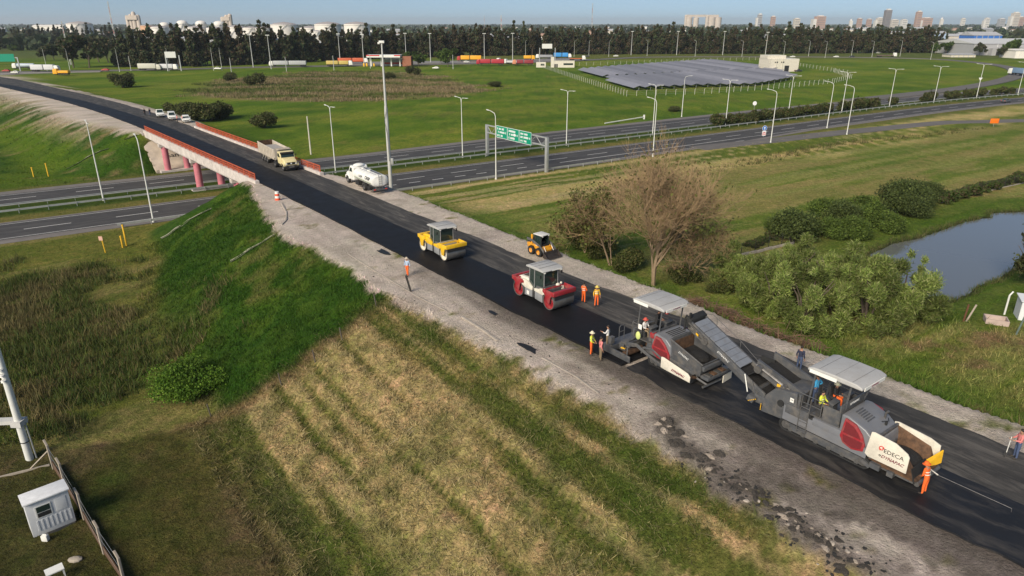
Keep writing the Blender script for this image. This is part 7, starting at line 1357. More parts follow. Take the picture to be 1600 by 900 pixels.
for x, y, s_, lb in ((905, 392, .95, 'dark undergrowth bush below the reddish twiggy tree'), (935, 405, .9, 'dark undergrowth bush behind the dirt shoulder'), (975, 425, .95, 'dark olive bush beside the trunk of the leafless tree'), (1062, 446, .8, 'dark bush under the leafless tree towards the willows'), (1125, 462, .7, 'dark green bush between leafless tree and willows')):
    q = ground(x, y); plant('shrub', q + Vector((.6, 1.0, -.2)), UB, None, lb, 'shrub', None, gb.uniform(0, 6), s_)
# heap of cut branches along the shoulder
hp_ = empty('brush_heap', ground(1180, 510), 0, 'heap of cut dry branches along the dirt shoulder', 'branches'); g = random.Random(5); mb = MB(); o0 = Vector(hp_.location)
for i in range(900):
    f = g.random(); c = rd(33.5 - 11.5 * f, 44.0 + g.uniform(-.6, 1.0) + .6 * math.sin(f * 9)); c.z = hz(c.x, c.y) + abs(g.gauss(0, .42)) * (1 - .5 * abs(f - .45)); d_ = Vector((g.gauss(0, 1), g.gauss(0, 1), g.gauss(0, .45))).normalized() * g.uniform(.5, 1.6); a = c - o0; mb.tube([a - d_ * .5, a + Vector((0, 0, g.uniform(0, .15))), a + d_ * .5], [.022, .016, .006], 3)
me = bpy.data.meshes.new('branches'); me.from_pydata(mb.v, [], mb.f); me.materials.append(mat('dry_branch', (.15, .085, .055), .9, var=.35, scale=2)); tag(link('branches', me, hp_), kind='stuff')

# ================================================================== grass and reeds (uncountable)
def blades(x, y, h, w_, cols, g, lean=.45, n_per=1):
    n = len(x); z = height(x, y); az = g.uniform(0, 6.283, n); ln = g.normal(0, lean, (n, 2)) * h[:, None]
    b = np.stack([np.cos(az) * w_ / 2, np.sin(az) * w_ / 2, np.zeros(n)], 1); P = np.stack([x, y, z - .03], 1)
    T = P + np.stack([ln[:, 0], ln[:, 1], h * g.uniform(.75, 1.1, n)], 1)
    V = np.stack([P - b, P + b, T], 1).reshape(-1, 3); F = np.arange(3 * n).reshape(-1, 3); return V, F, np.repeat(cols, 3, 0)
def grass_stuff(name, parts_, label):
    V = []; F = []; C = []; o_ = 0
    for v, f, c in parts_: V.append(v); F.append(f + o_); C.append(c); o_ += len(v)
    tag(link(name, np_mesh(name, np.concatenate(V), np.concatenate(F), M_BLADE, np.concatenate(C))), label, 'grass', kind='stuff')
gg = np.random.default_rng(500)
def tufts(n_t, per, spread, x0, x1, y0, y1, sel, hmin, hmax, wd, colf, lean=.45):
    cx = gg.uniform(x0, x1, n_t); cy = gg.uniform(y0, y1, n_t); k = sel(cx, cy); cx = cx[k]; cy = cy[k]
    x = np.repeat(cx, per) + gg.normal(0, spread, len(cx) * per); y = np.repeat(cy, per) + gg.normal(0, spread, len(cx) * per)
    hh = np.repeat(gg.uniform(hmin, hmax, len(cx)), per) * gg.uniform(.6, 1.1, len(x)); c = colf(x, y) * np.repeat(gg.uniform(.75, 1.25, len(cx)), per)[:, None] * gg.uniform(.8, 1.2, (len(x), 1)); return blades(x, y, hh, wd, c, gg, lean)
def gcol(x, y): return ground_col(x, y)[0] * 1.12
def mcol(x, y):
    c = gcol(x, y); k = gg.random((len(x), 1)); return np.where(k < .25, c * .6 + np.array([.17, .135, .07]), np.where(k < .46, c * .35 + np.array([.02, .03, .005]), c))
def lcol(x, y): return gcol(x, y) * np.where(gg.random((len(x), 1)) < .15, np.array([[1.9, 1.5, 1.9]]), 1.0)
def inview(x, y): 
    zc = y * math.cos(PITCH) + CAM_Z * math.sin(PITCH); yc = y * math.sin(PITCH) - CAM_Z * math.cos(PITCH); u = 800 + FPX * x / zc; v = 450 - FPX * yc / zc; return (zc > 1) & (u > -60) & (u < 1660) & (v < 1000)
def sel_left(x, y): ze, dist, s, o = corridor(x, y); t, w_ = tw_of(x, y); return inview(x, y) & (dist > .35) & (o < o_lsh(s)) & (s < 100) & (w_ < 113.2) & (poly_sd(x, y, REEDS) > -1)
def sel_mown(x, y): return sel_left(x, y) & (so_of(x, y)[0] < 50)
def sel_lush(x, y): s, o = so_of(x, y); return sel_left(x, y) & (s > 47) & (corridor(x, y)[0] > -.5)
grass_stuff('mown_grass', [tufts(46000, 5, .18, -30, 20, 18, 62, lambda x, y: sel_mown(x, y) & (so_of(x, y)[1] > 7), .14, .40, .06, mcol, 1.1), tufts(26000, 5, .16, -45, 5, 18, 62, lambda x, y: sel_mown(x, y) & (so_of(x, y)[1] < 8), .05, .15, .05, gcol, .8), tufts(14000, 8, .17, -20, 20, 20, 58, lambda x, y: sel_mown(x, y) & (corridor(x, y)[1] < 4.2) & (fbm(x * .5, y * .5, 17, 3) > .47), .14, .4, .06, lambda x, y: gcol(x, y), .6)], 'short dry mown grass on the near slope')
grass_stuff('lush_grass', [tufts(42000, 7, .2, -75, 5, 46, 112, sel_lush, .2, .5, .075, lcol, .6)], 'lush green grass covering the embankment slope')
RC = [(.075, .105, .022), (.095, .12, .03), (.055, .088, .024), (.14, .12, .05)]
def sel_reed(x, y): return inview(x, y) & (poly_sd(x, y, REEDS) + (fbm(x * .3, y * .3, 53, 4) - .5) * 20 < 1)
def reedc(x, y): c = pal(RC, len(x), gg, .2); m = sstep(.5, .62, fbm(x * .22, y * .22, 91, 3))[:, None]; return c * (1 - m) + pal([(.17, .135, .06), (.13, .12, .05)], len(x), gg, .2) * m
grass_stuff('reeds', [tufts(11000, 10, .38, -80, -22, 42, 92, sel_reed, .35, 1.25, .085, reedc, .32)], 'tall dark reeds in the wet hollow')
def sel_rim(x, y): ps = poly_sd(x, y, POND); return inview(x, y) & (ps > -.35) & (ps < 1.6 * fbm(x * .3, y * .3, 19, 3) + .1)
grass_stuff('pond_reeds', [tufts(16000, 8, .2, 38, 110, 60, 112, sel_rim, .3, .9, .06, lambda x, y: pal([(.06, .09, .02), (.09, .115, .03), (.13, .115, .05)], len(x), gg, .2), .35)], 'reeds fringing the pond')
def sel_br(x, y): return (poly_sd(x, y, BROWN) + (fbm(x * .07, y * .1, 53, 4) - .5) * 44 < 0)
def brc(x, y): c = pal([(.24, .185, .105), (.28, .22, .13), (.19, .15, .075)], len(x), gg, .2); m = sstep(.42, .56, fbm(x * .03, y * .09, 61, 3))[:, None]; return c * (1 - m) + pal([(.10, .125, .032), (.08, .105, .026)], len(x), gg, .2) * m
grass_stuff('brown_reeds', [tufts(11000, 7, .8, -190, 10, 270, 450, sel_br, .5, 1.5, .28, brc, .3)], 'brown reed bed in the green field')
def sel_right(x, y): ze, dist, s, o = corridor(x, y); return inview(x, y) & (dist > .5) & (dist < 13) & (o > o_rsh(s)) & (s < 95) & (poly_sd(x, y, POND) > 1)
def rgc(x, y): c = pal([(.075, .135, .018), (.10, .165, .024), (.06, .11, .016)], len(x), gg, .15); m = sstep(.55, .68, fbm(x * .45, y * .45, 53, 4))[:, None]; s, o = so_of(x, y); m = m * (s < 34)[:, None]; return c * (1 - m) + pal([(.2, .17, .07), (.15, .14, .05)], len(x), gg, .2) * m
def sel_rough(x, y): ze, dist, s, o = corridor(x, y); return inview(x, y) & (dist > 4) & (dist < 34) & (o > o_rsh(s)) & (s < 33) & (poly_sd(x, y, POND) > 1.5)
def rgc2(x, y): return gcol(x, y) * np.where(gg.random((len(x), 1)) < .3, np.array([[1.5, 1.25, 1.5]]), .85)
grass_stuff('roadside_grass', [tufts(9500, 10, .2, -15, 50, 30, 95, lambda x, y: sel_right(x, y) & (so_of(x, y)[0] < 31) & (corridor(x, y)[1] < 6), .5, 1.05, .075, rgc, .38), tufts(9000, 8, .25, 5, 60, 28, 75, sel_rough, .2, .7, .08, rgc2, .5), tufts(9000, 7, .2, -15, 50, 40, 100, lambda x, y: sel_right(x, y) & (so_of(x, y)[0] >= 30), .15, .45, .06, lambda x, y: gcol(x, y), .5)], 'tall green grass along the right shoulder')
def sel_rf(x, y): t, w_ = tw_of(x, y); ze, dist, s, o = corridor(x, y); return inview(x, y) & (w_ < 109.5) & (dist > 9) & (o > o_rsh(s)) & (poly_sd(x, y, POND) > .6)
def sel_ditch(x, y): t, w_ = tw_of(x, y); return sel_rf(x, y) & (np.abs(w_ - 93.5 - 2.5 * np.sin(t * .05)) < 3.2 * fbm(t * .06, w_ * .2, 15, 2) + .6) & (t > 62)
grass_stuff('verge_grass', [tufts(15000, 6, .3, 0, 130, 60, 190, sel_rf, .12, .34, .09, gcol, .6), tufts(9000, 9, .35, 10, 150, 80, 200, sel_ditch, .5, 1.25, .10, lambda x, y: pal([(.075, .09, .025), (.12, .115, .035), (.06, .08, .022), (.15, .115, .06)], len(x), gg, .2), .4)], 'rough verge grass and ditch weeds right of the road')
def sel_hv(x, y): t, w_ = tw_of(x, y); return inview(x, y) & (((w_ > 126.9) & (w_ < 138.4)) | ((w_ < 113) & (so_of(x, y)[1] < 20) & (corridor(x, y)[0] < .4))) & (t < 200)
grass_stuff('highway_grass', [tufts(12000, 6, .25, -110, 60, 60, 190, sel_hv, .12, .38, .08, gcol, .6)], 'grass of the highway median and verge')
def sel_ff(x, y): ze, dist, s, o = corridor(x, y); t, w_ = tw_of(x, y); return inview(x, y) & (s > 150) & (o < o_lsh(s) - .5) & (w_ > 152)
grass_stuff('far_slope_grass', [tufts(7000, 6, .35, -200, -70, 120, 260, sel_ff, .2, .6, .12, gcol, .5)], 'grass on the slope beyond the bridge')
# ================================================================== background: industry, town, skyline
M_TANK = mat('tank_white', (.74, .70, .64), .6, var=.07, scale=.05); M_TROOF = mat('tank_roof', (.36, .33, .32), .7); M_SILO = mat('silo_concrete', (.5, .43, .37), .85, var=.12, scale=.05)
def far(x, D): u = (x - 800) / FPX; return Vector((u * (D * math.cos(PITCH) + CAM_Z * math.sin(PITCH)), D, 0))
def topz(y, D):  # height that puts a top at photo row y at forward distance D
    v = (450 - y) / FPX; return CAM_Z + D * math.tan(math.atan(v) - PITCH)
def wpx(n, D): return n / FPX * D * 1.0
def tank(x, D, wd, ytop, label, dome=False, m=M_TANK):
    q = far(x, D); r = wpx(wd, D) / 2; zt_ = topz(ytop, D); p = empty('storage_tank', q, 0, label, 'tank'); hb = zt_ - (r * .2 if not dome else r * .55)
    part(p, 'shell', m, lambda b: b.lathe([(0, 0), (r, 0), (r, hb), (r * .99, hb)], (0, 0, 0), n=32), smooth=True)
    part(p, 'roof', m if dome else M_TROOF, lambda b: b.lathe([(r * 1.01, hb), (r * .7, hb + (zt_ - hb) * (.55 if not dome else .8)), (0, zt_)] if not dome else [(r, hb)] + [(r * math.cos(R(a)), hb + (zt_ - hb) * math.sin(R(a))) for a in range(15, 91, 15)], (0, 0, 0), n=32), smooth=dome)
    part(p, 'wind_girder', m, lambda b: b.lathe([(r, hb - 1.2), (r + .5, hb - 1.2), (r + .5, hb - .9), (r, hb - .9)], (0, 0, 0), n=32)); part(p, 'stair', M_GALV, lambda b: b.tube([((r + .6) * math.cos(R(a)), (r + .6) * math.sin(R(a)), hb * (a - 200) / 100) for a in range(200, 301, 10)], .3, 4))
tank(130, 1120, 34, 33, 'white storage tank with grey cone roof above the far windbreak'); tank(515, 940, 38, 33.5, 'white storage tank behind the belt, left of the largest one'); tank(560, 900, 37, 33.5, 'largest white storage tank behind the belt, clear of other tanks'); tank(447, 1000, 38, 34, 'white storage tank with grey roof behind the belt, farthest from the largest one'); tank(488, 980, 32, 40, 'lower white storage tank between two cone roofed ones'); tank(498, 860, 18, 47, 'small white tank before the cone roofed tanks')
for x, yt, wd, lb in ((262, 34.5, 14, 'white domed tank beside the orange-banded tank'), (290, 31.5, 15, 'white domed tank second from the orange-banded tank'), (319, 32, 15, 'white domed tank third from the orange-banded tank'), (347, 32.5, 16, 'white domed tank farthest from the orange-banded tank')): tank(x, 1000, wd, yt, lb, True)
tank(235, 960, 18, 38, 'orange-banded low tank behind the belt', False, mat('tank_peach', (.6, .36, .22), .7)); tank(254, 950, 26, 39.5, 'wide low white tank beside the orange-banded one'); tank(310, 930, 26, 40, 'wide low white tank before the domed tanks'); tank(340, 930, 24, 41, 'wide low cream tank before the domed tanks'); tank(372, 950, 26, 39, 'wide low cream tank at the end of the domed row'); tank(395, 940, 22, 41, 'low cream tank next to the end of the domed row'); tank(416, 930, 24, 41, 'low white tank between domed row and cone roofed tanks')
def silos(x, D, cols, label):
    q = far(x, D); p = empty('grain_silos', q, 0, label, 'silo')
    for dx, wd, yt in cols:
        r = wpx(wd, D) / 2; h = topz(yt, D); X0 = wpx(dx, D); part(p, 'silo', M_SILO, lambda b: b.lathe([(0, 0), (r, 0), (r, h * .94), (r * .5, h), (0, h)], (X0, 0, 0), n=16), smooth=True)
    part(p, 'head_house', M_SILO, lambda b: b.bb(wpx(cols[0][0], D), wpx(cols[-1][0], D), -6, 6, topz(cols[0][2] + 2, D) - 6, topz(cols[0][2], D)))
silos(213, 1500, ((-8, 5, 24), (-3, 5, 22), (2, 6, 18), (8, 6, 23)), 'pale grain silo cluster beyond the white tanks'); silos(358, 1700, ((-6, 6, 26), (0, 6, 23), (5, 6, 21.5)), 'beige grain silos right of the domed tanks'); silos(1095, 4200, ((-23, 4, 23), (-18, 9, 26), (-8, 8, 27), (8, 5, 24), (15, 10, 26), (24, 10, 26.5)), 'hazy grain terminal on the horizon')
def lattice(x, D, ytop, wd, label, m=None):
    q = far(x, D); h = topz(ytop, D); p = empty('lattice_mast', q, 0, label, 'mast'); m = m or M_GALV
    for a in (0, 120, 240): part(p, 'leg', m, lambda b: b.tube([(math.cos(R(a)) * wd, math.sin(R(a)) * wd, 0), (math.cos(R(a)) * wd * .45, math.sin(R(a)) * wd * .45, h)], wd * .22, 4))
    nb_ = 14
    for k in range(nb_):
        z0, z1 = h * k / nb_, h * (k + 1) / nb_; f0 = wd * (1 - .55 * k / nb_); f1 = wd * (1 - .55 * (k + 1) / nb_); a = 120 * (k % 3); part(p, 'brace', M_TEXTR if (k // 2) % 2 else M_LAMP, lambda b: (b.tube([(math.cos(R(a)) * f0, math.sin(R(a)) * f0, z0), (math.cos(R(a + 120)) * f1, math.sin(R(a + 120)) * f1, z1)], wd * .16, 4), b.tube([(math.cos(R(a + 120)) * f0, math.sin(R(a + 120)) * f0, z0), (math.cos(R(a + 240)) * f1, math.sin(R(a + 240)) * f1, z1)], wd * .16, 4)))
lattice(180, 1300, 2, 1.3, 'tall red and white lattice mast above the tanks'); lattice(924, 1600, 5, 1.5, 'slim lattice mast above the middle of the tree belt'); lattice(783, 1500, 24, 2.2, 'short lattice mast right of the large tanks'); lattice(757, 1500, 24, .8, 'thin pole mast right of the large tanks'); lattice(111, 520, 33, .55, 'lattice power mast in the far left field')
# towers of the town
WALL = {k: mat('tower_' + k, c, .85, var=.1, scale=.03) for k, c in dict(cream=(.56, .50, .43), brick=(.42, .27, .21), grey=(.36, .36, .37), white=(.64, .61, .57), dark=(.20, .18, .18)).items()}
M_WIN = mat('far_window', (.12, .13, .15), .3)
def tower(x, ytop, wd, D, m, label, style=0):
    q = far(x, D); h = topz(ytop, D); w_ = wpx(wd, D); d_ = w_ * .8; p = empty('apartment_tower', q, 0, label, 'building'); part(p, 'wall', WALL[m], lambda b: b.bb(-w_ / 2, w_ / 2, -d_ / 2, d_ / 2, 0, h * (.93 if style != 2 else .8)))
    part(p, 'roof_block', WALL['white' if m != 'white' else 'cream'], lambda b: b.bb(-w_ * .28, w_ * .3, -d_ * .3, d_ * .3, h * .8, h)) if style != 2 else part(p, 'spire', WALL[m], lambda b: b.lathe([(w_ * .5, h * .8), (0, h)], (0, 0, 0), n=4))
    if style == 1: part(p, 'side_wing', WALL['white'], lambda b: b.bb(-w_ * .85, -w_ * .5, -d_ / 2, d_ / 2, 0, h * .72))
    nf = max(3, int(h / 9))
    for k in range(nf): part(p, 'window_band', M_WIN, lambda b: b.bb(-w_ * .42, w_ * .42, -d_ / 2 - .3, -d_ / 2 + .2, h * .93 * (k + .35) / nf, h * .93 * (k + .62) / nf)) if style != 2 else None
for i, (x, yt, wd, m, stl, lb) in enumerate(((1206, 24.5, 6, 'brick', 0, 'slim reddish tower at the edge of the skyline by the grain terminal'), (1243, 28, 8, 'cream', 0, 'low cream tower on the skyline'), (1279, 24, 13, 'brick', 1, 'broad reddish tower with white wing on the skyline'), (1341, 28, 6, 'brick', 0, 'small reddish tower left of the dark one'), (1356, 29, 6, 'brick', 0, 'small reddish tower beside its twin left of the dark one'), (1372, 27, 8, 'cream', 1, 'cream tower touching the tall dark tower'), (1383, 13.5, 8.5, 'dark', 0, 'tallest dark tower of the skyline'), (1410, 30, 8, 'white', 0, 'low white block between the two tall towers'), (1431.5, 16.5, 7, 'brick', 0, 'tall reddish tower right of the tallest dark one'), (1444, 27, 14, 'brick', 1, 'broad reddish block beside the tall reddish tower'), (1469, 26.5, 4, 'white', 2, 'white church spire on the skyline'), (1502, 28, 5, 'white', 0, 'slim white slab on the skyline'), (1539, 27.5, 6, 'white', 1, 'white tower with low wing on the skyline'), (1562, 28.5, 8, 'grey', 0, 'grey tower on the skyline'), (1582, 18.5, 9, 'cream', 1, 'tall cream tower above the reddish block'), (1590, 25.5, 9, 'brick', 0, 'reddish block in front of the tall cream tower'), (1185, 21, 6, 'grey', 1, 'slim hazy tower right of the grain terminal'), (1328, 29, 4, 'white', 2, 'small white dome-like spire on the skyline'), (1395, 30, 10, 'cream', 0, 'low cream block right of the dark tower'))):
    tower(x, yt, wd, 3800 + (i * 137) % 700, m, lb, stl)
# sheds and houses between the trees
def shed_mesh(w_, d_, h, wall, roof): 
    a = MB().bb(-w_ / 2, w_ / 2, -d_ / 2, d_ / 2, 0, h).mesh('wall', wall); b = MB().prism([(-d_ / 2 - .4, h), (0, h + d_ * .18), (d_ / 2 + .4, h)], -w_ / 2 - .4, w_ / 2 + .4, 'x').mesh('roof', roof); return a, b
RT = mat('roof_tile', (.33, .19, .14), .9, var=.15, scale=.1); RM = mat('roof_metal', (.42, .42, .43), .6, var=.08, scale=.1)
SHM = [shed_mesh(12, 9, 5, M_TANK, RT), shed_mesh(22, 14, 7, M_TANK, RM), shed_mesh(34, 16, 8, WALL['grey'], RM), shed_mesh(14, 12, 9, WALL['cream'], RM), shed_mesh(16, 9, 6, WALL['brick'], RT)]
gh = np.random.default_rng(61)
for i in range(210):
    D = 720 + 3600 * gh.random() ** 1.6; x = gh.uniform(-20, 1620)
    if x < 200 and D < 900: D += 400
    if x > 1470 and D < 900: D += 500
    q = far(x, D); k = int(gh.choice(5, p=[.34, .2, .1, .2, .16])); p = empty('distant_house', q, gh.uniform(-.5, .5), ('small white house with tiled roof among the distant trees', 'white shed with metal roof among the distant trees', 'long grey shed with metal roof among the distant trees', 'cream flat building among the distant trees', 'reddish house with tiled roof among the distant trees')[k], 'house', ('distant white houses', 'distant white sheds', 'distant grey sheds', 'distant cream buildings', 'distant reddish houses')[k]); s_ = gh.uniform(.8, 1.5); p.scale = (s_,) * 3
    link('wall', SHM[k][0], p); link('roof', SHM[k][1], p)
# warehouses at the right
def warehouse(x0, x1, D, yeave, ytop, wall, roof, label, dp=40):
    a, b = far(x0, D), far(x1, D); p = empty('warehouse', ((a.x + b.x) / 2, D, 0), 0, label, 'warehouse'); L = (b.x - a.x) / 2; he, ht = topz(yeave, D), topz(ytop, D + dp / 2)
    part(p, 'wall', wall, lambda m: m.bb(-L, L, 0, dp, 0, he)); part(p, 'roof', roof, lambda m: m.add([(-L - .5, -.6, he), (L + .5, -.6, he), (L + .5, dp / 2, ht), (-L - .5, dp / 2, ht), (-L - .5, dp + .6, he), (L + .5, dp + .6, he)], [(0, 1, 2, 3), (3, 2, 5, 4), (0, 3, 4), (1, 5, 2), (0, 4, 5, 1)]))
    for k in range(5): part(p, 'wall_rib', roof, lambda m: m.bb(-L + 2 * L * (k + .5) / 5 - .3, -L + 2 * L * (k + .5) / 5 + .3, -.25, 0, 0, he))
    return p, L, he
warehouse(1518, 1562, 900, 55.5, 49.5, mat('shed_blue', (.04, .15, .48), .6), RM, 'bright blue warehouse with grey roof behind the trees at the right', 30)
p, L, he = warehouse(1519, 1640, 680, 68.5, 60, WALL['grey'], mat('roof_pale', (.55, .55, .54), .6), 'large grey warehouse with pale roof at the right edge', 70)
part(p, 'gable_porch', WALL['grey'], lambda m: m.prism([(-L + 14, 0), (-L + 14, he * .62), (-L + 34, he * .8), (-L + 54, he * .62), (-L + 54, 0)], -6, -.1, 'y')); part(p, 'loading_door', M_BLACK, lambda m: m.bb(-L + 18, -L + 40, -6.2, -6.02, 0, he * .36))
warehouse(1585, 1640, 620, 79, 76, M_TANK, M_TANK, 'white annex with dark openings before the grey warehouse', 20); warehouse(1486, 1524, 640, 85.5, 83.5, mat('shed_cream', (.6, .55, .45), .8), RM, 'low cream shed left of the grey warehouse', 14); warehouse(1390, 1412, 980, 51, 48.5, M_TANK, RM, 'white shed roof showing above the belt', 25); warehouse(1454, 1478, 950, 52, 48.5, mat('shed_bluewhite', (.35, .45, .6), .7), RM, 'pale blue shed behind the right end of the belt', 25); warehouse(52, 100, 2300, 40.8, 38.6, M_TANK, M_TANK, 'long white shed beyond the far windbreak', 25); warehouse(272, 340, 660, 60, 57, WALL['grey'], RM, 'grey metal shed glimpsed behind the belt', 20)
# far-off wood that reads as one mass
g = np.random.default_rng(71); n = 5200; D = 640 + 6500 * g.random(n) ** 2.0; x = g.uniform(-150, 1750, n)
dens = fbm(x * .01, D * .004, 95, 3); k = (dens > .40) & ~((D < 760) & (x > 180) & (x < 1480)) & ~((D < 1050) & (x > 1440)) & ~((D < 780) & (x < 200)); D = D[k]; x = x[k]
cx = (x - 800) / FPX * (D * math.cos(PITCH) + CAM_Z * math.sin(PITCH)); hh = g.uniform(6, 14, len(D)) * np.interp(D, [700, 3000, 7000], [1, 1.15, 1.5]); per = 16
P = np.repeat(np.stack([cx, D, hh * .55], 1), per, 0); d_ = g.normal(size=(len(P), 3)); d_ /= np.linalg.norm(d_, axis=1)[:, None]; rr = np.repeat(hh * .55, per)
P = P + d_ * rr[:, None] * np.array([1.05, 1.05, .85]); cc = np.repeat(pal([(.032, .052, .02), (.045, .065, .024), (.055, .06, .026)], len(D), g, .2), per, 0) * g.uniform(.75, 1.3, (len(P), 1))
V, F, c3 = quads(P, rr * .95, cc, 1.2, None, 0, g); tag(link('distant_wood', np_mesh('distant_wood', V, F, M_LEAF, c3)), 'distant trees merging into one mass below the skyline', 'wood', kind='stuff')
# ================================================================== left foreground and small things
M_FPOST = mat('fence_post_concrete', (.36, .31, .25), .9, var=.15, scale=3, bump=.1); M_BOOTH = mat('booth_panel', (.60, .61, .62), .5, var=.05)
def gpt(x, y): return ground(x, y)
# watchman's booth
a = gpt(53, 841); b = gpt(120, 816); ang = math.atan2(b.y - a.y, b.x - a.x); W = (b - a).length
bo = empty('booth', a, ang, 'small white panel booth with one window beside leaning concrete posts', 'booth')
part(bo, 'wall_box', M_BOOTH, lambda m: m.bb(0, W, .02, 1.25, 0, 2.25), bevel=.02); part(bo, 'roof', mat('booth_roof', (.72, .72, .72), .5), lambda m: m.box((W / 2, .62, 2.32), (W + .16, 1.5, .1), (R(-4), 0, 0)), bevel=.02)
part(bo, 'floor_skid', M_DGREY, lambda m: m.bb(.05, W - .05, .0, 1.2, -.25, 0)); wf = part(bo, 'window_frame', M_WHITEP, lambda m: m.bb(.42, 1.22, -.02, .03, 1.15, 1.95)); part(wf, 'pane', M_GLASS, lambda m: m.bb(.48, 1.16, -.03, -.02, 1.52, 1.9)); part(wf, 'open_pane', M_BLACK, lambda m: m.bb(.48, 1.16, -.03, -.02, 1.2, 1.48))
part(bo, 'blank_panel', M_BOOTH, lambda m: m.bb(1.42, 2.25 if W > 2.4 else W - .2, -.01, .03, 1.15, 2.0), bevel=.01)
for k in range(8): part(bo, 'wall_rib', M_BOOTH, lambda m: m.bb(.35 + (W - .55) * k / 7, .42 + (W - .55) * k / 7, -.015, .03, .3, 1.0))
q = gpt(72, 845); tag(part(None, 'jerrycan', M_WHITEP, lambda m: (m.box((0, 0, .19), (.34, .24, .38)), m.box((0, 0, .42), (.16, .05, .06)), m.cyl((.1, 0, .38), (.1, 0, .45), .035)), bevel=.03), 'white plastic jerrycan standing before the booth', 'jerrycan').location = q
# leaning concrete posts of the unfinished fence
def crank_post(m): m.box((0, 0, 1.0), (.13, .13, 2.0)); m.box((-.16, 0, 2.12), (.13, .12, .5), (0, -.75, 0))
pm = MB(); crank_post(pm); pm = pm.mesh('post', M_FPOST, bevel=.01)
PX_ = [((84, 733), (60, 684)), ((103, 762), (84, 716)), ((132, 812), (114, 760)), ((163, 866), (142, 812)), ((196, 915), (174, 876))]
fc = empty('post_fence', gpt(84, 733), 0, 'line of cranked concrete fence posts with brown mesh beside the booth', 'fence'); o0 = Vector(fc.location)
bases = []
for (bx_, by_), _ in PX_:
    q = gpt(bx_, by_); bases.append(q)
    link('post', pm, fc, q - o0 - Vector((0, 0, .1)), (0, 0, R(-35)))
for q0, q1 in zip(bases, bases[1:]):
    d_ = q1 - q0; part(fc, 'mesh_skirt', mat('brown_mesh', (.10, .055, .032), .95, var=.3), lambda m: m.add([q0 - o0 + Vector((0, 0, .02)), q1 - o0 + Vector((0, 0, .02)), q1 - o0 + Vector((0, 0, .5)), q0 - o0 + Vector((0, 0, .62)), q0 - o0 + Vector((.03, .03, .02)), q1 - o0 + Vector((.03, .03, .02)), q1 - o0 + Vector((.03, .03, .5)), q0 - o0 + Vector((.03, .03, .62))], [(0, 1, 2, 3), (7, 6, 5, 4), (0, 4, 5, 1), (1, 5, 6, 2), (2, 6, 7, 3), (3, 7, 4, 0)]))
    for k in range(3): part(fc, 'wire', M_GALV, lambda m: m.tube([q0 - o0 + Vector((0, 0, .5 + .6 * k)), q1 - o0 + Vector((0, 0, .45 + .6 * k))], .008, 3))
part(fc, 'brace', M_FPOST, lambda m: m.tube([gpt(47, 734) - o0, bases[0] - o0 + Vector((0, 0, 1.5))], .06, 5)); part(fc, 'kerb', M_FPOST, lambda m: (m.tube([gpt(-30, 755) - o0 + Vector((0, 0, .05)), gpt(78, 728) - o0 + Vector((0, 0, .05))], .09, 4)))
# power pole with platform at the left edge
q = gpt(47, 718); po = empty('power_pole', q, 0, 'thick pale power pole with a platform arm behind the booth', 'pole')
part(po, 'shaft', M_LAMP, lambda m: m.lathe([(0, -.3), (.26, -.3), (.24, 3), (.17, 12), (0, 12)], (0, 0, 0), n=14), smooth=True); part(po, 'platform', mat('platform_concrete', (.5, .49, .47), .9, var=.1), lambda m: (m.box((-1.6, .1, 2.95), (3.8, .55, .28), (0, 0, .08)), m.box((0, 0, 2.95), (.7, .75, .4)))); part(po, 'cable_pipe', M_GALV, lambda m: m.tube([(.42, .1, 0), (.36, .08, 2.9)], .05, 6)); part(po, 'band', M_BLACK, lambda m: m.lathe([(.27, 1.4), (.29, 1.4), (.29, 1.46), (.27, 1.46)], (0, 0, 0), n=14))
for z in (6.3, 6.7, 7.1): part(po, 'insulator', M_WHITEP, lambda m: m.lathe([(.05, -.1), (.16, -.06), (.05, 0), (.16, .05), (.05, .1)], (.05, -.3, z), n=12), smooth=True)
# bare earth patch stone and white table frame in the yard
q = gpt(118, 876); tag(part(None, 'concrete_lump', M_FPOST, lambda m: m.ball((0, 0, .05), (.42, .26, .12), 9, 5)), 'flat lump of concrete on the grass before the booth', 'rubble').location = q
q = gpt(92, 905); fr = empty('white_table', q, ang, 'white frame table in the yard below the booth', 'table'); part(fr, 'top', M_WHITEP, lambda m: m.bb(-.5, .35, -.3, .3, .68, .74)); 
for x, y in ((-.45, -.25), (.3, -.25), (-.45, .25), (.3, .25)): part(fr, 'leg', M_WHITEP, lambda m: m.bb(x - .03, x + .03, y - .03, y + .03, 0, .68))
# yellow pipeline markers
M_PY = mat('marker_yellow', (.72, .42, .02), .55)
for x, y, h, lb in ((53, 277, 1.9, 'shorter yellow marker post on the grass beyond the highway'), (76, 276, 2.6, 'taller yellow marker post on the grass beyond the highway'), (192, 387, 1.6, 'short yellow marker post beside a taller one at the slope foot'), (198, 384, 2.9, 'tall yellow marker post at the slope foot')):
    q = gpt(x, y); p = empty('marker_post', q, 0, lb, 'post'); part(p, 'post', M_PY, lambda m: m.lathe([(0, -.1), (.11, -.1), (.11, h), (.07, h + .08), (0, h + .08)], (0, 0, 0), n=8), smooth=True); part(p, 'cap', M_PY, lambda m: m.lathe([(.14, h - .12), (.15, h - .05), (.14, h + .02)], (0, 0, 0), n=8))
q = gpt(165, 395); p = empty('marker_post', q, 0, 'yellow marker post with a pink plate near the slope foot', 'post'); part(p, 'post', M_PY, lambda m: m.tube([(0, 0, -.1), (-.1, 0, 1.9)], .08, 7)); part(p, 'plate', mat('plate_pink', (.6, .36, .28), .6), lambda m: m.box((-.2, -.06, 1.95), (.5, .05, .55)))
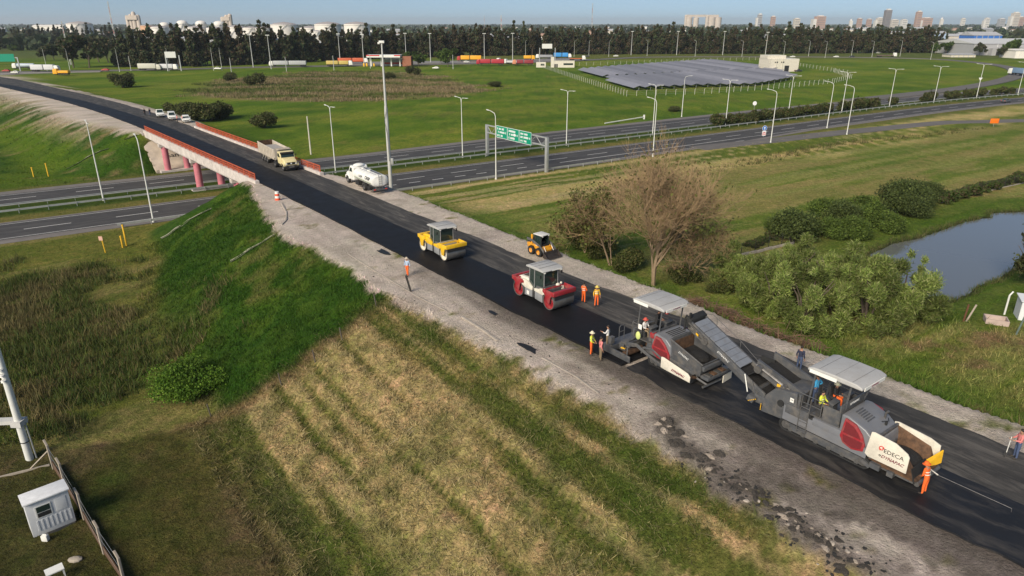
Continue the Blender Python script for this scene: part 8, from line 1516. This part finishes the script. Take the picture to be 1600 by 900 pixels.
# fence posts up the slope
tp = MB().lathe([(0, -.2), (.06, -.2), (.05, 1.15), (0, 1.15)], (0, 0, 0), n=6).mesh('fence_post', mat('grey_wood', (.10, .085, .07), .9))
for x, y in ((440, 603), (493, 567), (535, 533), (330, 652), (588, 480)): q = gpt(x, y); tag(link('fence_post', tp, None, q, (R(4), R(-5), 0)), 'thin dark fence post on the line dividing dry and lush grass', 'post', 'posts dividing dry and lush grass')
q = gpt(642, 456); tag(link('marker_stake', MB().box((0, 0, .75), (.16, .16, 1.7)).mesh('marker_stake', mat('tarred_wood', (.05, .045, .04), .9)), None, q, (R(6), R(-14), .4)), 'leaning dark stake at the shoulder edge below the lone worker', 'post')
# traffic drum
q = gpt(434, 313); p = empty('traffic_drum', q, 0, 'orange and white traffic drum on the dirt beside the bridge end', 'traffic drum')
for k in range(4): part(p, 'drum_band', cl('drum_orange', (.72, .09, .03)) if k % 2 == 0 else M_WHITEP, lambda m: m.lathe([(0, .28 * k), (.33 - .02 * k, .28 * k), (.31 - .02 * k, .28 * k + .28), (0, .28 * k + .28)], (0, 0, 0), n=14), smooth=False)
# concrete drain channels down the slopes
def channel(pts, label, w_=.55):
    P = [gpt(*p_) for p_ in pts]; e = empty('drain_channel', P[0], 0, label, 'drain'); o_ = Vector(P[0]); n_ = 14; path = []
    for i in range(len(P) - 1):
        for k in range(n_): q = P[i].lerp(P[i + 1], k / n_); path.append(Vector((q.x, q.y, hz(q.x, q.y) + .10)))
    path.append(P[-1] + Vector((0, 0, .1)))
    V = []; F = []
    for i, q in enumerate(path):
        d_ = (path[min(i + 1, len(path) - 1)] - path[max(i - 1, 0)]); d_.z = 0; d_.normalize(); s_ = Vector((-d_.y, d_.x, 0)); q = q - o_
        V += [q - s_ * w_, q - s_ * w_ * .75, q - s_ * w_ * .35 - Vector((0, 0, .16)), q + s_ * w_ * .35 - Vector((0, 0, .16)), q + s_ * w_ * .75, q + s_ * w_]
    for i in range(len(path) - 1): F += [(6 * i + j, 6 * i + j + 1, 6 * i + 7 + j, 6 * i + 6 + j) for j in range(5)]
    MB().add(V, F).build('channel_lining', mat('drain_concrete', (.27, .26, .19), .9, var=.2, scale=1.5), e)
    return e
channel([(330, 327), (296, 344), (252, 374)], 'pale concrete drain channel down the green slope by the short guard rail', .35); channel([(430, 367), (395, 388), (360, 410)], 'second concrete drain channel half hidden in the lush slope', .32); channel([(216, 211), (195, 219)], 'upper piece of concrete drain beside the far bridge end', .5); channel([(170, 232), (104, 264)], 'long concrete drain channel down the slope beyond the highway', .45)
# old kerb pieces along the left shoulder
M_KERB = mat('old_kerb', (.36, .315, .265), .9, var=.2, scale=2, bump=.2)
def kerb(pts, label, w_=.16, h=.14):
    P = []
    for a_, b_ in zip(pts, pts[1:]):
        A_, B_ = gpt(*a_), gpt(*b_)
        for k in range(6): P.append(A_.lerp(B_, k / 6))
    P.append(gpt(*pts[-1])); e = empty('kerb', P[0], 0, label, 'kerb'); o_ = Vector(P[0])
    for a_, b_ in zip(P, P[1:]): d_ = b_ - a_; part(e, 'kerb_stone', M_KERB, lambda m: m.box((a_ + b_) / 2 - o_ + Vector((0, 0, .03)), (d_.length * .97, w_, h), (0, 0, math.atan2(d_.y, d_.x))), bevel=.015)
kerb([(440, 318), (448, 333), (447, 345), (440, 352)], 'curved old concrete kerb behind the traffic drum'); kerb([(545, 398), (600, 432), (650, 463), (700, 488)], 'old kerb line along the left dirt shoulder near the lone worker', .10, .04); kerb([(722, 496), (755, 516), (778, 533)], 'broken kerb lip at the washed out shoulder', .22, .10); kerb([(848, 560), (900, 590), (935, 615)], 'low kerb ridge between dirt and grass left of the paver', .14, .06)
# lumps of broken asphalt and rubble along the shoulder
g = np.random.default_rng(81); mk = []
for k in range(4):
    mb = MB(); mb.ball((0, 0, 0), (1, .75, .38), 6, 3); v = np.array(mb.v) * g.uniform(.55, 1.35, (len(mb.v), 1)) + g.normal(0, .1, (len(mb.v), 3)); mb.v = [tuple(a_) for a_ in v]; mk.append(mb)
M_CHUNK = [mat('broken_asphalt', (.022, .021, .02), .9, var=.4, scale=6), mat('pale_rubble', (.36, .31, .26), .9, var=.2, scale=4)]
CH = [[mk[k].mesh('chunk', M_CHUNK[j]) for k in range(4)] for j in range(2)]
n_ = 0
for lo, hi, oa, ob, cnt, szr, pd, lb, gp_ in ((5, 19, 24.6, 27.2, 170, (.04, .13), .8, 'lump of dark broken asphalt along the torn shoulder edge', 'dark lumps along the torn shoulder'), (19, 36, 25.2, 29, 36, (.03, .10), .75, 'dark clod on the dirt shoulder before the paver', 'dark clods on the dirt shoulder'), (36, 62, 24.6, 29, 20, (.03, .09), .7, 'small dark clod on the shoulder near the lone worker', 'dark clods near the lone worker')):
    for i in range(cnt):
        s_ = g.uniform(lo, hi); o_ = float(o_lsh(s_)) + (o_ - 24 if False else g.uniform(-.9, 1.4) if lo < 6 else g.uniform(.2, 4.2)); q = rd(s_, o_); j = 0 if g.random() < pd else 1
        z = hz(q.x, q.y); sc = g.uniform(*szr) * (1.4 if g.random() < .1 else 1); o = link('asphalt_lump' if j == 0 else 'rubble_stone', CH[j][int(g.integers(0, 4))], None, (q.x, q.y, z + sc * .15), (g.uniform(-.3, .3), g.uniform(-.3, .3), g.uniform(0, 6)), sc)
        tag(o, lb if j == 0 else lb.replace('lump of dark broken asphalt', 'pale rubble stone').replace('small dark clod', 'small pale stone').replace('dark clod', 'pale stone'), 'rubble', gp_ if j == 0 else gp_.replace('dark lumps', 'pale stones').replace('dark clods', 'pale stones'))
for x, y, rx, ry, lb in ((598, 394, .95, .5, 'black tar patch on the dirt beside the lone worker'), (771, 490, .5, .25, 'small black spill on the dirt before the cream and red roller'), (827, 545, .9, .4, 'scattered black spill on the dirt left of the paver')):
    q = gpt(x, y); mb = MB(); th = np.linspace(0, 6.283, 19)[:-1]; mb.prism([(rx * math.cos(t) * (1 + .35 * math.sin(3 * t + x)) * g.uniform(.8, 1.15), ry * math.sin(t) * (1 + .3 * math.cos(2 * t)) * g.uniform(.8, 1.15)) for t in th], -.05, .05, 'z'); o = mb.build('tar_patch', mat('tar', (.012, .012, .012), .55), None, loc=q, rot=(0, 0, ROAD_RZ)); tag(o, lb, 'tar')
# heaps of torn-up black asphalt along the shoulder edge
def heap_mesh(seed, n=12, m=5):
    g_ = np.random.default_rng(seed); V = []; F = []
    for j in range(m + 1):
        for i in range(n): t = 6.283 * i / n; r_ = (1 - j / m) ** .8 * (.6 + .8 * float(vn(np.array([math.cos(t) * 1.6 + 9]), np.array([math.sin(t) * 1.6 + seed]), 2)[0])); V.append((r_ * math.cos(t) + g_.normal() * .06, r_ * .62 * math.sin(t) + g_.normal() * .05, -.12 + (j / m) ** .7 * (.7 + g_.normal() * .16)))
    for j in range(m):
        for i in range(n): F.append((j * n + i, j * n + (i + 1) % n, (j + 1) * n + (i + 1) % n, (j + 1) * n + i))
    mb = MB(); mb.add(V, F); return mb
M_TORN = mat('torn_asphalt', (.034, .030, .028), .95, var=.5, scale=9, bump=1.0, bscale=20, col2=(.15, .128, .108)); HM = [heap_mesh(k).mesh('asphalt_heap', M_TORN) for k in range(5)]; HP = [heap_mesh(k + 9).mesh('soil_heap', mat('torn_soil', (.34, .285, .235), .95, var=.2, scale=5, bump=.6, bscale=12)) for k in range(3)]
edge_px = [(1035, 655), (1050, 680), (1078, 702), (1112, 728), (1150, 757), (1190, 782), (1240, 815), (1290, 850), (1350, 897)]
EP = [gpt(*a_) for a_ in edge_px]; gr_ = np.random.default_rng(88)
for i in range(120):
    f = gr_.random() * (len(EP) - 1); k = int(f); q = EP[k].lerp(EP[k + 1], f - k); j_ = gr_.normal() * .38; q = q + Vector((N0 * j_, N1 * j_, 0)); q.z = hz(q.x, q.y); sc = gr_.uniform(.08, .34) * (1.25 if f < 3 else .85); dk = gr_.random() < .8
    o = link('asphalt_heap' if dk else 'soil_heap', HM[i % 5] if dk else HP[i % 3], None, q, (0, 0, ROAD_RZ + gr_.normal() * .7), (sc, sc, sc * gr_.uniform(.45, .95))); tag(o, 'low heap of torn black asphalt where the shoulder breaks away' if dk else 'low pale soil heap among the torn black asphalt', 'rubble', 'torn asphalt heaps on the shoulder edge' if dk else 'pale soil heaps on the shoulder edge')
# ------------------------------------------------------------------ pond side
def mesh_fence(pts, h, gap, label, kerb_h=0):
    P = [gpt(*p_) for p_ in pts]; e = empty('mesh_fence', P[0], 0, label, 'fence'); o_ = Vector(P[0]); pmn = MB().lathe([(0, -.1), (.05, -.1), (.05, h), (0, h)], (0, 0, 0), n=6).mesh('post', M_BLACK)
    for a_, b_ in zip(P, P[1:]):
        L = (b_ - a_).length; n_ = max(1, int(L / gap))
        for i in range(n_ + 1): q = a_.lerp(b_, i / n_); q.z = hz(q.x, q.y); link('post', pmn, e, q - o_)
        w_ = MB()
        for i in range(int(L / .14)): q = a_.lerp(b_, i * .14 / L); q.z = hz(q.x, q.y); w_.box(q - o_ + Vector((0, 0, h * .5)), (.008, .008, h))
        for k in range(10): w_.tube([a_ - o_ + Vector((0, 0, h * (k + .5) / 10)), b_ - o_ + Vector((0, 0, h * (k + .5) / 10))], .006, 3)
        tag(w_.build('wire_mesh', M_BLACK, e), kind='stuff')
        if kerb_h:
            n_ = max(1, int(L / 1.5))
            for i in range(n_): c = a_.lerp(b_, (i + .5) / n_); c.z = hz(c.x, c.y); d_ = b_ - a_; part(e, 'footing_block', M_KERB, lambda m: m.box(c - o_ + Vector((0, 0, kerb_h * .4)), (L / n_ * .98, .16, kerb_h), (0, 0, math.atan2(d_.y, d_.x))), bevel=.01)
mesh_fence([(1157, 402), (1240, 382)], 1.9, 2.2, 'dark wire fence on pale concrete footing left of the pond', .42); mesh_fence([(1470, 318), (1540, 300), (1610, 284)], 1.9, 3.0, 'dark wire fence with low pale footing above the pond', .2)
q = gpt(1590, 500); ts = empty('tin_shed', q, R(-22), 'small white sheet metal shed near the pond', 'shed'); M_TIN = mat('white_sheet', (.66, .68, .70), .45, var=.05)
part(ts, 'wall_box', M_TIN, lambda m: m.bb(0, 2.6, 0, 1.8, -.1, 2.1)); part(ts, 'roof', M_TIN, lambda m: m.box((1.3, .9, 2.16), (2.9, 2.1, .07), (R(5), 0, 0)))
for k in range(9): part(ts, 'wall_rib', M_TIN, lambda m: m.bb(.05 + .31 * k, .12 + .31 * k, -.03, 0, -.1, 2.05))
q = gpt(1555, 505); tr_ = empty('concrete_trough', q, R(-24), 'open concrete basin beside the white tin shed', 'basin'); M_TR = mat('trough_concrete', (.42, .33, .29), .9, var=.15, scale=2)
for a_ in (((-1.0, 1.0, -.75, -.65)), ((-1.0, 1.0, .65, .75)), ((-1.0, -.9, -.65, .65)), ((.9, 1.0, -.65, .65))): part(tr_, 'basin_wall', M_TR, lambda m: m.bb(*a_, -.2, .55))
part(tr_, 'basin_floor', M_TR, lambda m: m.bb(-.9, .9, -.65, .65, -.2, .05))
for x, y, h, m_, rt, lb in ((1569, 492, 2.2, M_LAMP, 0, 'white cranked post beside the tin shed'), (1505, 503, 1.9, mat('rust_wood', (.12, .05, .025), .9), .06, 'rusty brown post by the pond path'), (1509, 502, 1.9, M_FPOST, .35, 'leaning pale post propped on the rusty brown one'), (1587, 523, 2.0, mat('green_post', (.10, .14, .12), .7), .2, 'leaning grey-green post before the tin shed')):
    q = gpt(x, y); p = empty('post', q, 0, lb, 'post'); part(p, 'shaft', m_, lambda m: m.tube([(0, 0, -.2), (math.sin(rt) * h, 0, math.cos(rt) * h)], .09, 7))
    if m_ is M_LAMP: part(p, 'crank', m_, lambda m: m.tube([(0, 0, h - .03), (.28, 0, h + .4)], .08, 7))
# broken-down branch pieces in the mown field
def log(pts, r, label): P = [gpt(*a_) for a_ in pts]; tag(MB().tube([q + Vector((0, 0, r * .7)) for q in P], [r, r * .8] + [r * .6] * (len(P) - 2), 6).build('fallen_branch', mat('grey_deadwood', (.27, .22, .13), .9, var=.2), None), label, 'branch')
log([(640, 680), (665, 655), (676, 640), (690, 622)], .045, 'long pale dead branch lying on the mown slope'); log([(588, 712), (615, 692), (645, 668)], .06, 'pale dead branch lying end to end with a longer one on the mown slope'); log([(628, 705), (640, 690)], .04, 'short dead branch stub on the mown slope')

# ------------------------------------------------------------------ haze
hm = bpy.data.materials.new('haze'); hm.use_nodes = True; hn = hm.node_tree; hn.nodes.remove(hn.nodes['Principled BSDF'])
pv_ = hn.nodes.new('ShaderNodeVolumePrincipled'); pv_.inputs['Color'].default_value = (.80, .88, .95, 1); pv_.inputs['Density'].default_value = 6.5e-5; pv_.inputs['Anisotropy'].default_value = .1
hn.links.new(pv_.outputs[0], hn.nodes['Material Output'].inputs['Volume'])
tag(MB().bb(-16800, 16800, -400, 22800, -4, 160).build('haze', hm), 'thin pale haze over the whole plain', 'haze', kind='stuff')
